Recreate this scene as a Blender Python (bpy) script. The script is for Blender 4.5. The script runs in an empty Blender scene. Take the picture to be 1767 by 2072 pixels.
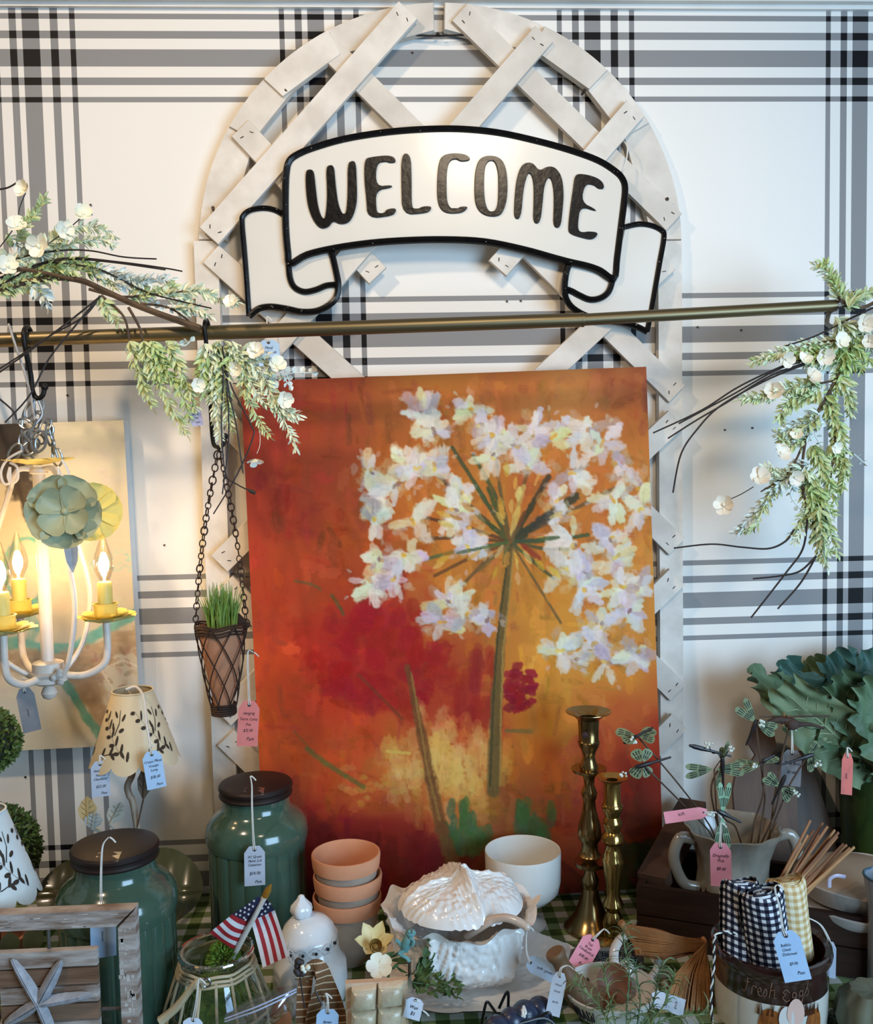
import bpy, bmesh, math, random
import numpy as np
from mathutils import Vector, Matrix, geometry, noise
PI = math.pi
rnd = random.Random(7)
SC = bpy.context.scene
COL = SC.collection
# ---------------------------------------------------------------- camera
ZO = 1.57            # height of the middle of the wallpaper grid; the table top is at TZ
TZ = 0.75
FOC, CX, CY = 2000.0, 883.5, 1036.0
CAM = Vector((-0.1630, -1.9406, 0.0575 + ZO))
_rx, _ry, _rz = -0.0677, -0.0558, 0.0204
RM = Matrix.Rotation(_ry, 3, 'Z') @ Matrix.Rotation(_rx, 3, 'X') @ Matrix.Rotation(_rz, 3, 'Y')
A0, A1, A2 = RM.col[0].copy(), RM.col[1].copy(), RM.col[2].copy()   # right, forward, up
cam = bpy.data.cameras.new('camera'); cob = bpy.data.objects.new('camera', cam); COL.objects.link(cob)
cam.sensor_fit = 'HORIZONTAL'; cam.sensor_width = 36.0; cam.lens = 36.0 * FOC / 1767.0
cam.clip_start = 0.05
m = Matrix((A0, A2, -A1)).transposed().to_4x4(); m.translation = CAM
cob.matrix_world = m
SC.camera = cob
# ---------------------------------------------------------------- world, lights, exposure
w = bpy.data.worlds.new('room_light'); SC.world = w; w.use_nodes = True
w.node_tree.nodes['Background'].inputs[0].default_value = (1.0, 0.93, 0.85, 1)
w.node_tree.nodes['Background'].inputs[1].default_value = 0.13

def area(name, loc, target, size, power, col, sy=None):
    l = bpy.data.lights.new(name, 'AREA'); l.energy = power; l.color = col; l.size = size
    if sy: l.shape = 'RECTANGLE'; l.size_y = sy
    o = bpy.data.objects.new(name, l); COL.objects.link(o); o.location = loc
    o.rotation_euler = (Vector(target) - Vector(loc)).to_track_quat('-Z', 'Y').to_euler()
    return o
def spot(name, loc, target, power, col, ang, soft):
    l = bpy.data.lights.new(name, 'SPOT'); l.energy = power; l.color = col; l.spot_size = math.radians(ang); l.spot_blend = 1.0; l.shadow_soft_size = soft
    o = bpy.data.objects.new(name, l); COL.objects.link(o); o.location = loc
    o.rotation_euler = (Vector(target) - Vector(loc)).to_track_quat('-Z', 'Y').to_euler()
    return o
area('shop_window_daylight', (1.8, -2.75, 1.60), (0.55, 0.0, 1.40), 1.7, 112, (0.45, 0.71, 1.0), 1.5)
spot('track_lamp', (0.23, -2.2, 2.85), (0.0, 0.0, 1.95), 98, (1.0, 0.80, 0.58), 56, 0.20)
spot('track_lamp_side', (-1.3, -1.5, 3.0), (-0.5, 0.0, 1.70), 92, (1.0, 0.76, 0.53), 80, 0.06)
vs = SC.view_settings
vs.view_transform = 'Standard'; vs.look = 'None'; vs.gamma = 1.0; vs.exposure = -0.07; vs.use_curve_mapping = False
SC.display_settings.display_device = 'sRGB'

# ---------------------------------------------------------------- photograph geometry -> world
def ray(u, v):
    return A1 + A0 * ((u - CX) / FOC) - A2 * ((v - CY) / FOC)
def at(u, v, d):
    """point seen at picture position u, v that stands d metres in front of the wall (wall is y = 0)"""
    r = ray(u, v); t = (-d - CAM.y) / r.y
    return CAM + r * t
def on(u, v, z=TZ):
    r = ray(u, v); t = (z - CAM.z) / r.z
    return CAM + r * t
def pxm(d):           # picture units for one metre at distance d from the wall
    return FOC / (-d - CAM.y)
def atp(pts, d):
    return [at(p[0], p[1], p[2] if len(p) > 2 else d) for p in pts]

# ---------------------------------------------------------------- materials
MATS = {}
def lin(c):
    return tuple((x / 12.92 if x <= 0.04045 else ((x + 0.055) / 1.055) ** 2.4) for x in c)
def rgb(r, g, b):
    return lin((r / 255, g / 255, b / 255))
def nodes_of(name):
    mt = bpy.data.materials.new(name); mt.use_nodes = True
    nt = mt.node_tree; return mt, nt, nt.nodes['Principled BSDF']
def mat(name, c1, c2=None, scale=8.0, rough=0.5, metal=0.0, bump=0.0, bscale=None, stretch=(1, 1, 1), coat=0.0,
        trans=0.0, emit=None, estr=0.0, sss=0.0, spec=0.5, detail=3.0, sheen=0.0):
    if name in MATS: return MATS[name]
    mt, nt, b = nodes_of(name)
    tc = nt.nodes.new('ShaderNodeTexCoord'); mp = nt.nodes.new('ShaderNodeMapping')
    mp.inputs['Scale'].default_value = stretch
    nt.links.new(tc.outputs['Object'], mp.inputs['Vector'])
    if c2 is None: c2 = tuple(x * 0.88 for x in c1)
    nz = nt.nodes.new('ShaderNodeTexNoise'); nz.inputs['Scale'].default_value = scale; nz.inputs['Detail'].default_value = detail
    nt.links.new(mp.outputs[0], nz.inputs['Vector'])
    rp = nt.nodes.new('ShaderNodeValToRGB')
    rp.color_ramp.elements[0].position = 0.35; rp.color_ramp.elements[1].position = 0.65
    rp.color_ramp.elements[0].color = (*c1, 1); rp.color_ramp.elements[1].color = (*c2, 1)
    nt.links.new(nz.outputs['Fac'], rp.inputs[0]); nt.links.new(rp.outputs[0], b.inputs['Base Color'])
    b.inputs['Roughness'].default_value = rough; b.inputs['Metallic'].default_value = metal
    b.inputs['Coat Weight'].default_value = coat; b.inputs['Coat Roughness'].default_value = 0.08
    b.inputs['Specular IOR Level'].default_value = spec
    b.inputs['Transmission Weight'].default_value = trans
    b.inputs['Sheen Weight'].default_value = sheen
    if sss:
        b.inputs['Subsurface Weight'].default_value = sss; b.inputs['Subsurface Radius'].default_value = (0.01, 0.006, 0.003)
    if emit:
        b.inputs['Emission Color'].default_value = (*emit, 1); b.inputs['Emission Strength'].default_value = estr
    if bump:
        n2 = nt.nodes.new('ShaderNodeTexNoise'); n2.inputs['Scale'].default_value = bscale or scale * 3; n2.inputs['Detail'].default_value = 4
        nt.links.new(mp.outputs[0], n2.inputs['Vector'])
        bp = nt.nodes.new('ShaderNodeBump'); bp.inputs['Strength'].default_value = bump; bp.inputs['Distance'].default_value = 0.004
        nt.links.new(n2.outputs['Fac'], bp.inputs['Height']); nt.links.new(bp.outputs[0], b.inputs['Normal'])
    MATS[name] = mt
    return mt
def mat_vcol(name, rough=0.5, bump=0.25, bscale=300, coat=0.0):
    if name in MATS: return MATS[name]
    mt, nt, b = nodes_of(name)
    a = nt.nodes.new('ShaderNodeVertexColor'); a.layer_name = 'paint'
    nt.links.new(a.outputs[0], b.inputs['Base Color']); b.inputs['Roughness'].default_value = rough; b.inputs['Specular IOR Level'].default_value = 0.15
    b.inputs['Coat Weight'].default_value = coat
    tc = nt.nodes.new('ShaderNodeTexCoord'); n2 = nt.nodes.new('ShaderNodeTexNoise'); n2.inputs['Scale'].default_value = bscale
    nt.links.new(tc.outputs['Object'], n2.inputs['Vector'])
    bp = nt.nodes.new('ShaderNodeBump'); bp.inputs['Strength'].default_value = bump; bp.inputs['Distance'].default_value = 0.002
    nt.links.new(n2.outputs['Fac'], bp.inputs['Height']); nt.links.new(bp.outputs[0], b.inputs['Normal'])
    MATS[name] = mt; return mt
def mat_glass(name, tint=(1, 1, 1), refl=0.12, rough=0.02):
    if name in MATS: return MATS[name]
    mt = bpy.data.materials.new(name); mt.use_nodes = True; nt = mt.node_tree; nt.nodes.clear()
    out = nt.nodes.new('ShaderNodeOutputMaterial'); mx = nt.nodes.new('ShaderNodeMixShader')
    tr = nt.nodes.new('ShaderNodeBsdfTransparent'); tr.inputs[0].default_value = (*tint, 1)
    gl = nt.nodes.new('ShaderNodeBsdfGlossy'); gl.inputs['Roughness'].default_value = rough
    lw = nt.nodes.new('ShaderNodeLayerWeight'); lw.inputs['Blend'].default_value = 0.35
    ma = nt.nodes.new('ShaderNodeMath'); ma.operation = 'MULTIPLY_ADD'; ma.inputs[1].default_value = 0.75; ma.inputs[2].default_value = refl
    nt.links.new(lw.outputs['Facing'], ma.inputs[0]); nt.links.new(ma.outputs[0], mx.inputs[0])
    nt.links.new(tr.outputs[0], mx.inputs[1]); nt.links.new(gl.outputs[0], mx.inputs[2]); nt.links.new(mx.outputs[0], out.inputs[0])
    MATS[name] = mt; return mt
def stripe_nodes(nt, sock, p, x0, bands):
    def mth(op, a, b=None, c=None):
        n = nt.nodes.new('ShaderNodeMath'); n.operation = op
        for i, q in enumerate((a, b, c)):
            if q is None: continue
            if isinstance(q, (int, float)): n.inputs[i].default_value = q
            else: nt.links.new(q, n.inputs[i])
        return n.outputs[0]
    t = mth('WRAP', mth('SUBTRACT', sock, x0), p / 2, -p / 2)
    s = None
    for a, b in bands:
        q = mth('COMPARE', t, (a + b) / 2, (b - a) / 2)
        s = q if s is None else mth('ADD', s, q)
    return s, mth
def mat_plaid(name, p, x0, y0, bx, by, c0, c1, c2, axes=('X', 'Z'), rough=0.55, coord='Object'):
    mt, nt, b = nodes_of(name)
    tc = nt.nodes.new('ShaderNodeTexCoord'); sp = nt.nodes.new('ShaderNodeSeparateXYZ')
    nt.links.new(tc.outputs[coord], sp.inputs[0])
    sx, mth = stripe_nodes(nt, sp.outputs[axes[0]], p, x0, bx)
    sy, _ = stripe_nodes(nt, sp.outputs[axes[1]], p, y0, by)
    f = mth('MULTIPLY', mth('ADD', sx, sy), 0.5)
    rp = nt.nodes.new('ShaderNodeValToRGB'); rp.color_ramp.interpolation = 'CONSTANT'
    e = rp.color_ramp.elements; e[0].position = 0; e[0].color = (*c0, 1); e[1].position = 0.3; e[1].color = (*c1, 1)
    k = e.new(0.8); k.color = (*c2, 1)
    nt.links.new(f, rp.inputs[0]); nt.links.new(rp.outputs[0], b.inputs['Base Color']); b.inputs['Roughness'].default_value = rough; b.inputs['Specular IOR Level'].default_value = 0.12
    nz = nt.nodes.new('ShaderNodeTexNoise'); nz.inputs['Scale'].default_value = 260; nt.links.new(tc.outputs['Object'], nz.inputs['Vector'])
    bp = nt.nodes.new('ShaderNodeBump'); bp.inputs['Strength'].default_value = 0.12; bp.inputs['Distance'].default_value = 0.001
    nt.links.new(nz.outputs['Fac'], bp.inputs['Height']); nt.links.new(bp.outputs[0], b.inputs['Normal'])
    MATS[name] = mt; return mt

# ---------------------------------------------------------------- mesh builder
def frame_for(d):
    d = d.normalized(); a = Vector((0, 0, 1)) if abs(d.z) < 0.9 else Vector((1, 0, 0))
    x = d.cross(a).normalized(); return x, d.cross(x).normalized()
class MB:
    def __init__(s, M=None): s.v = []; s.f = []; s.mi = []; s.m = 0; s.M = M
    def add(s, vs, fs):
        n = len(s.v)
        s.v += [(s.M @ Vector(q)) if s.M else Vector(q) for q in vs]
        s.f += [tuple(i + n for i in f) for f in fs]; s.mi += [s.m] * len(fs)
        return s
    def box(s, c, size, R=None):
        c = Vector(c); h = [q / 2 for q in size]; vs = []
        for z in (-1, 1):
            for x, y in ((-1, -1), (1, -1), (1, 1), (-1, 1)):
                q = Vector((x * h[0], y * h[1], z * h[2])); vs.append(c + (R @ q if R else q))
        return s.add(vs, [(3, 2, 1, 0), (4, 5, 6, 7), (0, 1, 5, 4), (1, 2, 6, 5), (2, 3, 7, 6), (3, 0, 4, 7)])
    def tube(s, pts, r, seg=8, cap=True, flat=1.0, up=None):
        pts = [Vector(p) for p in pts]; n = len(pts); rr = r if isinstance(r, (list, tuple)) else [r] * n
        vs = []; fs = []; px = None
        for i in range(n):
            d = (pts[min(i + 1, n - 1)] - pts[max(i - 1, 0)])
            if d.length < 1e-9: d = Vector((0, 0, 1))
            d.normalize()
            if px is None: x, y = frame_for(d)
            else:
                x = px - d * px.dot(d)
                x = x.normalized() if x.length > 1e-6 else frame_for(d)[0]
                y = d.cross(x)
            if up is not None and i == 0:
                x = (up - d * up.dot(d)).normalized(); y = d.cross(x)
            px = x
            for k in range(seg):
                a = 2 * PI * k / seg
                vs.append(pts[i] + x * (math.cos(a) * rr[i] * flat) + y * (math.sin(a) * rr[i]))
        for i in range(n - 1):
            for k in range(seg):
                a = i * seg + k; b = i * seg + (k + 1) % seg
                fs.append((a, b, b + seg, a + seg))
        if cap: fs.append(tuple(range(seg))[::-1]); fs.append(tuple((n - 1) * seg + k for k in range(seg)))
        return s.add(vs, fs)
    def lathe(s, prof, seg=48, c=(0, 0, 0), rf=None, caps=(True, True), zf=None):
        c = Vector(c); vs = []; fs = []; n = len(prof)
        for i, (r, z) in enumerate(prof):
            for k in range(seg):
                a = 2 * PI * k / seg
                q = r * (rf(a, i) if rf else 1.0)
                vs.append(c + Vector((q * math.cos(a), q * math.sin(a), z + (zf(a, i) if zf else 0))))
        for i in range(n - 1):
            for k in range(seg):
                a = i * seg + k; b = i * seg + (k + 1) % seg
                fs.append((a, b, b + seg, a + seg))
        if caps[0]: fs.append(tuple(range(seg))[::-1])
        if caps[1]: fs.append(tuple((n - 1) * seg + k for k in range(seg)))
        return s.add(vs, fs)
    def ell(s, c, r, seg=12, rings=8, R=None):
        c = Vector(c); r = r if isinstance(r, (list, tuple)) else (r, r, r); vs = []; fs = []
        for i in range(rings + 1):
            t = PI * i / rings
            for k in range(seg):
                a = 2 * PI * k / seg
                q = Vector((r[0] * math.sin(t) * math.cos(a), r[1] * math.sin(t) * math.sin(a), r[2] * math.cos(t)))
                vs.append(c + (R @ q if R else q))
        for i in range(rings):
            for k in range(seg):
                a = i * seg + k; b = i * seg + (k + 1) % seg
                fs.append((a, a + seg, b + seg, b))
        return s.add(vs, fs)
    def prism(s, poly, off, holes=(), inset=0.0, back=True):
        """flat outline poly (3-D points) pushed along off; inset shrinks the far face for a rounded shoulder"""
        loops = [[Vector(p) for p in poly]] + [[Vector(p) for p in h] for h in holes]
        off = Vector(off); nrm = off.normalized(); allv = [p for L in loops for p in L]
        tri = geometry.tessellate_polygon(loops)
        def shrink(L, k, sign):
            out = []; n = len(L)
            ar = sum(((L[i] - L[0]).cross(L[(i + 1) % n] - L[0])).dot(nrm) for i in range(n))
            sg = (1 if ar > 0 else -1) * sign
            for i in range(n):
                a = (L[i] - L[i - 1]).normalized(); b = (L[(i + 1) % n] - L[i]).normalized()
                na = nrm.cross(a); nb = nrm.cross(b); q = (na + nb)
                q = q / max(0.6, (1 + na.dot(nb))) if q.length > 1e-6 else na
                out.append(L[i] + q * k * sg)
            return out
        fs = []; vs = []
        if back: vs += allv; fs += [tuple(t)[::-1] for t in tri]
        lay = [[p for L in loops for p in L]]
        if inset: lay += [[p + off * 0.55 for p in allv], [p + off for j, L in enumerate(loops) for p in shrink(L, inset, 1 if j == 0 else -1)]]
        else: lay += [[p + off for p in allv]]
        b0 = len(vs)
        for L in lay: vs += L
        N = len(allv)
        for li in range(len(lay) - 1):
            st = 0
            for L in loops:
                n = len(L)
                for i in range(n):
                    a = b0 + li * N + st + i; b = b0 + li * N + st + (i + 1) % n
                    fs.append((a, b, b + N, a + N))
                st += n
        top = b0 + (len(lay) - 1) * N
        fs += [tuple(top + i for i in t) for t in tri]
        return s.add(vs, fs)
    def grid(s, fn, nu, nv, closed=False):
        vs = [fn(i / nu, j / nv) for j in range(nv + 1) for i in range(nu + (0 if closed else 1))]
        W = nu + (0 if closed else 1); fs = []
        for j in range(nv):
            for i in range(nu):
                i2 = (i + 1) % W
                fs.append((j * W + i, j * W + i2, (j + 1) * W + i2, (j + 1) * W + i))
        return s.add(vs, fs)
    def ribbon(s, pts, width, up):
        pts = [Vector(p) for p in pts]; vs = []; fs = []
        for i, p in enumerate(pts):
            d = (pts[min(i + 1, len(pts) - 1)] - pts[max(0, i - 1)]).normalized()
            x = d.cross(up).normalized() * (width / 2 if not isinstance(width, list) else width[i] / 2)
            vs += [p - x, p + x]
        fs = [(2 * i, 2 * i + 1, 2 * i + 3, 2 * i + 2) for i in range(len(pts) - 1)]
        return s.add(vs, fs)
    def build(s, name, mats, parent=None, smooth=True, angle=40, normals=True):
        me = bpy.data.meshes.new(name)
        o = bpy.data.objects.new(name, me); COL.objects.link(o)
        org = wloc(parent) if parent else None
        if org is None:
            if s.v:
                xs = [q.x for q in s.v]; ys = [q.y for q in s.v]; zs = [q.z for q in s.v]
                org = Vector(((min(xs) + max(xs)) / 2, (min(ys) + max(ys)) / 2, min(zs)))
            o.location = org; WL[o.name] = org.copy()
        else: WL[o.name] = org.copy()
        me.from_pydata([tuple(q - org) for q in s.v], [], s.f)
        for q in (mats if isinstance(mats, (list, tuple)) else [mats]): me.materials.append(q)
        if any(s.mi): me.polygons.foreach_set('material_index', s.mi)
        if normals:
            bm = bmesh.new(); bm.from_mesh(me); bmesh.ops.recalc_face_normals(bm, faces=bm.faces); bm.to_mesh(me); bm.free()
        if smooth:
            me.polygons.foreach_set('use_smooth', [True] * len(me.polygons))
            if angle < 180: me.set_sharp_from_angle(angle=math.radians(angle))
        me.update()
        if parent: o.parent = parent
        return o
WL = {}
def wloc(o): return WL[o.name]
def tagp(o, label=None, cat=None, group=None, kind=None):
    if label: o['label'] = label
    if cat: o['category'] = cat
    if group: o['group'] = group
    if kind: o['kind'] = kind
    return o
def thing(name, label, cat, loc, group=None, kind=None):
    o = bpy.data.objects.new(name, None); COL.objects.link(o); o.location = loc; o.empty_display_size = 0.02
    WL[o.name] = Vector(loc); return tagp(o, label, cat, group, kind)
def spl(pts, n=6):
    """smooth curve through the points"""
    pts = [Vector(p) for p in pts]; out = []
    for i in range(len(pts) - 1):
        p0 = pts[max(i - 1, 0)]; p1 = pts[i]; p2 = pts[i + 1]; p3 = pts[min(i + 2, len(pts) - 1)]
        for k in range(n):
            t = k / n
            out.append(0.5 * ((2 * p1) + (p2 - p0) * t + (2 * p0 - 5 * p1 + 4 * p2 - p3) * t * t + (3 * p1 - p0 - 3 * p2 + p3) * t ** 3))
    out.append(pts[-1]); return out
def rotz(a): return Matrix.Rotation(a, 3, 'Z')
def basis(x, y, z, o):
    mm = Matrix((x, y, z)).transposed().to_4x4(); mm.translation = o; return mm
GL = {}
def load_glyphs(chars):
    for ch in chars:
        cu = bpy.data.curves.new('txt', 'FONT'); cu.body = ch; cu.size = 1.0; cu.resolution_u = 2
        o = bpy.data.objects.new('txt', cu); COL.objects.link(o)
        dg = bpy.context.evaluated_depsgraph_get(); me = bpy.data.meshes.new_from_object(o.evaluated_get(dg))
        vv = [(q.co.x, q.co.y) for q in me.vertices]; ff = [tuple(p.vertices) for p in me.polygons]
        GL[ch] = (vv, ff, max([q[0] for q in vv] + [0.25]))
        bpy.data.objects.remove(o); bpy.data.curves.remove(cu); bpy.data.meshes.remove(me)
load_glyphs('ABCDEFGHIJKLMNOPQRSTUVWXYZabcdefghijklmnopqrstuvwxyz0123456789$.')
def text_geo(body, size, shear=0.3, xs=0.85, jit=0.05):
    """hand-written looking line, centred on 0: list of 2-D points and faces"""
    vv = []; ff = []; x = 0.0
    for ch in body:
        if ch == ' ': x += 0.35; continue
        gv, gf, gw = GL[ch]; n = len(vv); dy = rnd.uniform(-jit, jit); k = 1 + rnd.uniform(-jit, jit)
        vv += [(x + (a * k + b * shear) * 1.0, b * k + dy) for a, b in gv]; ff += [tuple(i + n for i in f) for f in gf]
        x += gw * k + 0.03
    return [((a - x / 2) * size * xs, b * size) for a, b in vv], ff
# ================================================================ setting
P = 0.53
VB = [(-.0690, -.0594), (-.0395, -.0264), (-.0157, .0157), (.0356, .0498), (.0715, .0816)]
HB = [(-.0814, -.0715), (-.0498, -.0358), (-.0158, .0158), (.0354, .0494), (.0708, .0810)]
M_wall = mat_plaid('plaid_wallpaper', P, 0.5 * P, ZO + 0.5 * P, VB, HB, rgb(228, 224, 216), rgb(136, 135, 134), rgb(17, 16, 18))
b = MB(); b.box((0.0, 0.02, 1.3), (6.0, 0.04, 3.4)); o = b.build('wall_back', M_wall, None, False)
tagp(o, 'white wall papered in a large grey and black plaid', kind='structure')
o.data.transform(Matrix.Translation(o.location)); o.location = (0, 0, 0)
M_white = mat('white_trim_paint', rgb(226, 222, 214), rgb(216, 211, 202), 6, 0.5)
zt = at(883, 10, 0.0).z
b = MB(); b.box((0, -0.009, zt + 0.06), (6.0, 0.018, 0.12)); b.box((0, -0.013, zt + 0.004), (6.0, 0.026, 0.010)); b.box((0, -0.005, zt - 0.004), (6.0, 0.010, 0.010))
tagp(b.build('trim_1', M_white, None, False), 'white painted wooden moulding along the top of the papered wall', kind='structure')
b = MB(); b.box((0, -2.0, -0.02), (6, 4.2, 0.04))
tagp(b.build('floor', mat('wood_floor', rgb(96, 66, 44), rgb(70, 47, 30), 3, 0.5, stretch=(1, 12, 1)), None, False), 'brown wooden shop floor under the display table', kind='structure')
# nails and holes left in the wall
M_nail = mat('dark_nail', rgb(40, 34, 30), rgb(70, 60, 52), 40, 0.45, 0.7)
NL = ['at the right of the upper left plaid stripe', 'just under the nail right of the upper left stripe', 'left of the trellis arch', 'between the abstract canvas and the cone pot', 'on the grey stripe right of the trellis post', 'nearer the garland on the right grey stripe', 'right one of the pair beside the drooping garland wires', 'left one of the pair beside the drooping garland wires', 'above the top edge of the abstract canvas', 'low on the wall under the abstract canvas', 'beside the left trellis post below the branch', 'left one of the pair under the welcome sign', 'right one of the pair under the welcome sign', 'inside the top of the arch', 'above the top left of the flower painting']
for kn, (u, v) in enumerate(((184, 415), (185, 433), (440, 407), (333, 1103), (1412, 662), (1500, 668), (1523, 866), (1467, 870), (137, 800), (52, 1572), (386, 594), (1026, 610), (1054, 609), (835, 107), (738, 733))):
    p = at(u, v, 0.0); b = MB(); b.tube([p + Vector((0, 0.003, 0)), p + Vector((0, -0.002, 0)), p + Vector((0, -0.0035, 0))], [0.0013, 0.0022, 0.0016], 8)
    tagp(b.build('wall_nail', M_nail), 'small dark nail in the wall ' + NL[kn], 'nail', 'nail heads in the wall')

# table with gingham cloth
def gingham(name, p, c0, c1, c2, axes=('X', 'Y'), rough=0.85, coord='Object'):
    return mat_plaid(name, p, 0, 0, [(-p / 4, p / 4)], [(-p / 4, p / 4)], c0, c1, c2, axes, rough, coord)
T = thing('display_table', 'long shop display table covered by a green checked cloth', 'table', (0.0, -0.40, 0))
M_dw = mat('dark_table_wood', rgb(74, 50, 34), rgb(52, 34, 23), 5, 0.5, stretch=(1, 9, 9))
b = MB(); b.box((0, -0.40, TZ - 0.022), (2.6, 0.76, 0.038)); b.build('table_top', M_dw, T, False)
for sx in (-1, 1):
    for sy in (-0.72, -0.08):
        b = MB(); b.box((sx * 1.22, sy, (TZ - 0.041) / 2), (0.06, 0.06, TZ - 0.041)); b.build('leg', M_dw, T, False)
M_cloth = gingham('green_gingham', 0.044, rgb(196, 196, 186), rgb(120, 136, 92), rgb(66, 86, 40))
b = MB()
b.grid(lambda s, t: Vector((-1.32 + 2.64 * s, -0.795 + 0.785 * t, TZ - 0.0012)), 60, 20)
b.grid(lambda s, t: Vector((-1.32 + 2.64 * s, -0.795 - 0.012 * math.sin(s * 90) * (1 - t), TZ - 0.0012 - 0.22 * (1 - t))), 240, 6)
o = b.build('tablecloth', M_cloth); tagp(o, 'green and white gingham cloth spread over the display table', 'tablecloth')

# ================================================================ trellis
M_tr = mat('weathered_white_wood', rgb(214, 206, 194), rgb(196, 188, 176), 14, 0.7, bump=0.35, bscale=60, stretch=(1, 1, 1))
M_tr2 = mat('weathered_white_wood_pale', rgb(222, 215, 204), rgb(202, 194, 182), 18, 0.7, bump=0.35, bscale=45)
TR = thing('arched_trellis', 'tall white wooden trellis with rounded top and crossing lattice slats', 'trellis', (at(890, 500, 0).x, -0.02, TZ))
cu, cv = 890, 497
def ring(th, r): return (cu + r * math.cos(math.radians(th)), cv - r * math.sin(math.radians(th)))
for i, (t1, t2, d0, ri) in enumerate([(179, 151, .006, 428), (151, 133, .013, 428), (137, 117.5, .020, 432), (118.5, 91.5, .008, 430), (89, 63, .008, 430), (64.5, 46, .020, 432), (47, 30, .013, 428), (31, 1, .006, 428)]):
    outer = [ring(t1 + (t2 - t1) * k / 8, 486) for k in range(9)]
    inner = [ring(t2, ri - 2), ring(t1, ri)]
    b = MB(); b.prism(atp(outer + inner, d0), (0, -0.016, 0), inset=0.0015); b.build('arch_board', M_tr if i % 2 else M_tr2, TR)
for (u0, u1, v0, v1) in ((402, 452, 505, 1180), (1327, 1376, 505, 1300)):
    a = at(u0, 700, .006); c = at(u1, 700, .006); ztop = at((u0 + u1) / 2, 490, .006).z
    b = MB(); b.prism([Vector((a.x, -.006, TZ)), Vector((c.x, -.006, TZ)), Vector((c.x, -.006, ztop)), Vector((a.x, -.006, ztop))], (0, -0.018, 0), inset=0.001)
    b.build('post', M_tr2, TR)
M_crack = mat('dark_crack', rgb(60, 50, 40), rgb(40, 32, 26), 40, 0.9)
def slat(p, q, w=48, d=0.024, th=0.010, m=M_tr):
    a, c = at(*p, d), at(*q, d); ax = (c - a).normalized(); n = ax.cross(Vector((0, 1, 0))).normalized() * (w / pxm(d) / 2)
    b = MB(); b.prism([a - n, c - n, c + n, a + n], (0, -th, 0), inset=0.0012)
    o = b.build('slat', m, TR)
    for e, sg in ((a, 1), (c, -1)):
        for k in (-0.4, 0.45):
            pt = e + ax * sg * (0.018 + rnd.uniform(-.004, .004)) + n * k + Vector((0, -th - 0.0003, 0))
            dr = Vector((rnd.uniform(-1, 1), 0, rnd.uniform(-1, 1))).normalized() * 0.0035
            sb = MB(); sb.tube([pt - dr, pt + dr], 0.0009, 5); sb.build('staple', M_nail, o)
    return o
F, B_ = 0.034, 0.024
slat((654, 88), (1368, 798), 48, B_)
slat((930, 28), (1362, 452), 48, B_)
slat((487, 262), (765, 560), 48, B_)
slat((428, 515), (760, 815), 48, B_)
slat((826, 24), (424, 480), 50, F, m=M_tr2)
slat((1100, 72), (470, 800), 48, F)
slat((1284, 222), (1006, 545), 48, F, m=M_tr2)
slat((1350, 528), (1060, 800), 48, F)
slat((1366, 848), (1120, 1080), 48, F); slat((1140, 880), (1368, 1106), 48, B_)
slat((1368, 1166), (1130, 1400), 48, F, m=M_tr2); slat((1140, 1170), (1370, 1400), 48, B_)
slat((1372, 1458), (1140, 1690), 48, F); slat((445, 1140), (740, 850), 48, F); slat((455, 1180), (720, 1440), 48, B_, m=M_tr2)
slat((452, 1450), (720, 1180), 48, F); slat((458, 1490), (700, 1725), 48, B_); slat((447, 845), (700, 1090), 48, B_)
b = MB(); b.tube(atp([(812, 70), (884, 73), (962, 70)], .02), 0.0018, 6); b.ell(at(886, 70, .022), 0.004, 8, 6); b.build('hanging_wire', M_nail, TR)
for (u, v, d) in ((578, 186, .03), (430, 424, .03), (1180, 187, .03), (1347, 406, .03)):
    p = at(u, v, d); b = MB(); b.tube([p + Vector((0, .012, 0)), p + Vector((0.002, -.006, .002))], [.002, .0035], 8); b.build('screw', M_nail, TR)

# ================================================================ welcome sign
ZS = 1767.0 / 920.0
def sg(pts, d=0.05): return [at(460 + x / ZS, 230 + y / ZS, d) for x, y in pts]
SD = 0.054
SN = thing('welcome_sign', 'white enamel ribbon sign with raised black WELCOME lettering', 'sign', at(915, 460, SD))
M_en = mat('white_enamel', rgb(214, 209, 198), rgb(208, 203, 192), 5, 0.30, spec=.35, coat=0.12)
M_bk = mat('black_enamel', rgb(10, 9, 10), rgb(16, 15, 15), 60, 0.26, spec=.16, coat=0.04, bump=0.1, bscale=90)
M_chip = mat('chipped_enamel', rgb(150, 145, 138), rgb(90, 86, 82), 60, 0.6)
main = [(234, 200), (246, 178), (275, 158), (330, 135), (450, 100), (600, 75), (750, 62), (900, 60), (1050, 74), (1200, 106), (1330, 142), (1440, 182), (1510, 226), (1538, 258), (1546, 295),
        (1540, 360), (1530, 440), (1515, 560), (1503, 640), (1450, 610), (1400, 592), (1330, 576), (1270, 560), (1150, 527), (1000, 497), (850, 489), (700, 492), (560, 502), (420, 522), (310, 548), (245, 583), (236, 540), (228, 450), (226, 350), (228, 250)]
ltail = [(60, 398), (88, 376), (140, 368), (185, 375), (228, 400), (232, 500), (246, 588), (320, 552), (404, 533), (420, 600), (430, 660), (424, 708), (398, 740), (350, 764), (290, 768), (230, 757), (170, 750), (122, 757), (84, 786), (75, 650), (65, 520)]
rtail = [(1543, 442), (1600, 430), (1650, 436), (1690, 456), (1697, 482), (1681, 580), (1662, 690), (1646, 780), (1630, 845), (1590, 825), (1540, 812), (1470, 802), (1400, 785), (1345, 755), (1319, 720), (1312, 680), (1318, 620), (1332, 580), (1420, 600), (1498, 640), (1520, 560)]
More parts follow.
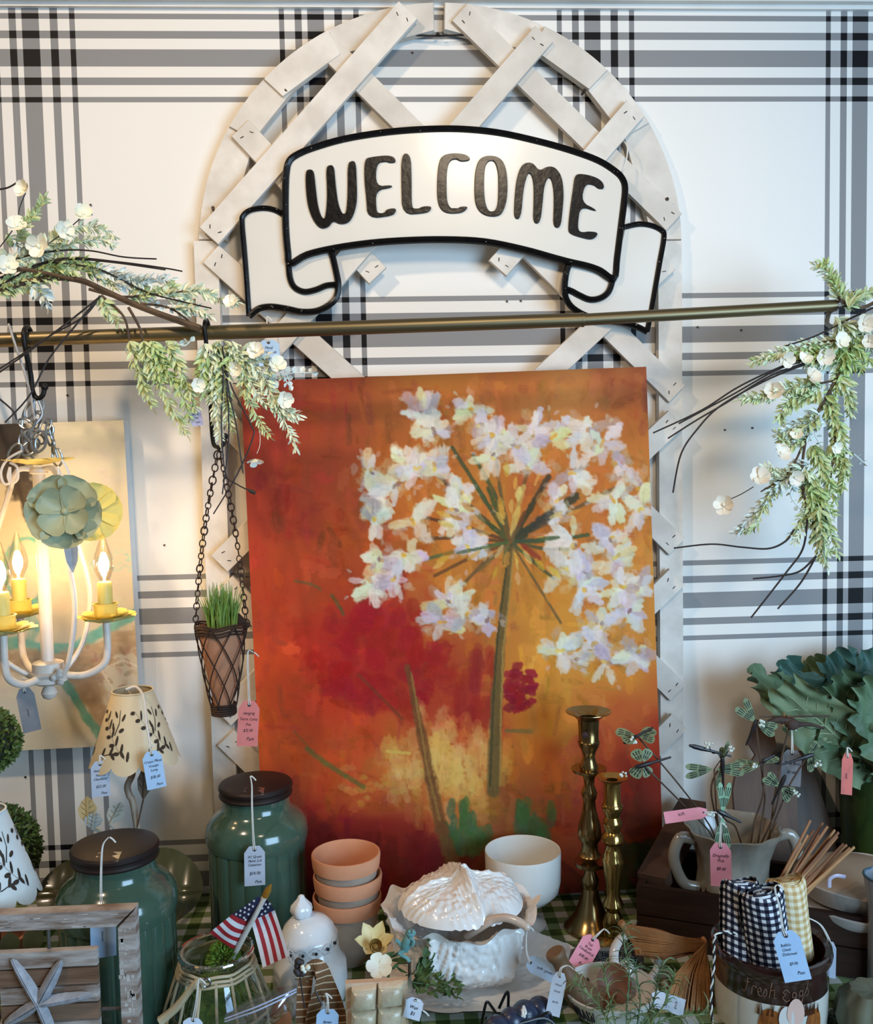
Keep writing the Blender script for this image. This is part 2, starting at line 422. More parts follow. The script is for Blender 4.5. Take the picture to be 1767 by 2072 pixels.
b = MB(); b.prism(sg(main, SD), (0, -0.008, 0), inset=0.002); b.build('banner', M_en, SN)
b = MB(); b.prism(sg(ltail, SD - 0.006), (0, -0.006, 0), inset=0.001); b.build('ribbon_tail', M_en, SN)
b = MB(); b.prism(sg(rtail, SD - 0.006), (0, -0.006, 0), inset=0.001); b.build('ribbon_tail', M_en, SN)
def rim(pts, d, r=0.0070, closed=False, name='black_rim'):
    q = sg(pts, d)
    if closed: q = q + [q[0]]
    q = spl(q, 4)
    b = MB(); b.tube(q, r, 8, flat=1.0); return b.build(name, M_bk, SN)
rim(main, SD + 0.007, 0.0068, True)
rim([(238, 585), (244, 640), (262, 675), (300, 692), (345, 684), (385, 668), (424, 664)], SD + 0.002, 0.0058)
rim([(404, 533), (420, 600), (431, 660), (425, 710), (398, 742), (350, 766), (290, 770), (230, 758), (170, 750), (122, 758), (84, 788)], SD + 0.002, 0.0062)
rim([(84, 788), (75, 650), (65, 520), (57, 425), (62, 396), (90, 375), (140, 367), (185, 375), (226, 398)], SD + 0.001, 0.0052)
rim([(1500, 640), (1484, 690), (1452, 716), (1410, 722), (1370, 706), (1340, 690), (1318, 682)], SD + 0.002, 0.0060)
rim([(1332, 578), (1318, 620), (1312, 680), (1319, 722), (1346, 757), (1400, 787), (1470, 803), (1540, 813), (1590, 827), (1632, 848)], SD + 0.002, 0.0062)
rim([(1632, 848), (1646, 780), (1662, 690), (1681, 580), (1698, 482), (1690, 455), (1650, 435), (1600, 429), (1543, 441)], SD + 0.001, 0.0052)
LET = [
 [(303, 226), (320, 217), (335, 222), (340, 240), (345, 290), (352, 350), (362, 390), (375, 412), (381, 400), (386, 360), (388, 300), (383, 213), (398, 200), (416, 205), (420, 250), (425, 300), (432, 350), (445, 385), (457, 395), (464, 370), (468, 300), (467, 196), (485, 184), (501, 190), (504, 260), (506, 330), (500, 370), (488, 405), (470, 428), (436, 433), (412, 418), (395, 444), (362, 451), (335, 420), (315, 370), (306, 310)],
 [(533, 178), (560, 170), (620, 163), (650, 170), (657, 192), (630, 195), (618, 188), (580, 195), (578, 285), (640, 278), (641, 290), (578, 300), (580, 375), (587, 388), (610, 388), (620, 372), (655, 368), (657, 382), (640, 400), (545, 410), (540, 330), (532, 260)],
 [(676, 157), (713, 157), (717, 250), (717, 362), (728, 372), (745, 372), (755, 362), (795, 360), (790, 380), (765, 390), (680, 395), (676, 280)],
 [(945, 185), (940, 168), (915, 157), (870, 155), (835, 165), (820, 195), (815, 260), (815, 330), (825, 370), (850, 390), (900, 390), (925, 380), (937, 362), (905, 362), (895, 372), (872, 372), (855, 350), (852, 300), (853, 220), (865, 185), (890, 178), (905, 190)],
 [(985, 172), (1020, 163), (1060, 172), (1082, 205), (1090, 270), (1087, 340), (1070, 390), (1045, 403), (1005, 400), (975, 380), (960, 340), (960, 250), (968, 200)],
 [(1113, 412), (1115, 340), (1122, 260), (1140, 205), (1165, 190), (1190, 195), (1212, 225), (1245, 205), (1275, 210), (1300, 245), (1308, 310), (1303, 380), (1295, 447), (1265, 443), (1268, 370), (1268, 300), (1258, 255), (1245, 250), (1230, 290), (1225, 360), (1215, 430), (1187, 427), (1190, 350), (1190, 270), (1178, 232), (1165, 240), (1150, 300), (1142, 410)],
 [(1350, 238), (1380, 235), (1430, 247), (1460, 268), (1465, 295), (1440, 295), (1425, 280), (1390, 275), (1375, 345), (1430, 372), (1433, 383), (1372, 362), (1362, 430), (1365, 458), (1385, 463), (1400, 458), (1440, 462), (1435, 480), (1415, 492), (1385, 487), (1330, 470), (1323, 450), (1330, 380), (1343, 290)]]
OHOLE = [(1000, 205), (1022, 182), (1040, 190), (1052, 230), (1053, 300), (1050, 360), (1035, 385), (1015, 380), (1002, 350), (997, 290)]
def soften(L, n=2):
    for _ in range(n):
        L = [q for i in range(len(L)) for q in ((L[i - 1][0] * .25 + L[i][0] * .75, L[i - 1][1] * .25 + L[i][1] * .75), (L[i][0] * .75 + L[(i + 1) % len(L)][0] * .25, L[i][1] * .75 + L[(i + 1) % len(L)][1] * .25))]
    return L
for i, L in enumerate(LET):
    L = soften(L)
    b = MB(); b.prism(sg(L, SD + 0.006), (0, -0.0065, 0), holes=[sg(soften(OHOLE), SD + 0.006)] if i == 4 else (), inset=0.0012, back=False)
    o = b.build('letter', M_bk, SN, True, 50); o['label'] = 'raised black letter ' + 'WELCOME'[i]
b = MB()
for k in range(60):
    L = rnd.choice([main, ltail, rtail]); q = rnd.choice(L)
    p = sg([(q[0] + rnd.uniform(-8, 8), q[1] + rnd.uniform(-5, 5))], SD + 0.0135 if L is main else SD + 0.0085)[0]
    b.ell(p, (rnd.uniform(.0005, .0016), .0006, rnd.uniform(.0004, .001)), 6, 4)
o = b.build('enamel_chips', M_chip, SN); o['kind'] = 'stuff'
b = MB(); b.tube(spl(atp([(1262, 285, .03), (1270, 300, .05), (1266, 330, .06), (1258, 348, .066)], .05)), .0014, 6); b.build('hanging_cord', mat('white_cord', rgb(225, 222, 214), rgb(205, 202, 195), 60, .8), SN)
# ================================================================ paintings (paint laid down stroke by stroke on the canvas mesh)
nrs = np.random.RandomState(5)
def vnoise(ny, nx, cy, cx):
    g = nrs.rand(cy + 2, cx + 2); y = np.linspace(0, cy, ny); x = np.linspace(0, cx, nx)
    yi = y.astype(int); xi = x.astype(int); fy = (y - yi)[:, None]; fx = (x - xi)[None, :]
    fy = fy * fy * (3 - 2 * fy); fx = fx * fx * (3 - 2 * fx)
    a = g[np.ix_(yi, xi)]; b_ = g[np.ix_(yi, xi + 1)]; c = g[np.ix_(yi + 1, xi)]; d = g[np.ix_(yi + 1, xi + 1)]
    return (a * (1 - fx) + b_ * fx) * (1 - fy) + (c * (1 - fx) + d * fx) * fy
class Paint:
    def __init__(s, tl, ex, ey, W, H, nx, ny):
        s.tl, s.ex, s.ey, s.W, s.H, s.nx, s.ny = tl, ex, ey, W, H, nx, ny
        i = np.linspace(0, 1, nx); j = np.linspace(0, 1, ny)
        X = np.array(tl)[None, None] + np.array(ex)[None, None] * (i[None, :, None] * W) + np.array(ey)[None, None] * (j[:, None, None] * H)
        s.X = X; D = X - np.array(CAM)
        f = D @ np.array(A1); s.U = CX + FOC * (D @ np.array(A0)) / f; s.V = CY - FOC * (D @ np.array(A2)) / f
        s.sat = 1.0; s.val = 1.0; s.C = np.zeros((ny, nx, 3)); s.Hh = np.zeros((ny, nx))
        s.u0, s.u1 = s.U[:, 0].mean(), s.U[:, -1].mean(); s.v0, s.v1 = s.V[0].mean(), s.V[-1].mean()
        s.grain = vnoise(ny, nx, ny // 3, nx // 3); s.g2 = vnoise(ny, nx, ny // 10, nx // 2); s.g3 = vnoise(ny, nx, ny // 2, nx // 10)
    def base(s, pts, sig):
        num = np.zeros_like(s.C); den = np.zeros(s.U.shape)
        uu = s.U + (vnoise(s.ny, s.nx, 22, 18) - .5) * sig * 1.2; vv = s.V + (vnoise(s.ny, s.nx, 22, 18) - .5) * sig * 1.2
        for u, v, c in pts:
            w_ = np.exp(-(((uu - u) ** 2 + (vv - v) ** 2) / (2 * sig * sig))) + 1e-9 / (1 + ((uu - u) ** 2 + (vv - v) ** 2))
            num += w_[..., None] * np.array(c) / 255.0; den += w_
        s.C = num / den[..., None]
    def win(s, a, b_, c, d):
        x0 = int((a - s.u0 - 30) / (s.u1 - s.u0) * s.nx); x1 = int((b_ - s.u0 + 30) / (s.u1 - s.u0) * s.nx) + 1
        y0 = int((c - s.v0 - 40) / (s.v1 - s.v0) * s.ny); y1 = int((d - s.v0 + 40) / (s.v1 - s.v0) * s.ny) + 1
        return slice(max(0, y0), max(0, min(s.ny, y1))), slice(max(0, x0), max(0, min(s.nx, x1)))
    def stroke(s, p, q, w, col, a=0.9, taper=0.5, dry=0.5, lift=0.0):
        (x0, y0), (x1, y1) = p, q
        sl = s.win(min(x0, x1) - w, max(x0, x1) + w, min(y0, y1) - w, max(y0, y1) + w)
        U = s.U[sl]; V = s.V[sl]
        if U.size == 0: return
        dx, dy = x1 - x0, y1 - y0; L2 = dx * dx + dy * dy + 1e-6
        t = np.clip(((U - x0) * dx + (V - y0) * dy) / L2, 0, 1)
        dist = np.hypot(U - (x0 + t * dx), V - (y0 + t * dy)) / (w * 0.5 * (1 - taper * np.abs(2 * t - 1) ** 2))
        g = s.grain[sl] * .5 + (s.g2[sl] if abs(dy) > abs(dx) else s.g3[sl]) * .5
        mk = np.clip((1.25 - dist + (g - .5) * dry * 1.6) * 2.2, 0, 1) * a
        mk = mk * np.clip(1.3 - dry * g * 1.1, 0, 1)
        c = np.array(col) / 255.0 * (0.92 + 0.16 * g[..., None])
        s.C[sl] = s.C[sl] * (1 - mk[..., None]) + c * mk[..., None]
        if lift: s.Hh[sl] = np.maximum(s.Hh[sl], mk * lift * (0.5 + g))
    def poly(s, pts, w, col, a=.9, dry=.4, taper=0.0, w2=None):
        n = len(pts) - 1
        for i in range(n):
            ww = w if w2 is None else w + (w2 - w) * i / max(1, n - 1)
            s.stroke(pts[i], pts[i + 1], ww, col, a, taper, dry)
    def mesh(s, name, parent, mt, thick, edge):
        nx, ny = s.nx, s.ny; nrm = np.array(s.ex.cross(s.ey).normalized())
        if nrm[1] > 0: nrm = -nrm
        X = s.X + nrm * (s.Hh * 0.0009)[..., None]
        vsn = X.reshape(-1, 3) - np.array(wloc(parent))
        idx = np.arange(nx * ny).reshape(ny, nx)
        q = np.stack([idx[:-1, :-1], idx[:-1, 1:], idx[1:, 1:], idx[1:, :-1]], -1).reshape(-1, 4)
        me = bpy.data.meshes.new(name); me.from_pydata(vsn.tolist(), [], q.tolist())
        at_ = me.color_attributes.new('paint', 'FLOAT_COLOR', 'POINT')
        c = s.C.reshape(-1, 3); g_ = c.mean(1, keepdims=True); c = np.clip((g_ + (c - g_) * s.sat) * s.val, 0, 1); c = np.where(c <= .04045, c / 12.92, ((c + .055) / 1.055) ** 2.4)
        at_.data.foreach_set('color', np.concatenate([c, np.ones((len(c), 1))], 1).astype(np.float32).ravel())
        me.materials.append(mt); me.polygons.foreach_set('use_smooth', [True] * len(me.polygons)); me.update()
        o = bpy.data.objects.new(name, me); COL.objects.link(o); o.parent = parent; WL[o.name] = wloc(parent).copy()
        b = MB(); nn = Vector(nrm)
        c4 = [s.tl, s.tl + s.ex * s.W, s.tl + s.ex * s.W + s.ey * s.H, s.tl + s.ey * s.H]
        b.prism([p - nn * 0.0008 for p in c4], -nn * thick); b.build('stretcher', edge, parent, False)
        return o
def jit(c, k): return tuple(max(0, min(255, x + rnd.uniform(-k, k))) for x in c)

# ---- large flower painting leaning on the trellis
tl = at(487, 772, .078); tr = at(1308, 742, .078); bl = at(530, 1830, .112)
ex = (tr - tl).normalized(); W = (tr - tl).length
ey = (bl - tl); ey = (ey - ex * ey.dot(ex)).normalized(); H = (TZ - tl.z) / ey.z
while min((tl + ey * H).z, (tl + ex * W + ey * H).z) < TZ + 0.001: H -= 0.001
PT = thing('flower_painting', 'tall red and orange canvas painted with a white flower head', 'painting', (tl + ex * W / 2 + ey * H))
A = Paint(tl, ex, ey, W, H, 410, 540); A.sat = .99; A.val = .90
A.base([(520, 800, (172, 62, 40)), (700, 800, (160, 66, 36)), (560, 1000, (170, 58, 38)), (650, 1000, (172, 70, 36)), (780, 850, (165, 84, 36)), (880, 790, (190, 118, 44)), (1000, 790, (184, 98, 40)),
        (1150, 800, (196, 124, 58)), (1290, 790, (162, 80, 42)), (1290, 900, (205, 122, 44)), (560, 1200, (190, 68, 36)), (660, 1150, (178, 74, 32)), (560, 1380, (214, 76, 32)), (525, 1430, (232, 88, 36)),
        (700, 1330, (190, 44, 30)), (760, 1280, (172, 36, 30)), (850, 1350, (168, 44, 30)), (900, 1420, (168, 44, 28)), (680, 1450, (206, 50, 28)), (950, 1180, (200, 120, 44)), (1100, 1000, (194, 104, 38)),
        (820, 1000, (196, 100, 38)), (1250, 1100, (214, 138, 54)), (1150, 1300, (224, 152, 52)), (1250, 1380, (222, 146, 50)), (1100, 1450, (216, 138, 46)), (1280, 1450, (190, 70, 34)), (1300, 1560, (170, 46, 26)),
        (1120, 1560, (206, 96, 34)), (1200, 1640, (180, 60, 30)), (560, 1550, (222, 92, 36)), (640, 1520, (190, 80, 34)), (720, 1520, (210, 98, 38)), (850, 1530, (226, 150, 64)), (960, 1560, (214, 130, 54)), (900, 1480, (198, 66, 32)),
        (560, 1650, (160, 36, 26)), (650, 1700, (130, 30, 26)), (800, 1700, (150, 38, 26)), (700, 1790, (110, 30, 26)), (1100, 1680, (176, 70, 30)), (1310, 1720, (70, 56, 34)), (1200, 1760, (110, 40, 26)), (1060, 1660, (130, 92, 50)), (900, 1000, (200, 126, 46)), (1000, 1150, (206, 132, 50)), (1200, 950, (204, 120, 46)), (1310, 1200, (214, 138, 52)), (870, 900, (190, 104, 40)), (1200, 1050, (198, 112, 42)), (1080, 1250, (214, 140, 50)), (960, 1270, (196, 116, 42)), (900, 1790, (104, 40, 28)), (1330, 1620, (140, 44, 26))], 58)
for k in range(1500):           # ground: dry vertical and crossing brush marks in the colour that lies there
    u = rnd.uniform(480, 1350); v = rnd.uniform(740, 1850)
    j = int((v - A.v0) / (A.v1 - A.v0) * A.ny); i = int((u - A.u0) / (A.u1 - A.u0) * A.nx)
    if not (0 <= j < A.ny and 0 <= i < A.nx): continue
    k_ = rnd.uniform(.80, 1.16); c = jit(A.C[j, i] * 255 * k_, 14); L = rnd.uniform(12, 60); an = rnd.choice([PI / 2, PI / 2, PI / 2, 0.1, rnd.uniform(0, PI)]) + rnd.gauss(0, .15)
    A.stroke((u, v), (u + L * math.cos(an), v + L * math.sin(an)), rnd.uniform(6, 28), c, rnd.uniform(.3, .8), .3, 1.0)
for k in range(70):            # dark red blooms
    a = rnd.uniform(0, 2 * PI); r = rnd.random() ** .5
    u = 775 + 130 * r * math.cos(a); v = 1335 + 105 * r * math.sin(a)
    A.stroke((u, v), (u + rnd.uniform(-25, 25), v + rnd.uniform(-25, 25)), rnd.uniform(20, 44), jit((166, 30, 28), 14), .55, .2, .6)
for k in range(46):
    A.stroke((u0 := rnd.uniform(1020, 1075), v0 := rnd.uniform(1355, 1435)), (u0 + rnd.uniform(0, 22), v0 + rnd.uniform(-12, 12)), rnd.uniform(10, 20), jit((150, 24, 34), 12), .8, .5, .4)
for k in range(24):
    A.stroke((u0 := rnd.uniform(930, 1010), v0 := rnd.uniform(1300, 1440)), (u0, v0 + 40), 24, jit((158, 38, 28), 12), .5, .2, .6)
for k in range(120):            # pale yellow lights low in the middle
    u0 = rnd.gauss(900, 52); v0 = rnd.gauss(1535, 36); c = rnd.choice([(236, 190, 96), (240, 208, 130), (226, 160, 70), (232, 176, 84)])
    A.stroke((u0, v0), (u0 + rnd.uniform(-8, 8), v0 + rnd.uniform(15, 45)), rnd.uniform(14, 34), jit(c, 14), .4, .2, 1.0)
for k in range(24):
    A.stroke((u0 := rnd.gauss(760, 40), v0 := rnd.gauss(1580, 25)), (u0 + rnd.uniform(-30, 30), v0 + rnd.uniform(-6, 6)), 14, jit((214, 140, 62), 14), .6, .3, .9)
for (cu_, cv_, sx, sy) in ((945, 1660, 36, 42), (1068, 1650, 28, 46), (1090, 1690, 20, 30), (925, 1690, 26, 26)):
    for k in range(26):
        u0 = cu_ + rnd.gauss(0, sx * .55); v0 = cv_ + rnd.gauss(0, sy * .55)
        A.stroke((u0, v0), (u0 + rnd.uniform(-4, 4), v0 + 30), 18, jit((78, 104, 60), 14), .7, .3, .6)
for k in range(30):
    A.stroke((u0 := rnd.uniform(1230, 1340), v0 := rnd.gauss(1745, 25)), (u0 + 20, v0 + 10), 26, jit((46, 60, 36), 10), .6, .3, .6)
for k in range(60):            # dark base
    A.stroke((u0 := rnd.uniform(540, 900), v0 := rnd.uniform(1690, 1840)), (u0 + rnd.uniform(-6, 6), v0 + 50), 30, jit((108, 26, 24), 12), .5, .2, .6)
A.poly([(825, 1350), (838, 1420), (852, 1480), (872, 1580), (895, 1680), (922, 1760)], 12, (118, 74, 38), .85, .5, w2=26)
A.poly([(832, 1360), (846, 1440), (866, 1560), (890, 1660)], 4, (160, 122, 60), .8, .6)
A.poly([(725, 1365), (770, 1410), (815, 1455)], 6, (128, 60, 34), .7, .6)
A.poly([(598, 1176), (630, 1182), (648, 1192)], 6, (110, 92, 50), .7, .6); A.poly([(672, 1205), (690, 1232), (694, 1242)], 8, (96, 90, 46), .7, .5)
A.poly([(622, 1515), (660, 1545), (700, 1570), (735, 1592)], 10, (112, 104, 48), .8, .6); A.poly([(596, 1480), (640, 1530)], 5, (140, 90, 44), .6, .7)
A.poly([(785, 1520), (830, 1524)], 6, (226, 190, 88), .8, .5); A.poly([(1025, 1478), (1075, 1480)], 9, (110, 112, 62), .6, .6)
# the stem and the stalks of the flower head
A.poly([(1036, 1095), (1026, 1180), (1014, 1290), (1006, 1400), (1002, 1500), (998, 1600)], 13, (112, 90, 46), .95, .3, w2=26)
A.poly([(1030, 1110), (1018, 1200), (1006, 1300), (998, 1420), (992, 1590)], 4, (72, 66, 36), .85, .5)
A.poly([(1040, 1110), (1030, 1220), (1018, 1320), (1014, 1450), (1012, 1590)], 4, (178, 138, 66), .8, .5)
hub = (1034, 1097)
for (u, v, c, w_) in ((840, 915, (96, 66, 36), 6), (915, 905, (74, 78, 44), 6), (958, 920, (78, 84, 46), 6), (1000, 900, (100, 84, 48), 5), (1075, 930, (116, 80, 42), 5), (1110, 965, (70, 58, 38), 9), (1165, 1005, (60, 62, 44), 14), (1250, 985, (110, 84, 48), 6),
                      (1190, 1082, (70, 86, 50), 6), (1150, 1112, (84, 82, 46), 5), (850, 1045, (92, 56, 34), 5), (850, 1090, (96, 64, 34), 5), (860, 1132, (84, 100, 60), 5), (880, 1165, (110, 70, 36), 5), (930, 1190, (110, 84, 50), 5), (1120, 1170, (84, 84, 48), 5), (1135, 1260, (118, 92, 50), 4), (990, 985, (120, 90, 44), 6), (1060, 985, (210, 168, 84), 8), (1020, 1140, (96, 100, 54), 5), (965, 1040, (80, 84, 44), 7), (1090, 1130, (150, 60, 34), 8)):
    mx_, my_ = hub[0] + (u - hub[0]) * .5 + rnd.uniform(-8, 8), hub[1] + (v - hub[1]) * .5 + rnd.uniform(-8, 8)
    A.poly([hub, (mx_, my_), (u, v)], w_ * 1.3, c, .85, .4)
for k in range(40):            # yellow dabs between the stalks
    a = rnd.uniform(0, 2 * PI); r = rnd.uniform(25, 170)
    u0 = hub[0] + r * math.cos(a); v0 = hub[1] - 20 + r * math.sin(a) * .8
    A.stroke((u0, v0), (u0 + 22 * math.cos(a), v0 + 22 * math.sin(a)), rnd.uniform(5, 12), jit(rnd.choice([(226, 176, 70), (206, 150, 52), (230, 190, 110), (178, 110, 44)]), 12), .65, .5, .6)
FL = [(857, 839), (949, 828), (972, 858), (1080, 870), (1192, 866), (1219, 897), (822, 939), (749, 955), (768, 1020), (757, 1055), (838, 1055), (930, 993), (945, 1070), (949, 1109), (995, 924), (1065, 943), (1042, 901), (1157, 955), (1249, 939), (1295, 985), (1295, 1028),
      (1138, 1047), (1234, 1089), (1249, 1128), (1142, 1151), (1184, 1151), (1180, 1190), (1292, 1190), (1272, 1240), (1219, 1267), (1134, 1317), (1172, 1332), (1226, 1340), (1288, 1320), (768, 1136), (822, 1124), (753, 1178), (799, 1174), (911, 1220), (895, 1259), (942, 1243), (988, 1251), (920, 1030), (1000, 880), (1260, 1190), (845, 950), (800, 980), (1130, 1010), (880, 872), (1120, 884), (880, 944), (1160, 1100), (1200, 1300), (1240, 1010)]
small = {(1138, 1047), (988, 1251), (1130, 1010), (1172, 1332), (1249, 939)}
for (u, v) in FL:
    for k in range(9):      # thin haze of dry white under the petals
        a = rnd.uniform(0, 2 * PI); r0 = rnd.uniform(0, 34); p0 = (u + r0 * math.cos(a), v + r0 * math.sin(a))
        A.stroke(p0, (p0[0] + rnd.uniform(-18, 18), p0[1] + rnd.uniform(-18, 18)), rnd.uniform(10, 22), jit(rnd.choice([(206, 186, 170), (216, 190, 150), (190, 168, 160), (226, 206, 160)]), 12), .5, .3, 1.0, .3)
    n = rnd.randint(6, 9) if (u, v) not in small else 4
    R_ = rnd.uniform(30, 46) if n > 4 else 22
    for k in range(int(n * 1.15)):
        a = rnd.uniform(0, 2 * PI); r0 = rnd.uniform(0, R_ * .5)
        c = rnd.choice([(236, 226, 208), (226, 220, 186), (214, 202, 214), (240, 234, 214), (222, 212, 220), (232, 222, 168), (190, 176, 176), (226, 218, 206)])
        p0 = (u + r0 * math.cos(a), v + r0 * math.sin(a)); L = rnd.uniform(.5, 1.0) * R_
        A.stroke(p0, (p0[0] + L * math.cos(a), p0[1] + L * math.sin(a)), rnd.uniform(13, 28), jit(c, 12), rnd.uniform(.7, .97), rnd.uniform(.1, .6), .7, 1.0)
    for k in range(2):
        a = rnd.uniform(0, 2 * PI)
        A.stroke((u, v), (u + 9 * math.cos(a), v + 9 * math.sin(a)), 8, jit(rnd.choice([(228, 172, 60), (206, 160, 90), (150, 120, 110), (236, 196, 90)]), 8), .8, .5, .5, .8)
    for k in range(3):
        a = rnd.uniform(0, 2 * PI); r0 = R_ * rnd.uniform(1, 1.4)
        A.stroke((u + r0 * math.cos(a), v + r0 * math.sin(a)), (u + (r0 + 8) * math.cos(a), v + (r0 + 8) * math.sin(a)), 7, jit((216, 198, 186), 14), .6, .4, .9, .5)
for (u, v, c, w_) in ((915, 905, (74, 78, 44), 7), (958, 920, (70, 84, 46), 7), (1110, 965, (70, 58, 38), 10), (1165, 1005, (60, 62, 44), 16), (1190, 1082, (70, 86, 50), 7), (1060, 985, (214, 172, 84), 9), (965, 1040, (80, 84, 44), 9), (860, 1132, (84, 100, 60), 6), (1120, 1170, (84, 84, 48), 6), (1080, 1000, (110, 74, 40), 8), (930, 1190, (120, 90, 54), 6), (990, 985, (128, 92, 44), 7)):
    for f0, f1 in ((0, .35), (.35, .62)):
        A.stroke((hub[0] + (u - hub[0]) * f0, hub[1] + (v - hub[1]) * f0), (hub[0] + (u - hub[0]) * f1, hub[1] + (v - hub[1]) * f1), w_ * 1.2, jit(c, 8), .8, .3, .5)
for k in range(26):
    a = rnd.uniform(0, 2 * PI); r = rnd.uniform(30, 150); u0 = hub[0] + r * math.cos(a); v0 = hub[1] - 15 + r * math.sin(a) * .8
    A.stroke((u0, v0), (u0 + 26 * math.cos(a), v0 + 26 * math.sin(a)), rnd.uniform(6, 13), jit(rnd.choice([(230, 180, 76), (214, 156, 56), (186, 116, 48), (232, 196, 120)]), 12), .7, .5, .6)
M_canvas = mat_vcol('painted_canvas', 0.6, 0.3, 500, 0.0)
M_edge = mat('canvas_edge_orange', rgb(190, 110, 50), rgb(160, 70, 40), 5, .6)
A.mesh('canvas', PT, M_canvas, 0.022, M_edge)

# ---- pale abstract canvas at the left
tr = at(250, 850, .050); br = at(287, 1506, .050); d_ = 0.0
ey = (br - tr).normalized(); ex = Vector((1, 0, 0)); ex = (ex - ey * ex.dot(ey)).normalized(); W2 = 0.52; H2 = (br - tr).length
tl2 = tr - ex * W2
PB = thing('abstract_painting', 'pale abstract canvas with teal rings and brown strokes behind the chandelier', 'painting', (tl2 + ex * W2 / 2 + ey * H2))
B2 = Paint(tl2, ex, ey, W2, H2, 170, 250)
B2.base([(-200, 900, (196, 186, 160)), (20, 1000, (200, 188, 158)), (200, 900, (206, 196, 166)), (200, 1050, (208, 194, 166)), (240, 1250, (196, 184, 158)), (100, 1150, (196, 186, 160)), (60, 1400, (196, 188, 166)), (250, 1450, (200, 190, 170)), (-200, 1400, (190, 182, 160)), (120, 1490, (206, 198, 176))], 90)
for k in range(260):
    u = rnd.uniform(-250, 290); v = rnd.uniform(850, 1510)
    B2.stroke((u, v), (u + rnd.uniform(-40, 40), v + rnd.uniform(-14, 14)), rnd.uniform(8, 24), jit((204, 194, 168), 10), .35, .3, .9)
B2.poly([(-60, 870), (10, 900), (40, 980), (58, 1050)], 110, (70, 62, 54), .95, .5, w2=16)
B2.poly([(-80, 850), (20, 860), (40, 900)], 60, (66, 58, 50), .95, .4)
for k in range(7): B2.poly([(40 + k * 4, 960 + k * 8), (58 + k * 3, 1060 + k * 5)], 3, (88, 78, 66), .8, .7)
for k in range(36):
    a = k / 36 * 2 * PI; a2 = (k + 1) / 36 * 2 * PI
    B2.stroke((55 + 44 * math.cos(a), 1155 + 66 * math.sin(a)), (55 + 44 * math.cos(a2), 1155 + 66 * math.sin(a2)), rnd.uniform(7, 16), jit((112, 164, 150), 16), .75, .1, .7)
for k in range(40): B2.stroke((u := rnd.uniform(160, 280), v := rnd.gauss(1135, 12)), (u + rnd.uniform(-14, 14), v + rnd.uniform(-6, 6)), 5, jit((150, 196, 176), 12), .6, .3, .9)
wave = [(-120, 1320), (-20, 1310), (40, 1300), (90, 1315), (150, 1312), (200, 1282), (260, 1250), (290, 1232)]
B2.poly(wave, 22, (104, 164, 152), .85, .5)
B2.poly([(-120, 1345), (-20, 1340), (60, 1338), (120, 1345), (190, 1330), (240, 1300), (290, 1290)], 44, (168, 144, 114), .85, .6)
B2.poly([(60, 1295), (75, 1270), (60, 1250)], 20, (110, 160, 150), .6, .8)
B2.poly([(150, 1350), (180, 1400), (205, 1450), (222, 1490)], 66, (164, 138, 108), .85, .6, w2=14)
B2.poly([(128, 1372), (150, 1410), (178, 1455), (204, 1488)], 17, (96, 154, 138), .85, .5)
for k in range(50): B2.stroke((u := rnd.gauss(215, 40), v := rnd.gauss(1345, 22)), (u + rnd.uniform(-16, 16), v + rnd.uniform(-16, 16)), 9, jit(rnd.choice([(176, 150, 118), (150, 120, 96), (190, 160, 128)]), 10), .6, .3, .8)
B2.poly([(205, 1355), (220, 1380), (238, 1410), (250, 1440)], 4, (226, 220, 196), .8, .8); B2.poly([(215, 1350), (250, 1336), (282, 1350)], 3, (222, 214, 192), .8, .8)
B2.mesh('canvas', PB, mat_vcol('pale_painted_canvas', .5, .3, 500), 0.034, mat('canvas_edge_white', rgb(214, 222, 226), rgb(200, 208, 212), 5, .6))
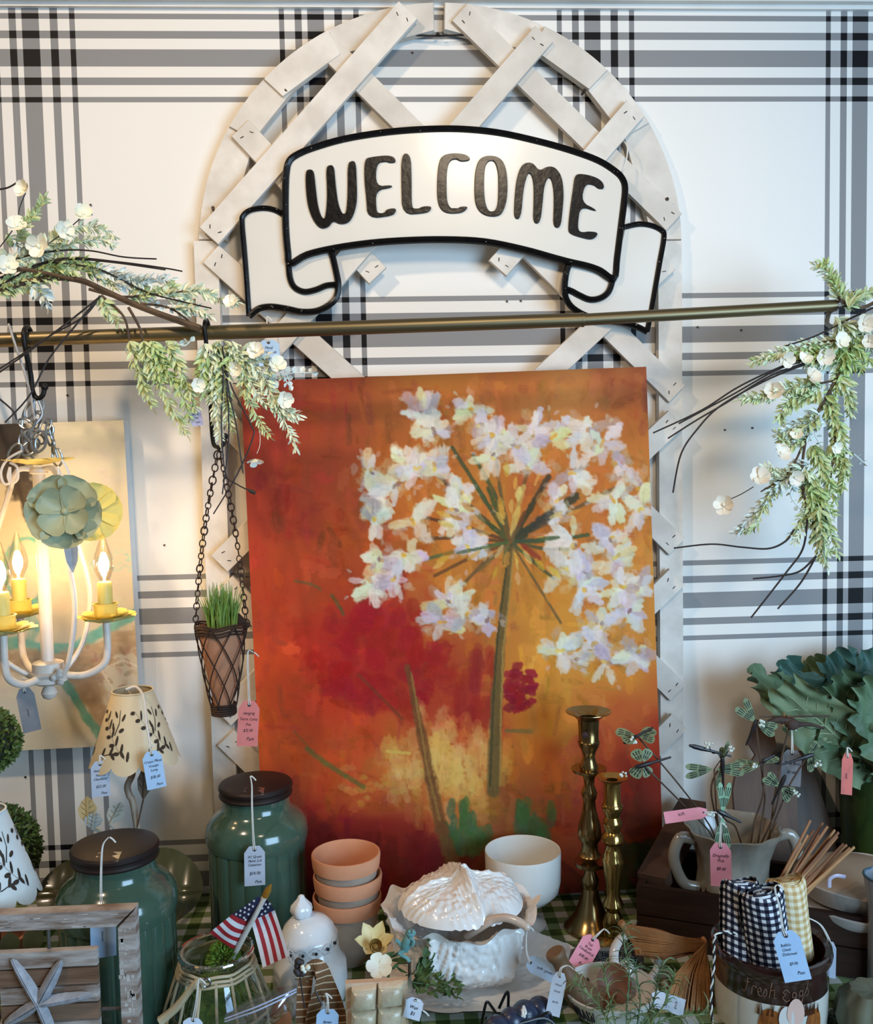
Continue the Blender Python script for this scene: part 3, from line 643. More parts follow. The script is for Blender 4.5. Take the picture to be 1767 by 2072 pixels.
# ================================================================ price tags
M_ink = mat('ink', rgb(24, 24, 34), rgb(30, 30, 44), 60, .6)
M_str = mat('white_string', rgb(232, 228, 218), rgb(214, 210, 200), 90, .85)
TAGC = {'blue': (rgb(168, 200, 232), rgb(176, 206, 236)), 'pink': (rgb(236, 150, 166), rgb(240, 160, 174)), 'grey': (rgb(176, 184, 198), rgb(184, 192, 206)), 'lilac': (rgb(190, 176, 200), rgb(196, 184, 206)), 'dark': (rgb(120, 120, 122), rgb(130, 130, 132)), 'salmon': (rgb(236, 130, 120), rgb(240, 138, 128)), 'white': (rgb(216, 226, 240), rgb(222, 230, 242))}
def price_tag(label, A, B, wpx, col, lines, string, d, d2=None, along=False, side=None, curl=0.0, tip=0.30):
    """A: picture position of the holed end, B: of the plain end; string: list of picture points from the hole up"""
    d2 = d if d2 is None else d2
    a, c = at(*A, d), at(*B, d2); ax = (c - a); L = ax.length; ax.normalize()
    view = ((a + c) / 2 - CAM).normalized()
    wv = view.cross(ax).normalized()
    if wv.x < 0: wv = -wv
    if side is not None: wv = (wv * math.cos(side) + ax.cross(wv) * math.sin(side)).normalized()
    nv = ax.cross(wv).normalized()
    if nv.dot(view) > 0: nv = -nv
    w_ = wpx / pxm((d + d2) / 2)
    T_ = thing('price_tag', label, 'price tag', c, 'handwritten price tags')
    def pt(s, t, h=0.0):
        return a + ax * s * L + wv * t * w_ + nv * (h + curl * L * math.sin(s * PI))
    n = 8; out = [pt(0, -.5 * tip * 1.0 - .1), pt(0, .5 * tip + .1), pt(.17, .5)] + [pt(.17 + .83 * k / n, .5) for k in range(1, n + 1)] + [pt(1 - .83 * k / n, -.5) for k in range(0, n + 1)]
    b = MB()
    rows = [(0, .5 * tip + .1), (.06, .5 * tip + .2), (.17, .5)] + [(.17 + .83 * k / n, .5) for k in range(1, n + 1)]
    for h in (0.0, -0.0007):
        b.add([pt(s, sg_ * t, h) for s, t in rows for sg_ in (-1, 1)], [(2 * i, 2 * i + 1, 2 * i + 3, 2 * i + 2) for i in range(len(rows) - 1)])
    m0 = len(rows) * 2; e = [2 * i for i in range(len(rows))] + [2 * i + 1 for i in range(len(rows) - 1, -1, -1)]
    b.f += [(e[i], e[(i + 1) % len(e)], e[(i + 1) % len(e)] + m0, e[i] + m0) for i in range(len(e))]; b.mi += [0] * len(e)
    b.build('card', mat('tag_card_' + col, *TAGC[col], 30, .75), T_, False)
    b = MB(); hc = pt(.09, 0, .0004); rr = min(.0032, w_ * .09)
    b.add([hc] + [hc + wv * math.cos(k * PI / 6) * rr + ax * math.sin(k * PI / 6) * rr for k in range(12)], [(0, k + 1, (k + 1) % 12 + 1) for k in range(12)])
    b.build('punched_hole', mat('hole_shadow', rgb(60, 50, 48), rgb(46, 40, 40), 40, .9), T_, False)
    if lines:
        b = MB()
        for (s, t, size, body) in lines:
            gv, gf = text_geo(body, size * w_)
            if along: b.add([pt(s + x / L, t - y / w_, .0006) for x, y in gv], gf)
            else: b.add([pt(s - y / L, t + x / w_, .0006) for x, y in gv], gf)
        b.build('handwriting', M_ink, T_, False)['kind'] = 'stuff'
    if string:
        pts = [pt(.09, 0, .0012)] + atp(string, d)
        sd = wv * .0014; cu_ = spl(pts, 5)
        b = MB(); b.tube([p - sd for p in cu_], .0008, 6); b.tube([p + sd * (1 - 2 * i / len(cu_)) for i, p in enumerate(cu_)], .0008, 6); b.tube([cu_[-1], cu_[-1] + Vector((.004, 0, -.003)), cu_[-1] + Vector((.008, 0, -.008))], .0012, 6)
        b.build('string', M_str, T_)
    return T_

# ================================================================ brass rod
M_rod = mat('antique_brass_rod', rgb(118, 104, 76), rgb(104, 92, 66), 3, 0.40, 0.80, stretch=(.3, 8, 8))
RD1, RD2 = .245, .205
ra, rb, rc = at(-160, 693.5, RD1), at(1180, 647, .217), at(1692, 618, RD2)
RD = thing('curtain_rod', 'long brass curtain rod running across in front of the wall', 'curtain rod', rb)
b = MB(); b.tube([ra, rb], .0122, 20); b.build('outer_tube', M_rod, RD)
b = MB(); b.tube([rb, rc], .0106, 20); b.build('inner_tube', M_rod, RD)
b = MB(); b.tube([rb - (rc - rb).normalized() * .003, rb + (rc - rb).normalized() * .001], .0127, 20); b.build('joint_ring', M_rod, RD)
b = MB(); e = rc - Vector((.012, 0, 0)); wq = at(1752, 655, 0); b.tube(spl([e + Vector((0, 0, -.012)), e + Vector((.03, .06, -.03)), Vector((wq.x, -.02, wq.z)), wq], 4), .004, 10); b.box((wq.x, -.002, wq.z), (.022, .004, .04)); b.build('wall_bracket', M_rod, RD)
b = MB(); e = ra + Vector((.012, 0, 0)); b.tube(spl([e + Vector((0, 0, -.014)), e + Vector((0, .06, -.03)), Vector((e.x, -.012, e.z - .02)), Vector((e.x, 0, e.z - .02))], 4), .005, 10); b.box((e.x, -.002, e.z - .02), (.03, .004, .06)); b.build('wall_bracket', M_rod, RD)
def rodp(u):
    t = (u + 160) / (1692 + 160)
    for k in range(4):
        p = at(u, 693.5 - (u + 160) * 75.5 / 1852 - 1.5, RD1 + (RD2 - RD1) * t)
    return p
M_hook = mat('black_hook_iron', rgb(34, 29, 26), rgb(24, 21, 20), 30, .5, .5)
def s_hook(u, label, v_low, r=.0042, tag_=None):
    p = rodp(u); q = at(u + 8, v_low, -p.y); H_ = p.z - q.z
    pts = [p + Vector((.002, .016, .0)), p + Vector((.001, .010, .013)), p + Vector((0, 0, .0175)), p + Vector((0, -.0145, .010)), p + Vector((0, -.0175, -.004)), p + Vector((.001, -.012, -.03)), p + Vector((.002, 0, -H_ * .6)), p + Vector((.004, 0, -H_ + .012)), p + Vector((.012, -.004, -H_)), p + Vector((.022, -.006, -H_ + .004)), p + Vector((.026, -.006, -H_ + .018))]
    b = MB(); b.tube(spl(pts, 6), r, 10); b.ell(pts[-1], r * 1.5, 10, 8); o = b.build('s_hook', M_hook)
    tagp(o, label, 's hook', 'black hooks on the brass rod'); return p + Vector((.014, -.004, -H_))
hk1 = s_hook(56, 'black iron hook on brass rod carrying the silver chandelier chain', 806)
hk2 = s_hook(418, 'black iron hook on brass rod holding up the hanging cone pot', 905, .0036)
b = MB(); p = rodp(18)
b.tube(spl([p + Vector((-.008, .018, .002)), p + Vector((-.003, .008, .018)), p + Vector((.006, -.012, .018)), p + Vector((.016, -.024, -.005)), p + Vector((.030, -.02, -.06)), at(62, 800, .25), at(70, 850, .25)], 6), .0042, 8, flat=.45)
tagp(b.build('cord_strap', mat('pale_plastic', rgb(206, 206, 204), rgb(190, 188, 186), 30, .3)), 'flat white plastic strap looped over the brass rod beside the black hook', 'strap')

# ================================================================ artificial blossom garlands
M_leafs = [mat('pale_leaf_a', rgb(190, 204, 146), rgb(210, 218, 170), 30, .6, sss=.0), mat('pale_leaf_b', rgb(214, 222, 188), rgb(228, 234, 208), 30, .6), mat('pale_leaf_c', rgb(176, 198, 126), rgb(204, 216, 156), 30, .6), mat('frost_leaf', rgb(206, 216, 206), rgb(222, 228, 222), 30, .6)]
M_petal = mat('cream_petal', rgb(238, 234, 206), rgb(244, 240, 224), 40, .6)
M_peach = mat('peach_petal', rgb(226, 214, 190), rgb(236, 226, 208), 40, .6)
M_twig = mat('brown_twig', rgb(94, 72, 50), rgb(66, 49, 35), 40, .7, bump=.5, bscale=120)
M_wire = mat('dark_vine_wire', rgb(36, 27, 24), rgb(26, 20, 20), 40, .55)
def leaf(b, base, d, n, L, w_, fold=.25, droop=.1):
    d = d.normalized(); x = d.cross(n).normalized(); nn = x.cross(d).normalized()
    rows = [(0, .05), (.3, .8), (.6, 1.0), (.85, .55), (1.0, .04)]; vs = []
    for s, k in rows:
        c = base + d * L * s - nn * L * droop * s * s
        vs += [c - x * w_ * k * .5 + nn * w_ * fold * k, c, c + x * w_ * k * .5 + nn * w_ * fold * k]
    fs = []
    for i in range(len(rows) - 1):
        for k in (0, 1): fs.append((3 * i + k, 3 * i + k + 1, 3 * i + k + 4, 3 * i + k + 3))
    b.add(vs, fs)
def rv(): return Vector((rnd.gauss(0, 1), rnd.gauss(0, 1), rnd.gauss(0, 1))).normalized()
def sprig(pts, d, parent, m=0, L=.024, w_=.0082, step=.0055, name='leaf_sprig', rounds=False, stem=True):
    c = spl([at(p[0], p[1], p[2] if len(p) > 2 else d) for p in pts], 6); b = MB()
    if stem: b.tube(c, .0011, 5)
    acc = 0; tot = sum((c[i + 1] - c[i]).length for i in range(len(c) - 1)); run = 0; flip = 1
    for i in range(len(c) - 1):
        sg_ = c[i + 1] - c[i]; ln = sg_.length; tdir = sg_.normalized()
        while acc < ln:
            p = c[i] + tdir * acc; f = (run + acc) / tot
            k = (1.0 - .45 * f) * rnd.uniform(.8, 1.15)
            for q in range(4 if not rounds else 2):
                o_ = rv(); o_ = (o_ - tdir * o_.dot(tdir)).normalized()
                dr = (tdir * (.75 if not rounds else .3) + o_ * .9).normalized()
                leaf(b, p, dr, (rv() + Vector((0, -.6, .8))).normalized(), L * k, w_ * k, .12 if rounds else .25)
            acc += step
        acc -= ln; run += ln
    leaf(b, c[-1], (c[-1] - c[-2]), rv(), L * .6, w_ * .6)
    return b.build(name, M_leafs[m], parent, False, normals=False)
def blossom(p, parent, mt, r=.016, face=None, n=6):
    face = (face or (Vector((rnd.uniform(-.6, .6), -1, rnd.uniform(-.2, .7))))).normalized(); x, y = frame_for(face); b = MB()
    for k in range(n):
        a = 2 * PI * k / n + rnd.uniform(-.2, .2); dr = x * math.cos(a) + y * math.sin(a)
        up_ = rnd.uniform(.08, .55)
        dr = (dr + face * up_).normalized(); nn = (face - dr * face.dot(dr)).normalized(); sd = dr.cross(nn)
        rows = [(0, .12), (.35, .75), (.7, 1.0), (.92, .7), (1.0, .25)]; vs = []
        for s, kk in rows:
            c = p + dr * r * s + face * r * .25 * s * s
            vs += [c - sd * r * .45 * kk + nn * r * .12 * kk, c, c + sd * r * .45 * kk + nn * r * .12 * kk]
        b.add(vs, [(3 * i + q, 3 * i + q + 1, 3 * i + q + 4, 3 * i + q + 3) for i in range(4) for q in (0, 1)])
    b.ell(p + face * r * .2, r * .16, 6, 5)
    return b.build('blossom', mt, parent, True, 180, normals=False)
def wirep(pts, d, parent, r=.0016, r2=None, mt=None, name='vine_wire'):
    c = spl([at(p[0], p[1], p[2] if len(p) > 2 else d) for p in pts], 7); n = len(c)
    rr = [r + ((r2 if r2 else r) - r) * i / (n - 1) for i in range(n)]
    b = MB(); b.tube(c, rr, 6); return b.build(name, mt or M_wire, parent)
GA = thing('blossom_garland', 'artificial pale green and white blossom garland along the left of the brass rod', 'garland', rodp(410))
gd = .265
wirep([(-60, 605), (0, 590), (50, 572), (110, 562), (165, 568), (215, 590), (270, 615), (330, 638), (405, 664)], gd, GA, .0046, .0062, M_twig, 'branch')
wirep([(-40, 560), (30, 545), (90, 552), (150, 566)], gd + .01, GA, .004, .003, M_twig, 'branch')
for p_ in ([(180, 585), (240, 600), (300, 597), (405, 586)], [(205, 598), (250, 640), (262, 690)], [(260, 622), (285, 670), (290, 720)], [(200, 590), (270, 612), (340, 622), (390, 655)]):
    wirep(p_, gd, GA, .0028, .0015, M_twig, 'branch')
for p_ in ([(-20, 560), (30, 525), (110, 508), (180, 507), (250, 520), (317, 524)], [(-20, 570), (60, 540), (140, 522), (240, 530), (330, 542), (369, 549)], [(100, 530), (200, 545), (300, 592), (428, 624)], [(-20, 590), (60, 545), (130, 525), (220, 530), (335, 546)],
           [(203, 598), (170, 640), (100, 680), (40, 720), (-10, 752)], [(203, 600), (140, 650), (60, 710), (-10, 760)], [(200, 602), (160, 650), (100, 725), (60, 800), (10, 855)], [(-10, 800), (25, 830), (34, 850)], [(-10, 384), (15, 380), (35, 369)]):
    wirep(p_, gd + .006, GA, .0017, .0013)
for p_ in ([(440, 700), (452, 760), (448, 850), (456, 955), (480, 980), (515, 997)], [(455, 740), (472, 790), (508, 860), (512, 885), (480, 960), (432, 1040)], [(450, 700), (465, 800), (478, 860), (492, 958)], [(455, 720), (462, 820), (462, 900), (450, 1000)]):
    wirep(p_, gd + .01, GA, .0014, .0012)
b = MB(); q = atp([(500, 990), (508, 994), (517, 998)], gd + .01); b.tube(q, [.001, .0035, .003], 8); b.build('wire_tip', M_wire, GA)
for (p_, mm) in (([(20, 500), (50, 460), (78, 425), (90, 402)], 0), ([(90, 500), (150, 462), (200, 462), (228, 476)], 1), ([(110, 510), (160, 490), (210, 486), (230, 495)], 1), ([(0, 540), (60, 520), (130, 505)], 1), ([(0, 570), (60, 565), (110, 560), (150, 558)], 0), ([(60, 560), (120, 530), (175, 528), (205, 545)], 2), ([(100, 545), (150, 545), (205, 560), (230, 580)], 0),
                 ([(180, 545), (250, 560), (290, 575)], 3), ([(230, 572), (290, 570), (345, 565)], 3), ([(260, 600), (310, 592), (350, 580)], 0), ([(330, 600), (400, 590), (445, 605), (478, 612)], 1), ([(350, 625), (400, 625), (425, 640)], 1), ([(205, 600), (218, 625), (240, 655)], 0), ([(70, 575), (90, 600), (95, 620)], 3), ([(20, 480), (50, 500), (100, 520)], 3), ([(-10, 590), (40, 580), (80, 590)], 0)):
    sprig(p_, gd, GA, mm)
for (p_, mm) in (([(262, 690), (275, 730), (295, 790), (310, 825)], 0), ([(290, 690), (300, 720), (330, 790), (360, 850), (378, 880)], 0), ([(305, 690), (330, 740), (365, 790), (385, 850)], 2), ([(335, 690), (355, 730), (380, 780), (395, 830)], 0), ([(415, 695), (425, 740), (430, 790), (438, 850)], 1), ([(440, 690), (440, 760), (440, 830), (445, 890)], 1),
                 ([(455, 690), (480, 720), (520, 745), (545, 790), (575, 850), (600, 905)], 1), ([(470, 690), (500, 760), (530, 810), (560, 830), (600, 845)], 1), ([(430, 700), (470, 715), (490, 740), (500, 800), (530, 860), (545, 880)], 0), ([(420, 720), (405, 760), (415, 800)], 2), ([(555, 800), (580, 830), (605, 840)], 1), ([(450, 720), (455, 790), (468, 870)], 0), ([(310, 690), (320, 740), (322, 770)], 2), ([(470, 720), (440, 760), (430, 800)], 2), ([(480, 710), (520, 720), (550, 760)], 1)):
    sprig(p_, gd + .004, GA, mm, .025, .0068)
for (p_, mm) in (([(300, 605), (330, 620), (360, 625), (400, 640)], 3), ([(500, 700), (530, 720), (560, 745), (585, 780)], 3), ([(20, 500), (60, 490), (110, 480)], 3), ([(540, 720), (570, 740), (585, 770)], 3), ([(350, 690), (372, 700), (385, 690)], 3), ([(510, 740), (540, 770), (560, 810)], 3), ([(550, 770), (590, 755), (632, 755)], 3), ([(0, 520), (40, 530), (90, 510)], 1)):
    sprig(p_, gd - .002, GA, mm, .017, .015, .013, 'round_leaf_sprig', True)
for (u, v, r) in ((52, 384, .016), (34, 458, .017), (168, 433, .016), (128, 466, .017), (80, 498, .02), (468, 612, .013), (520, 712, .016), (560, 740, .016), (576, 808, .015), (15, 540, .018), (400, 780, .013), (480, 745, .014)):
    blossom(at(u, v, gd + .012), GA, M_petal, r)
wirep([(52, 390), (40, 420), (32, 455), (0, 500)], gd + .008, GA, .0009); wirep([(165, 440), (130, 470), (95, 495)], gd + .008, GA, .0009); wirep([(526, 872), (526, 900), (520, 918)], gd + .008, GA, .0005, mt=M_str)
blossom(at(517, 928, gd + .01), GA, M_petal, .015, Vector((.1, -.4, -1)), 5)

GB = thing('blossom_garland', 'artificial blossom garland hanging down the right side from the brass rod end', 'garland', rodp(1690))
gd = .215
wirep([(1790, 600), (1745, 622), (1700, 608)], gd + .006, GB, .004, .003, M_twig, 'branch'); wirep([(1790, 640), (1745, 670), (1705, 740), (1675, 800), (1640, 862), (1625, 930), (1628, 1010), (1655, 1085), (1668, 1125)], gd, GB, .0036, .0018, M_twig, 'branch')
for p_ in ([(1720, 690), (1680, 690), (1620, 700)], [(1690, 770), (1640, 780), (1592, 795)], [(1640, 860), (1600, 950), (1540, 995)], [(1680, 790), (1690, 880), (1680, 980)], [(1700, 612), (1690, 570), (1685, 560)]):
    wirep(p_, gd, GB, .0024, .0013, M_twig, 'branch')
for p_ in ([(1790, 612), (1720, 645), (1650, 680), (1590, 700)], [(1670, 722), (1600, 735), (1500, 780), (1420, 830), (1322, 876)], [(1660, 725), (1580, 745), (1480, 800), (1374, 857)], [(1650, 728), (1560, 760), (1470, 815), (1410, 850), (1352, 887)], [(1655, 728), (1560, 765), (1460, 820), (1410, 870), (1378, 920), (1362, 997)],
           [(1608, 1070), (1590, 1095), (1555, 1110), (1500, 1107), (1440, 1101), (1364, 1109)], [(1634, 1050), (1625, 1110), (1590, 1160), (1520, 1250)], [(1652, 1125), (1620, 1180), (1574, 1232)], [(1652, 1125), (1620, 1155), (1580, 1165), (1524, 1171)], [(1660, 1020), (1672, 1050), (1668, 1090)], [(1740, 618), (1700, 622), (1672, 640)]):
    wirep(p_, gd + .006, GB, .0020, .0015)
for (p_, mm) in (([(1702, 608), (1690, 570), (1668, 548), (1652, 538)], 1), ([(1705, 620), (1740, 600), (1775, 585)], 0), ([(1700, 690), (1640, 700), (1580, 712), (1535, 728)], 1), ([(1700, 730), (1640, 730), (1590, 725)], 1), ([(1660, 780), (1600, 785), (1550, 800), (1498, 810)], 0), ([(1660, 790), (1620, 810), (1590, 830), (1575, 845)], 0), ([(1700, 760), (1715, 790), (1722, 830)], 0),
                 ([(1660, 840), (1620, 855), (1585, 875)], 3), ([(1645, 880), (1600, 890), (1575, 878)], 3), ([(1670, 800), (1690, 860), (1700, 930), (1700, 990)], 2), ([(1650, 900), (1670, 960), (1690, 1010)], 2), ([(1640, 940), (1600, 960), (1560, 1000), (1520, 1050), (1490, 1078)], 3), ([(1630, 950), (1590, 960), (1550, 945)], 1), ([(1640, 960), (1640, 1020), (1610, 1070), (1605, 1085)], 0),
                 ([(1650, 980), (1670, 1030), (1690, 1040)], 2), ([(1660, 1010), (1650, 1070), (1665, 1135)], 0), ([(1670, 1040), (1680, 1080), (1695, 1120)], 0), ([(1720, 690), (1750, 720), (1767, 730)], 2), ([(1720, 720), (1700, 760), (1690, 800)], 2), ([(1700, 700), (1730, 740), (1750, 745)], 2), ([(1690, 640), (1720, 660), (1770, 655)], 1), ([(1680, 900), (1700, 930), (1712, 960)], 2), ([(1700, 650), (1740, 690), (1775, 700)], 0), ([(1660, 970), (1640, 1000), (1655, 1050)], 2), ([(1690, 700), (1650, 715), (1640, 745)], 1)):
    sprig(p_, gd, GB, mm, .026, .0076)
    if len(p_) > 2: sprig([(u + rnd.uniform(-14, 14), v + rnd.uniform(-10, 16), gd + rnd.uniform(-.012, .016)) for u, v in p_], gd, GB, (mm + rnd.choice([0, 1])) % 3, .024, .0072, .0065)
for (p_, mm) in (([(1690, 720), (1650, 760), (1640, 800)], 3), ([(1690, 850), (1650, 870), (1660, 900)], 3), ([(1670, 850), (1700, 890), (1715, 905)], 3), ([(1700, 900), (1730, 920), (1748, 936)], 3), ([(1620, 960), (1600, 1000), (1620, 1030)], 3), ([(1700, 670), (1730, 690), (1740, 720)], 3), ([(1680, 820), (1640, 850), (1630, 900)], 1)):
    sprig(p_, gd - .004, GB, mm, .017, .014, .013, 'round_leaf_sprig', True)
for (u, v, r, c) in ((1590, 727, .016, 1), (1628, 728, .014, 0), (1668, 722, .017, 1), (1566, 792, .018, 1), (1640, 764, .018, 1), (1580, 918, .018, 1), (1536, 966, .019, 1), (1608, 966, .015, 1), (1465, 1022, .019, 1), (1748, 655, .018, 1), (1700, 690, .016, 0), (1612, 880, .012, 0), (1690, 905, .012, 0), (1760, 690, .014, 1)):
    blossom(at(u, v, gd + .012), GB, M_peach if c else M_petal, r)
wirep([(1473, 1012), (1500, 1000), (1525, 985)], gd + .008, GB, .0009)

# ================================================================ chandelier
M_cw = mat('cream_iron', rgb(226, 216, 204), rgb(214, 204, 192), 12, .4)
M_yw = mat('yellow_tin', rgb(222, 204, 112), rgb(206, 190, 104), 20, .5)
M_sage = mat('sage_tin', rgb(178, 180, 144), rgb(162, 166, 130), 14, .5)
M_sil = mat('silver_chain', rgb(166, 166, 164), rgb(140, 140, 140), 30, .3, .7)
M_bulb = mat_glass('bulb_glass', (1.0, .96, .88), .06)
M_fil = mat('lit_filament', (1, .8, .5), (1, .8, .5), 5, .5, emit=(1.0, .70, .34), estr=85)
cd = .235; ctop = at(78, 945, cd); cbot = at(95, 1345, cd); cx_, cy_ = ctop.x, -cd
hubz = cbot.z
CH = thing('chandelier', 'small cream iron chandelier with three lit candle bulbs and tin flowers', 'chandelier', (cx_, cy_, hubz - .04))
c0 = Vector((cx_, cy_, 0))
b = MB(); b.lathe([(.0105, hubz), (.0105, ctop.z - .012), (.015, ctop.z - .010), (.015, ctop.z - .004), (.0105, ctop.z)], 20, c0); b.build('column', M_cw, CH)
b = MB(); b.lathe([(.004, hubz - .060), (.010, hubz - .057), (.0135, hubz - .049), (.010, hubz - .040), (.005, hubz - .036), (.018, hubz - .034), (.031, hubz - .028), (.031, hubz - .012), (.026, hubz - .010), (.026, hubz + .004), (.022, hubz + .006), (.010, hubz + .008)], 28, c0); b.build('hub', M_cw, CH)
def petal_dish(b, c, r, n, lift, seg=9, tw=0.0, face=Vector((0, 0, 1)), wide=.62, cup=.3, pointed=False):
    x, y = frame_for(face)
    for k in range(n):
        a = 2 * PI * k / n + tw; dr = x * math.cos(a) + y * math.sin(a); sd = face.cross(dr)
        vs = []
        rows = [(0.05, .3), (.3, .8), (.55, 1.0), (.75, .7), (.9, .3), (1.0, .04)] if pointed else [(0.05, .25), (.3, .62), (.6, 1.0), (.82, .90), (.94, .6), (1.0, .12)]
        for s, kk in rows:
            for q in (-1, -.5, 0, .5, 1):
                vs.append(c + dr * r * s + sd * (r * wide * .6 * kk * q) + face * (r * lift * s ** 1.5 + r * cup * .3 * kk * q * q + r * .02 * math.sin(7 * s + 3 * q + k)))
        b.add(vs, [(5 * i + q, 5 * i + q + 1, 5 * i + q + 6, 5 * i + q + 5) for i in range(5) for q in range(4)])
CR = .101
for an in (0, 133, 249):
    a = math.radians(an); dr = Vector((math.cos(a), math.sin(a), 0)); zb = hubz + .070
    q = [c0 + dr * .02 + Vector((0, 0, hubz - .018)), c0 + dr * .06 + Vector((0, 0, hubz - .020)), c0 + dr * .092 + Vector((0, 0, hubz - .004)), c0 + dr * CR + Vector((0, 0, hubz + .02)), c0 + dr * CR + Vector((0, 0, zb))]
    b = MB(); b.tube(spl(q, 6), .0062, 10); b.build('arm', M_cw, CH)
    pc = c0 + dr * CR + Vector((0, 0, zb))
    b = MB(); petal_dish(b, pc, .054, 7, .22, tw=an); petal_dish(b, pc + Vector((0, 0, .004)), .040, 6, .35, tw=an + .4); b.build('drip_flower', M_yw, CH, True, 180, normals=False)
    b = MB(); b.lathe([(.014, zb + .004), (.019, zb + .010), (.0195, zb + .030), (.022, zb + .033), (.0185, zb + .033), (.0182, zb + .012)], 24, (pc.x, pc.y, 0), caps=(True, False)); b.build('candle_cup', M_yw, CH)
    b = MB(); b.lathe([(.0125, zb + .012), (.0125, zb + .068), (.011, zb + .070)], 20, (pc.x, pc.y, 0)); b.build('candle_sleeve', M_yw, CH)
    bz = zb + .070
    b = MB(); b.lathe([(.006, bz - .002), (.0095, bz + .006), (.0160, bz + .020), (.0178, bz + .030), (.0150, bz + .046), (.0085, bz + .064), (.004, bz + .078), (.0012, bz + .084)], 20, (pc.x, pc.y, 0)); ob = b.build('bulb', M_bulb, CH)
    b = MB(); b.ell((pc.x, pc.y, bz + .026), (.0072, .0072, .0120), 12, 10); b.tube([(pc.x, pc.y, bz), (pc.x, pc.y, bz + .02)], .0016, 6); b.build('filament', M_fil, ob)
    l = bpy.data.lights.new('candle_bulb_light', 'POINT'); l.energy = 2.4; l.color = (1.0, .66, .34); l.shadow_soft_size = .010
    lo = bpy.data.objects.new('candle_bulb_light', l); COL.objects.link(lo); lo.location = pc + Vector((0, 0, .098))
# cage stems from the top collar round to the hub
for an, R_ in ((-28, .060), (50, .078), (195, .09)):
    a = math.radians(an); dr = Vector((math.cos(a), math.sin(a), 0)); H_ = ctop.z - hubz
    q = [c0 + dr * .008 + Vector((0, 0, ctop.z - .004)), c0 + dr * .034 + Vector((0, 0, ctop.z - .006)), c0 + dr * .050 + Vector((0, 0, ctop.z - .05)), c0 + dr * R_ * .85 + Vector((0, 0, hubz + H_ * .62)), c0 + dr * R_ * 1.12 + Vector((0, 0, hubz + H_ * .33)), c0 + dr * R_ * .9 + Vector((0, 0, hubz + .03)), c0 + dr * .034 + Vector((0, 0, hubz - .014)), c0 + dr * .022 + Vector((0, 0, hubz - .016))]
    b = MB(); b.tube(spl(q, 7), .0044, 8); b.build('cage_stem', M_cw, CH)
b = MB(); petal_dish(b, Vector((cx_, cy_, ctop.z + .004)), .058, 6, .16, wide=.9, cup=.2); b.build('crown_flower', M_yw, CH, True, 180, normals=False)
fc = at(132, 1036, cd + .075); fdir = Vector((.12, -1, .12)).normalized()
b = MB(); petal_dish(b, fc, .060, 5, .16, face=fdir, wide=.98, cup=1.0, tw=.3); petal_dish(b, fc + fdir * .004, .042, 4, .40, face=fdir, wide=.95, cup=1.1, tw=.9); b.ell(fc + fdir * .006, .006, 10, 8); b.build('tin_flower', M_sage, CH, True, 180, normals=False)
fc2 = at(186, 1036, cd - .005); fd2 = Vector((.35, -1, .1)).normalized()
b = MB(); petal_dish(b, fc2, .050, 6, .12, face=fd2, wide=.95, cup=.5, tw=.1); b.build('tin_flower', M_yw, CH, True, 180, normals=False)['label'] = 'yellow tin flower'
b = MB(); l0 = at(148, 1160, cd + .07); leaf(b, l0, at(142, 1085, cd + .07) - l0, Vector((0.2, -1, 0)), .068, .022, .08, 0); b.build('tin_leaf', mat('grey_tin_leaf', rgb(176, 178, 182), rgb(160, 164, 170), 30, .5), CH, False, normals=False)
b = MB(); h = Vector((cx_, cy_, hubz - .018))
for k in range(3): b.lathe([(.0315 + .0006 * k, -.001), (.0325 + .0006 * k, 0), (.0315 + .0006 * k, .001)], 28, h + Vector((0, 0, .002 * k)), caps=(False, False))
for k in range(8): b.ell(h + Vector((.026 + rnd.uniform(-.008, .008), -.028 + rnd.uniform(-.004, .004), rnd.uniform(-.008, .012))), (.006, .004, .005), 8, 6, Matrix.Rotation(rnd.uniform(0, 3), 3, 'Y'))
b.build('tie_string', mat('clear_tape_string', rgb(210, 206, 198), rgb(190, 186, 178), 40, .25), CH)
# tangled silver chain, its links each a part
lk = MB()
lk.tube([Vector((.0075 * math.cos(t), 0, .014 * math.sin(t))) for t in [k * 2 * PI / 18 for k in range(19)]], .0017, 6, cap=False)
lko = lk.build('chain_link', M_sil, CH); lko.data.transform(Matrix.Translation(WL[CH.name])); first = True
def put_link(src, parent, p, R, sc=1.0, first=False):
    o = src if first else src.copy()
    if not first: COL.objects.link(o)
    o.parent = parent; o.matrix_local = Matrix.Translation(Vector(p) - wloc(parent)) @ R.to_4x4() @ Matrix.Diagonal((sc, sc, sc, 1)); return o
ch_pts = [hk1, at(60, 830, cd), at(52, 858, cd + .01), at(75, 850, cd - .01), at(92, 862, cd + .01), at(70, 885, cd + .015), at(100, 880, cd), at(108, 905, cd), at(46, 895, cd), at(62, 905, cd + .012), at(82, 895, cd + .02), at(30, 915, cd + .02), at(116, 925, cd)]
for i, p in enumerate(ch_pts):
    put_link(lko, CH, p + Vector((0, 0, -.012 if i == 0 else 0)), Matrix.Rotation(rnd.uniform(0, PI) if i else .2, 3, 'Z') @ Matrix.Rotation(rnd.uniform(-1.2, 1.2) if i else 0, 3, 'Y'), rnd.uniform(.95, 1.35), i == 0)
b = MB()
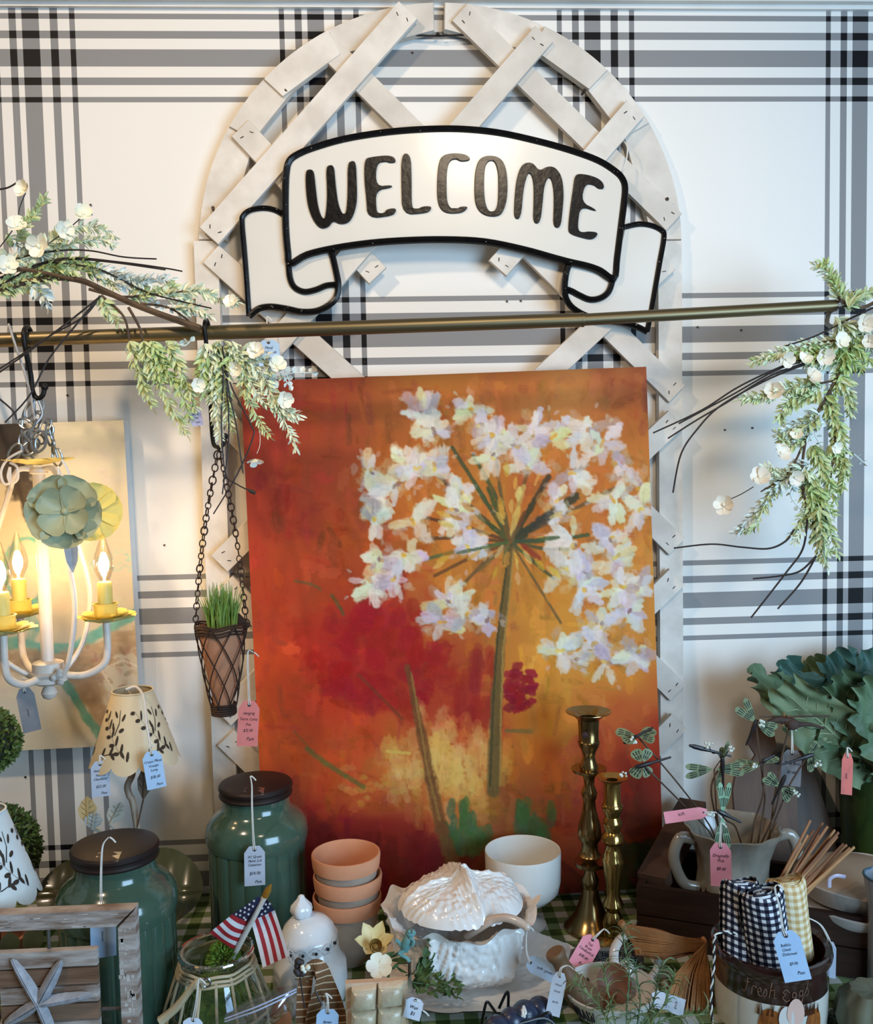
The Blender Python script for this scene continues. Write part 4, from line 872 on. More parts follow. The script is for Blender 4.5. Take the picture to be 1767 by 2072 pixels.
for q in ([hk1 + Vector((0, 0, -.004)), at(85, 840, cd + .01), at(62, 870, cd + .02), at(48, 900, cd + .015), at(45, 915, cd + .02)], [hk1, at(50, 830, cd), at(44, 870, cd), at(50, 905, cd), at(78, 940, cd)],
          [at(75, 848, cd + .02), at(62, 880, cd + .02), at(70, 915, cd + .02), at(90, 905, cd + .02), at(92, 880, cd + .02), at(76, 872, cd + .02), at(62, 890, cd + .02)], [at(100, 870, cd), at(110, 905, cd), at(118, 930, cd)], [at(80, 852, cd), at(106, 862, cd), at(104, 880, cd), at(86, 872, cd)]):
    b.tube(spl(q, 7), .0022, 7)
b.build('silver_cord', M_sil, CH)
b = MB()
for q in ([at(45, 912, cd + .03), at(15, 930, cd + .03), at(2, 955, cd + .03), at(8, 978, cd + .03), at(20, 975, cd + .03), at(20, 945, cd + .03)], [at(20, 945, cd + .03), at(16, 965, cd + .03), at(24, 978, cd + .03), at(36, 968, cd + .03), at(34, 945, cd + .03), at(20, 936, cd + .03)], [at(125, 930, cd + .03), at(138, 955, cd + .03), at(133, 970, cd + .03), at(120, 962, cd + .03), at(118, 945, cd + .03)]):
    b = MB(); b.tube(spl(q, 6), .0022, 7); b.build('power_cord', M_cw, CH)
price_tag('dark grey price tag hanging under the chandelier hub', (48, 1392), (66, 1480), 34, 'dark', [(.55, 0, .13, 'Chandelier')], [(46, 1372)], cd + .03, along=True, curl=.05)

# ================================================================ hanging cone pot
M_rust = mat('rusty_wire', rgb(66, 44, 32), rgb(44, 30, 24), 60, .7, .4)
M_terra = mat('terracotta', rgb(212, 148, 110), rgb(200, 132, 94), 14, .85, bump=.15)
M_cone = mat('pale_terracotta', rgb(176, 124, 92), rgb(158, 108, 80), 10, .85, bump=.15)
kd = RD1 + .0; kt = at(438, 1262, kd); kb = at(461, 1438, kd); kt = Vector((kt.x, -kd, kt.z)); R_k = 51 / pxm(kd); R_b = 20 / pxm(kd); Hk = kt.z - kb.z
HP = thing('hanging_cone_pot', 'terracotta cone in a rusty wire basket hung on chains with grass inside', 'hanging planter', (kt.x, -kd, kb.z))
kx = at(450, 1350, kd).x
tilt = Matrix.Rotation(math.radians(-4), 3, 'Y')
kc = Vector((kx, -kd, kt.z))
b = MB(); b.lathe([(.012, -Hk * .98), (.015, -Hk * .97), (R_k * .90, -.012), (R_k * .94, -.004), (R_k * .90, -.003), (R_k * .82, -.014), (.012, -Hk * .93)], 32, kc); b.build('cone', M_cone, HP)
b = MB()
for s in (-1, 1):
    for k in range(7):
        a0 = 2 * PI * k / 7; q = []
        for i in range(13):
            t = i / 12; r = (R_k * 1.0) * (1 - t) ** .8 + R_b * (1 - (1 - t) ** .8) + .002
            a = a0 + s * t * 2.0; q.append(kc + Vector((r * math.cos(a), r * math.sin(a), -Hk * t)))
        b.tube(q, .0012, 5)
b.build('wire_mesh', M_rust, HP)
b = MB()
for (r, z) in ((R_k, 0), (R_k * 1.01, -.004), (R_k * .98, -.010), (R_k * .95, -.015)):
    b.tube([kc + Vector((r * math.cos(t), r * math.sin(t), z + .002 * math.sin(5 * t))) for t in [k * 2 * PI / 32 for k in range(33)]], .0017, 6, cap=False)
b.build('rim_wire', M_rust, HP)
b = MB()
for j in range(5):
    b.tube([kc + Vector(((R_b + .003 + .001 * math.sin(9 * t + j)) * math.cos(t), (R_b + .003) * math.sin(t), -Hk + .004 * j - .004)) for t in [k * 2 * PI / 24 for k in range(25)]], .0022, 6, cap=False)
b.build('base_coil', M_rust, HP)
M_grass = mat('green_grass_blades', rgb(84, 122, 44), rgb(120, 150, 66), 40, .6)
b = MB()
for k in range(150):
    a = rnd.uniform(0, 2 * PI); r = R_k * .55 * math.sqrt(rnd.random()); p = kc + Vector((r * math.cos(a) + .002, r * math.sin(a), -.02)); h = rnd.uniform(.055, .092)
    lx, ly = rnd.gauss(0, .008), rnd.gauss(0, .008); q = [p, p + Vector((lx * .3, ly * .3, h * .5)), p + Vector((lx, ly, h))]
    b.ribbon(q, [.0028, .0024, .0004], Vector((rnd.uniform(-.6, .6), -1, 0)))
b.build('grass', M_grass, HP, False, normals=False)['kind'] = 'stuff'
lk = MB(); lk.tube([Vector((.0048 * math.cos(t), 0, .0062 * math.sin(t))) for t in [k * 2 * PI / 14 for k in range(15)]], .0011, 6, cap=False)
lro = lk.build('chain_link', M_rust, HP); lro.data.transform(Matrix.Translation(WL[HP.name])); n_ = 0
top = hk2
for s in (-1, 1):
    e = kc + Vector((s * R_k, 0, .002)); bow = Vector((s * .004, 0, 0)); dist = (top - e).length; N = int(dist / .0108)
    for i in range(N + 1):
        t = i / N; p = top.lerp(e, t) + bow * math.sin(t * PI) * 1.5 + Vector((0, 0, -.003))
        ax = (e - top).normalized(); R = ax.to_track_quat('Z', 'Y').to_matrix() @ Matrix.Rotation((i % 2) * PI / 2 + rnd.uniform(-.5, .5), 3, 'Z')
        put_link(lro, HP, p, R, rnd.uniform(.9, 1.25), n_ == 0); n_ += 1
e = kc + Vector((R_k, 0, 0)); b = MB(); b.prism([e + Vector((-.014, -.004, -.002)), e + Vector((.010, -.004, -.006)), e + Vector((-.012, -.004, .018))], (0, .003, 0)); b.build('metal_tab', M_rust, HP)
price_tag('pink price tag hanging beside the cone pot against the red canvas', (505, 1418), (500, 1510), 42, 'salmon', [(.30, 0, .20, 'Hanging'), (.43, 0, .20, 'Terra Cotta'), (.55, 0, .20, 'Pot'), (.68, 0, .20, '$12.00'), (.87, .12, .24, 'Pam')], [(503, 1380), (502, 1330), (505, 1316), (514, 1320)], .20)
price_tag('small lilac price tag half hidden in the hanging greenery', (393, 826), (400, 862), 24, 'lilac', [(.4, 0, .24, 'Floral'), (.6, 0, .24, 'Vine'), (.85, .1, .24, 'Pam')], [(391, 800), (388, 780)], .255)
price_tag('pale blue price tag hanging under the left end of the welcome sign', (543, 688), (546, 740), 42, 'blue', [(.35, 0, .2, 'Metal'), (.52, 0, .2, 'Welcome'), (.8, 0, .2, '$48.00')], [(542, 670), (541, 640)], .07)
# ================================================================ things standing on the table
def stand(u, v, d):
    p = at(u, v, d); return Vector((p.x, p.y, TZ)), p.z - TZ
M_jade = mat('jade_glaze', rgb(70, 94, 78), rgb(54, 80, 66), 7, .16, coat=.5, detail=5)
M_lid = mat('bronze_lid', rgb(44, 32, 28), rgb(32, 24, 22), 10, .5, .25, spec=.35)
M_tape = mat_glass('clear_tape', (.86, .84, .9), .12, .25)
def green_jar(u, v, d, label):
    c, H = stand(u, v, d); R = .0885
    J = thing('ribbed_jar', label, 'jar', c, 'green ribbed jars')
    n = 18
    prof = [(.060, 0), (.078, .002), (.083, .010)] + [(.0845, .012 + (H - .120) * k / 6) for k in range(7)]
    z1 = H - .112
    shoulder = [(.0870, z1 + .003), (.0890, z1 + .010), (.0895, z1 + .022), (.0870, z1 + .036), (.080, z1 + .047), (.070, z1 + .056), (.0625, z1 + .062), (.0595, z1 + .068), (.0585, z1 + .078), (.0585, z1 + .092)]
    P_ = prof + shoulder
    def rf(a, i):
        if 2 <= i < 2 + 8:
            f = abs(math.sin(a * n / 2)); return 1 + .042 * (f ** .5 - .8)
        return 1.0
    b = MB(); b.lathe(P_, 144, c, rf); b.build('body', M_jade, J)
    b = MB(); b.lathe([(.0600, H - .025), (.0635, H - .025), (.0645, H - .022), (.0630, H - .019), (.0632, H - .015), (.0648, H - .012), (.0648, H - .008), (.0625, H - .0045), (.058, H - .0030), (.050, H - .0010), (.020, H + .0016), (.001, H + .002)], 64, c, caps=(True, True)); b.build('lid', M_lid, J, True, 25)
    b = MB(); q = c + Vector((.004, -.048, H - .0015)); b.grid(lambda s, t: q + Vector((-.017 + .034 * s, -.014 + .022 * t, .0025 * t - .0012 + (-.004 * max(0, .4 - t) * 2))), 4, 4); b.build('tape', M_tape, J, False, normals=False)
    return c, H
jc1, jh1 = green_jar(517, 1578, .216, 'green ribbed ceramic jar with bronze lid standing beside the terracotta pots')
jc2, jh2 = green_jar(232, 1702, .462, 'green ribbed ceramic jar with bronze lid standing behind the starfish frame')
price_tag('grey blue price tag hanging on the front of the green jar by the flag', (515, 1712), (516, 1792), 42, 'grey', [(.30, 0, .19, 'PC Green'), (.40, 0, .19, 'Metal Lid'), (.50, 0, .19, 'Cannister'), (.72, 0, .22, '$24.00'), (.93, .16, .22, 'Pam')], [(513, 1690), (511, 1630), (511, 1590), (508, 1570)], .318)
price_tag('blue price tag with sideways writing hanging inside the starfish frame opening', (208, 1840), (210, 1937), 50, 'blue', [(.55, 0, .13, 'Cannister')], [(205, 1815), (206, 1750), (210, 1710), (222, 1694)], .570, along=True)

# ---- terracotta pots in a stack
c, H = stand(700, 1724, .285); R = 71.5 / pxm(.285)
M_pota = mat('pot_grey_band', rgb(168, 152, 134), rgb(150, 132, 116), 20, .85)
ph = .112; gap = (H - ph) / 2
for k in range(3):
    z = TZ + gap * k; cc = Vector((c.x + (.002 if k == 1 else 0), c.y, z))
    PO = thing('terracotta_pot', ['lowest terracotta pot of the stack of three', 'middle terracotta pot of the stack of three', 'topmost terracotta pot of the stack of three'][k], 'flower pot', cc, 'stacked terracotta pots')
    b = MB(); b.lathe([(R * .64, 0), (R * .66, .003), (R * .92, ph - .024)], 48, cc, caps=(True, False)); b.lathe([(R * .60, .004), (R * .66, .030), (R * .86, ph - .030)], 48, cc, caps=(True, False)); b.build('body', M_pota, PO)
    b = MB(); b.lathe([(R * .88, ph - .0255), (R * .955, ph - .025), (R * .97, ph - .021), (R * 1.0, ph - .004), (R * .985, ph - .0005), (R * .95, ph), (R * .905, ph - .004), (R * .83, ph - .030), (R * .60, .012), (R * .3, .006), (.001, .006)], 56, cc, caps=(False, True)); b.build('rim', M_terra, PO)

# ---- white footed bowl
c, H = stand(1058, 1719, .202); R = 79.5 / pxm(.202)
M_cer = mat('white_ceramic', rgb(226, 224, 216), rgb(216, 214, 206), 8, .22, coat=.3)
FB = thing('footed_bowl', 'plain white deep bowl on a foot behind the cabbage tureen', 'bowl', c)
b = MB(); b.lathe([(.030, H - .098), (R * .70, H - .090), (R * .93, H - .074), (R * .985, H - .055), (R, H - .004), (R * .99, H), (R * .96, H - .001), (R * .955, H - .050), (R * .90, H - .072), (R * .6, H - .086), (.001, H - .088)], 64, c, caps=(True, True)); b.build('bowl', M_cer, FB)
b = MB(); b.lathe([(.040, 0), (.041, .004), (.024, .012), (.018, .022), (.026, H - .098), (.030, H - .094)], 40, c); b.build('foot', M_cer, FB)

# ---- cabbage tureen
td = .364; pc_, ph_ = stand(955, 1952, td)
M_cab = mat('white_majolica', rgb(240, 236, 230), rgb(234, 230, 224), 18, .2, coat=.5)
tc_ = at(932, 1836, td); TC = Vector((tc_.x, tc_.y, TZ)); RT = 152 / pxm(td); HR = tc_.z - TZ
PL = thing('cabbage_plate', 'white embossed oval cabbage leaf platter under the tureen', 'plate', TC)
def pebble(p, f=150, k=.5):
    return noise.cell(p * f) * 0 + noise.voronoi(p * f)[0][0]
def plate_pt(s, t):
    a = 2 * PI * s; r = t
    rr = 1 + .035 * math.sin(5 * a + .5) + .02 * math.sin(9 * a); X = .168 * r * rr * math.cos(a); Y = .142 * r * rr * math.sin(a)
    z = .006 + .022 * max(0, r - .55) ** 1.5 / .3
    p = Vector((X + .022, Y - .016, z))
    vein = math.exp(-(((a * 9 / (2 * PI)) % 1) - .5) ** 2 * 60) * r
    p.z += .0016 * vein - .0022 * pebble(p, 95) * min(1, r * 2)
    return TC + p
b = MB(); b.grid(plate_pt, 160, 34, True)
b.grid(lambda s, t: plate_pt(s, 1 - t) + Vector((0, 0, -.0045 if t > 0 else -.0015)), 160, 6, True)
b.build('platter', M_cab, PL, True, 180)
TU = thing('cabbage_tureen', 'white ceramic cabbage shaped soup tureen with ruffled rim and lid', 'tureen', TC + Vector((0, 0, .012)))
def ruff(a): return .030 * math.sin(7 * a + .6) + .022 * math.sin(15 * a + 1)
def bowl_pt(s, t):
    a = 2 * PI * s
    rr = [.52, .62, .84, .88, .90, .93, .99, 1.08]; zz = [.010, .012, .035, .060, .080, HR - .012, HR - .002, HR + .004]
    x = t * 7; i = min(6, int(x)); f = x - i; r = rr[i] + (rr[i + 1] - rr[i]) * f; z = zz[i] + (zz[i + 1] - zz[i]) * f
    k = max(0, (t - .62) / .38); r *= 1 + ruff(a) * k * .8; z += .007 * k * math.sin(7 * a + 2.2) + .004 * k * math.sin(15 * a)
    m = (a * 5 / (2 * PI) + .13) % 1 - .5
    d_ = .012 * math.exp(-(m / .035) ** 2) if t < .8 else 0
    d_ += .005 * math.exp(-((abs(m) * 3.2 - (t - .1) * 1.4) % .28 - .14) ** 2 * 600) * (abs(m) < .30) * (t < .75)
    p = Vector((RT * r * math.cos(a), RT * .92 * r * math.sin(a), z))
    d_ += (-.080 * RT * pebble(p + Vector((3, 1, 2)), 85)) * (abs(m) > .22) * (t < .85)
    q = 1 + d_ / max(.03, RT * r)
    return TC + Vector((p.x * q, p.y * q, p.z))
b = MB(); b.grid(bowl_pt, 220, 56, True)
def bowl_in(s, t):
    p = bowl_pt(s, 1) - TC; a = 2 * PI * s; e = bowl_pt(s, .8) - TC
    if t < .5: q = p.lerp(Vector((e.x * .96, e.y * .96, HR - .010)), t * 2)
    else: q = Vector((e.x * .96, e.y * .96, HR - .010)).lerp(Vector((e.x * .82, e.y * .82, HR - .05)), t * 2 - 1)
    return TC + q + Vector((0, 0, .0005))
b.grid(bowl_in, 220, 6, True); b.build('bowl', M_cab, TU, True, 180)
def lid_pt(s, t):
    a = 2 * PI * s; r = 1 - t
    R0 = RT * .86; ht = .054
    m = (a * 4 / (2 * PI) + .30) % 1 - .5
    z = HR - .004 + ht * math.sqrt(max(0, 1 - (r * .985) ** 2.6))
    d_ = .0075 * math.exp(-(m / .045) ** 2) * min(1, r * 2.5) + .0028 * math.exp(-((abs(m) * 2.4 + r * 1.0) % .2 - .1) ** 2 * 700) * (abs(m) < .33)
    p = Vector((R0 * r * math.cos(a), R0 * .9 * r * math.sin(a), z))
    d_ -= .0048 * pebble(p + Vector((7, 1, 2)), 85) * min(1, (1 - r) * 6) * (abs(m) > .12)
    # one big leaf folds over the crown and lifts as the handle
    fold = math.exp(-((p.x * .90 + p.y * .42 - .006 - .25 * (p.y * .9 - p.x * .42)) / .015) ** 2) * max(0, 1 - (r / .62) ** 2)
    return TC + p + Vector((p.x * .3, p.y * .3, 1)).normalized() * (d_ + .020 * fold)
b = MB(); b.grid(lid_pt, 200, 70, True); b.build('lid', M_cab, TU, True, 180)
q = [at(985, 1868, td + .085), at(1000, 1860, td + .09), at(1022, 1857, td + .10), at(1045, 1863, td + .11), at(1066, 1875, td + .12)]
b = MB(); b.tube(spl([q[0] + Vector((-.03, .02, -.03))] + q, 6), [.0066] * 31, 12, flat=1.0); b.ell(q[-1], .0068, 12, 8)
LA = b.build('ladle', mat('cream_ceramic_handle', rgb(214, 194, 176), rgb(204, 184, 168), 16, .25, coat=.4)); tagp(LA, 'cream ceramic ladle with its handle sticking out of the cabbage tureen', 'ladle')
price_tag('sky blue price tag tied to the ladle of the cabbage tureen', (1068, 1945), (1132, 1976), 36, 'blue', [(.55, 0, .22, 'Soup Tureen')], [(1066, 1925), (1066, 1890), (1070, 1874)], .475, .50, along=True)
price_tag('pale grey price tag tied round the wooden masher handle', (1135, 1968), (1118, 2055), 30, 'white', [(.3, 0, .2, 'Wood'), (.45, 0, .2, 'Scoop'), (.7, 0, .2, '$6.00')], [(1136, 1960), (1150, 1954), (1163, 1962)], .535)

# ---- brass candlesticks
M_brass = mat('aged_brass', rgb(150, 128, 86), rgb(124, 102, 64), 10, .22, .95)
M_brass2 = mat('bright_brass', rgb(176, 148, 88), rgb(150, 122, 66), 10, .18, .95)
c, H = stand(1191, 1440, .225)
k = 1 / pxm(.225)
CS = thing('brass_candlestick', 'tall brass candlestick with wide drip dish, the taller of the two', 'candlestick', c, 'brass candlesticks')
def vz(v): return at(1195, v, .225).z - TZ
b = MB(); b.lathe([(.047, 0), (.048, .004), (.046, .008), (.036, .018), (.028, .030), (.022, .045), (.016, .062), (.0125, .080), (.011, vz(1805)), (.015, vz(1790)), (.016, vz(1778)), (.010, vz(1765)), (.008, vz(1755))], 40, c); b.build('base', M_brass, CS)
b = MB(); b.lathe([(.008, vz(1757)), (.027, vz(1750)), (.0285, vz(1742)), (.027, vz(1742)), (.010, vz(1746))], 40, c); b.build('lower_disc', M_brass, CS)
b = MB(); b.lathe([(.010, vz(1748)), (.020, vz(1730)), (.015, vz(1722)), (.014, vz(1706)), (.020, vz(1696)), (.0215, vz(1685)), (.0195, vz(1668)), (.0125, vz(1640)), (.0105, vz(1620)), (.0125, vz(1614)), (.0145, vz(1604)), (.012, vz(1596)), (.009, vz(1588)), (.010, vz(1574)), (.014, vz(1566))], 40, c); b.build('stem', M_brass, CS)
b = MB(); b.lathe([(.012, vz(1568)), (.030, vz(1560)), (.032, vz(1554)), (.030, vz(1554)), (.012, vz(1560))], 40, c); b.build('upper_disc', M_brass, CS)
b = MB(); b.lathe([(.015, vz(1562)), (.0165, vz(1552)), (.013, vz(1540)), (.0105, vz(1530)), (.0135, vz(1518)), (.0185, vz(1508)), (.020, vz(1500)), (.018, vz(1496)), (.0182, vz(1470)), (.0195, H - .014), (.028, H - .006), (.0405, H), (.0402, H + .001), (.026, H - .004), (.016, H - .010), (.015, H - .03), (.001, H - .031)], 44, c); b.build('candle_cup', M_brass, CS)
p = at(1184, 1487, .246); b = MB(); b.tube([p + Vector((0, .002, 0)), p + Vector((0, -.001, 0)), p + Vector((0, -.002, 0))], [.0055, .0055, .003], 14); b.build('dark_felt_dot', mat('maroon_felt', rgb(50, 24, 20), rgb(40, 18, 16), 40, .8), CS)
c, H = stand(1239, 1572, .278)
CS2 = thing('brass_candlestick', 'shorter brass candlestick with turned balusters in front of the tall one', 'candlestick', c, 'brass candlesticks')
def vz(v): return at(1239, v, .278).z - TZ
b = MB(); b.lathe([(.030, 0), (.031, .004), (.026, .008), (.016, .012), (.017, vz(1880)), (.0185, vz(1866)), (.014, vz(1850)), (.010, vz(1842))], 40, c); b.build('base', M_brass2, CS2)
b = MB(); b.lathe([(.010, vz(1845)), (.014, vz(1838)), (.0185, vz(1830)), (.016, vz(1822)), (.0115, vz(1812)), (.0130, vz(1790)), (.0185, vz(1746)), (.0185, vz(1738)), (.016, vz(1733)), (.0165, vz(1728)), (.013, vz(1720)), (.012, vz(1710)), (.014, vz(1706)), (.0195, vz(1700)), (.018, vz(1690)), (.013, vz(1682)), (.0165, vz(1668)), (.0160, vz(1662)), (.012, vz(1652)), (.016, vz(1642)), (.018, vz(1636)), (.0185, vz(1630)), (.0165, vz(1626))], 40, c); b.build('stem', M_brass2, CS2)
b = MB(); b.lathe([(.0165, vz(1628)), (.0145, vz(1622)), (.0145, H - .010), (.020, H - .006), (.0272, H - .001), (.0275, H), (.025, H), (.016, H - .004), (.010, H - .005), (.0095, H - .03), (.001, H - .031)], 40, c); b.build('candle_cup', M_brass2, CS2)

# ---- lamps with pierced metal shades
M_shade = mat('cream_tin_shade', rgb(222, 202, 164), rgb(214, 194, 156), 10, .5)
M_shadew = mat('white_tin_shade', rgb(222, 226, 222), rgb(208, 212, 206), 14, .55)
M_cut = mat('dark_cutout', rgb(64, 48, 34), rgb(50, 38, 28), 20, .8)
def shade(parent, c, z0, z1, r0, r1, m, seed, n=10):
    rr = random.Random(seed)
    def pt(s, t):
        a = 2 * PI * s; k = t
        sc = abs(math.sin(a * n / 2)) ** .6
        z = z1 + (z0 - z1) * (1 - (1 - t)) ; r = r1 + (r0 - r1) * t
        if t > .97: z -= .013 * sc; r += .004 * sc
        return c + Vector((r * math.cos(a), r * math.sin(a), z))
    b = MB(); b.grid(pt, 160, 34, True); b.tube([c + Vector((r1 * math.cos(t), r1 * math.sin(t), z1)) for t in [k * 2 * PI / 32 for k in range(33)]], .0016, 6, cap=False); b.build('shade', m, parent, True, 180, normals=False)
    b = MB()
    def sp(a, t, off=.0007):
        r = r1 + (r0 - r1) * t + off; return c + Vector((r * math.cos(a), r * math.sin(a), z1 + (z0 - z1) * t))
    for g in range(5):
        a0 = -PI / 2 + g * 2 * PI / 5 - .55
        def br(pts, nl):
            for i in range(len(pts) - 1):
                (a, t), (a2, t2) = pts[i], pts[i + 1]
                w_ = .012; b.add([sp(a - w_, t), sp(a + w_, t + .01), sp(a2 + w_, t2 + .01), sp(a2 - w_, t2)], [(0, 1, 2, 3)])
                for sd in (-1, 1):
                    am = (a + a2) / 2 + sd * .15; tm = (t + t2) / 2 + .02 * sd
                    lw, lh = .088, .058; th = math.atan2(t2 - t, (a2 - a) * .6) + sd * .9
                    ring_ = [(am + math.cos(x) * lw * math.cos(th) - math.sin(x) * lw * .42 * math.sin(th), tm + (math.cos(x) * lh * math.sin(th) * 1.3 + math.sin(x) * lh * .5 * math.cos(th))) for x in [k * PI / 4 for k in range(8)]]
                    b.add([sp(am, tm)] + [sp(*q) for q in ring_], [(0, 1 + k, 1 + (k + 1) % 8) for k in range(8)])
        br([(a0 + .55 - .16 * i, .88 - .11 * i) for i in range(7)], 0)
        br([(a0 + .45, .78), (a0 + .2, .80), (a0 - .05, .84)], 0); br([(a0 + .2, .55), (a0 + .32, .38), (a0 + .30, .2)], 0)
    b.build('leaf_cutouts', M_cut, parent, False, normals=False)['kind'] = 'stuff'
M_lst = mat('painted_lamp_stem', rgb(186, 170, 148), rgb(150, 128, 106), 20, .5)
ld = .215; lt = at(268, 1397, ld); lb = at(266, 1528, ld); LC = Vector((lt.x, -ld, 0))
LP = thing('leaf_lamp', 'small lamp with cream pierced tin shade and twisted leafy stem', 'lamp', (LC.x, LC.y, TZ))
shade(LP, LC, lb.z, lt.z, 85 / pxm(ld), 40 / pxm(ld), M_shade, 3)
b = MB(); b.lathe([(.055, TZ), (.056, TZ + .006), (.030, TZ + .014), (.008, TZ + .022)], 32, LC); b.build('base', M_lst, LP)
b = MB(); b.tube(spl([LC + Vector((-.004, 0, TZ + .015)), LC + Vector((.010, 0, TZ + .08)), at(272, 1640, ld), at(262, 1610, ld), at(258, 1590, ld), at(268, 1565, ld), at(262, 1540, ld), LC + Vector((0, 0, lt.z - .03))], 7), .0058, 10); b.build('stem', M_lst, LP)
b = MB(); b.tube([LC + Vector((0, 0, lt.z - .035)), LC + Vector((0, 0, lt.z - .012))], .012, 16)
for k in range(3):
    a = k * 2 * PI / 3; b.tube([LC + Vector((0, 0, lt.z - .012)), LC + Vector((38 / pxm(ld) * math.cos(a), 38 / pxm(ld) * math.sin(a), lt.z - .004))], .0012, 6)
b.build('shade_holder', M_lst, LP)
def tin_leaf(b, c0_, c1_, w_, n):
    leaf(b, c0_, c1_ - c0_, n, (c1_ - c0_).length, w_, .10, .04)
for (p0, p1, w_, cc) in (((178, 1668), (176, 1612), .032, rgb(206, 178, 122)), ((186, 1678), (192, 1642), .032, rgb(178, 186, 182)), ((222, 1668), (246, 1624), .030, rgb(190, 184, 168)), ((290, 1618), (296, 1548), .026, rgb(96, 76, 58))):
    b = MB(); tin_leaf(b, at(*p0, ld + .02), at(*p1, ld + .02), w_, Vector((.2, -1, .2))); b.tube([at(*p0, ld + .02), at(p0[0] + (258 - p0[0]) * .5, 1690, ld), LC + Vector((0, 0, TZ + .05))], .0016, 6)
    a_, c_ = at(*p0, ld + .0235), at(*p1, ld + .0235); b.tube([a_, c_], .0009, 5)
    for k in (.3, .5, .7):
        m_ = a_.lerp(c_, k); 
        for s in (-1, 1): b.tube([m_, m_ + (c_ - a_) * .16 + Vector((s * w_ * .32, -.001, 0))], .0006, 4)
    b.build('tin_leaf', mat('leaf_paint_%d' % p0[0], cc, tuple(x * .8 for x in cc), 30, .5), LP, True, 60, normals=False)
b = MB(); b.tube(spl([at(255, 1395, ld + .03), at(275, 1390, ld + .03), at(290, 1410, ld + .05), at(296, 1460, ld + .07), at(303, 1505, ld + .08)], 6), .0022, 7); b.build('power_cord', M_cw, LP)
price_tag('pale blue price tag on the cord of the cream lamp shade', (306, 1520), (318, 1595), 38, 'blue', [(.3, 0, .2, 'Cream Metal'), (.42, 0, .2, 'Vintage'), (.53, 0, .2, 'Lamp'), (.72, 0, .22, '$18.00'), (.93, .16, .22, 'Pam')], [(303, 1502)], ld + .085)
price_tag('grey blue price tag hanging below the left side of the cream lamp shade', (202, 1540), (205, 1612), 36, 'grey', [(.3, 0, .2, 'Mushroom'), (.42, 0, .2, 'Painted'), (.53, 0, .2, 'Chandelier'), (.74, 0, .22, '$22.00'), (.93, .16, .22, 'Pam')], [(203, 1528)], ld + .06)
ld = .52; lt = at(-34, 1640, ld); lb = at(-34, 1800, ld); LC = Vector((lt.x, -ld, 0))
LP2 = thing('leaf_lamp', 'lamp with white pierced tin shade cut off by the left edge', 'lamp', (LC.x, LC.y, TZ))
shade(LP2, LC, lb.z, lt.z, 98 / pxm(ld), 42 / pxm(ld), M_shadew, 4)
b = MB(); b.lathe([(.045, TZ), (.046, TZ + .006), (.022, TZ + .014), (.006, TZ + .03), (.006, lt.z - .03), (.012, lt.z - .03), (.012, lt.z - .01)], 24, LC); b.build('base', M_lst, LP2)
for (p0, p1, w_) in (((22, 1935), (18, 1885), .030), ((58, 1935), (76, 1868), .030)):
    b = MB(); tin_leaf(b, at(*p0, ld), at(*p1, ld), w_, Vector((.2, -1, .2))); b.tube([at(*p0, ld), LC + Vector((0, 0, TZ + .02))], .0016, 6); b.build('tin_leaf', mat('olive_tin', rgb(120, 108, 60), rgb(96, 84, 46), 20, .5), LP2, True, 60, normals=False)

# ---- boxwood topiary
M_box = mat('boxwood_leaf', rgb(72, 92, 36), rgb(96, 112, 48), 60, .6)
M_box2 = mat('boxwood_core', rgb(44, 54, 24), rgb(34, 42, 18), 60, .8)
yd = .30; t1 = at(-26, 1499, yd); t2 = at(-6, 1718, yd)
TP = thing('boxwood_topiary', 'double ball boxwood topiary cut off by the left edge', 'topiary', (t1.x, -yd, TZ))
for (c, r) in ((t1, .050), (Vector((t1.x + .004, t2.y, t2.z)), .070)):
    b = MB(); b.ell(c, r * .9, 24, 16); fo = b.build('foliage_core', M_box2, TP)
    b = MB()
    for k in range(int(2600 * (r / .07) ** 2)):
        n = rv(); p = c + n * r * rnd.uniform(.88, 1.0); leaf(b, p, (n + rv() * .9).normalized(), (n + rv()).normalized(), rnd.uniform(.007, .011), .005, .2)
    o = b.build('foliage', M_box, TP, False, normals=False); o['kind'] = 'stuff'
b = MB(); b.tube([Vector((t1.x, -yd, TZ + .06)), t1], .006, 8); b.build('trunk', M_twig, TP)
cc = Vector((t1.x, -yd, TZ)); b = MB(); b.lathe([(.035, 0), (.045, .06), (.048, .06), (.048, .075), (.042, .075), (.040, .062), (.001, .06)], 32, cc); b.build('pot', M_terra, TP)

# ---- olive leaf platter behind the left jar
M_olive = mat('olive_glaze', rgb(74, 72, 42), rgb(58, 58, 32), 12, .25, coat=.4)
oc = at(246, 1808, .300); nrm = Vector((.05, -.72, .69)).normalized(); xa = Vector((1, 0, 0)); xa = (xa - nrm * xa.dot(nrm)).normalized(); ya = nrm.cross(xa)
OP = thing('leaf_platter', 'olive green leaf shaped platter propped behind the left green jar', 'platter', oc)
def olp(s, t, h=0.0):
    a = 2 * PI * s; r = t * (1 + .06 * math.cos(2 * a) + .10 * max(0, math.cos(a - .9)) ** 12)
    z = .012 * t ** 3 + .0025 * math.sin(14 * t * math.cos(a)) * (t > .25) + .004 * math.exp(-((math.sin(a)) / .06) ** 2)
    return oc + xa * (.128 * r * math.cos(a)) + ya * (.078 * r * math.sin(a)) + nrm * (z + h)
b = MB(); b.grid(lambda s, t: olp(s, t), 96, 22, True); b.grid(lambda s, t: olp(s, 1 - t, -.005 if t > 0 else 0), 96, 8, True); b.build('dish', M_olive, OP, True, 180)
lowest = min((olp(s / 24, 1).z for s in range(24)))
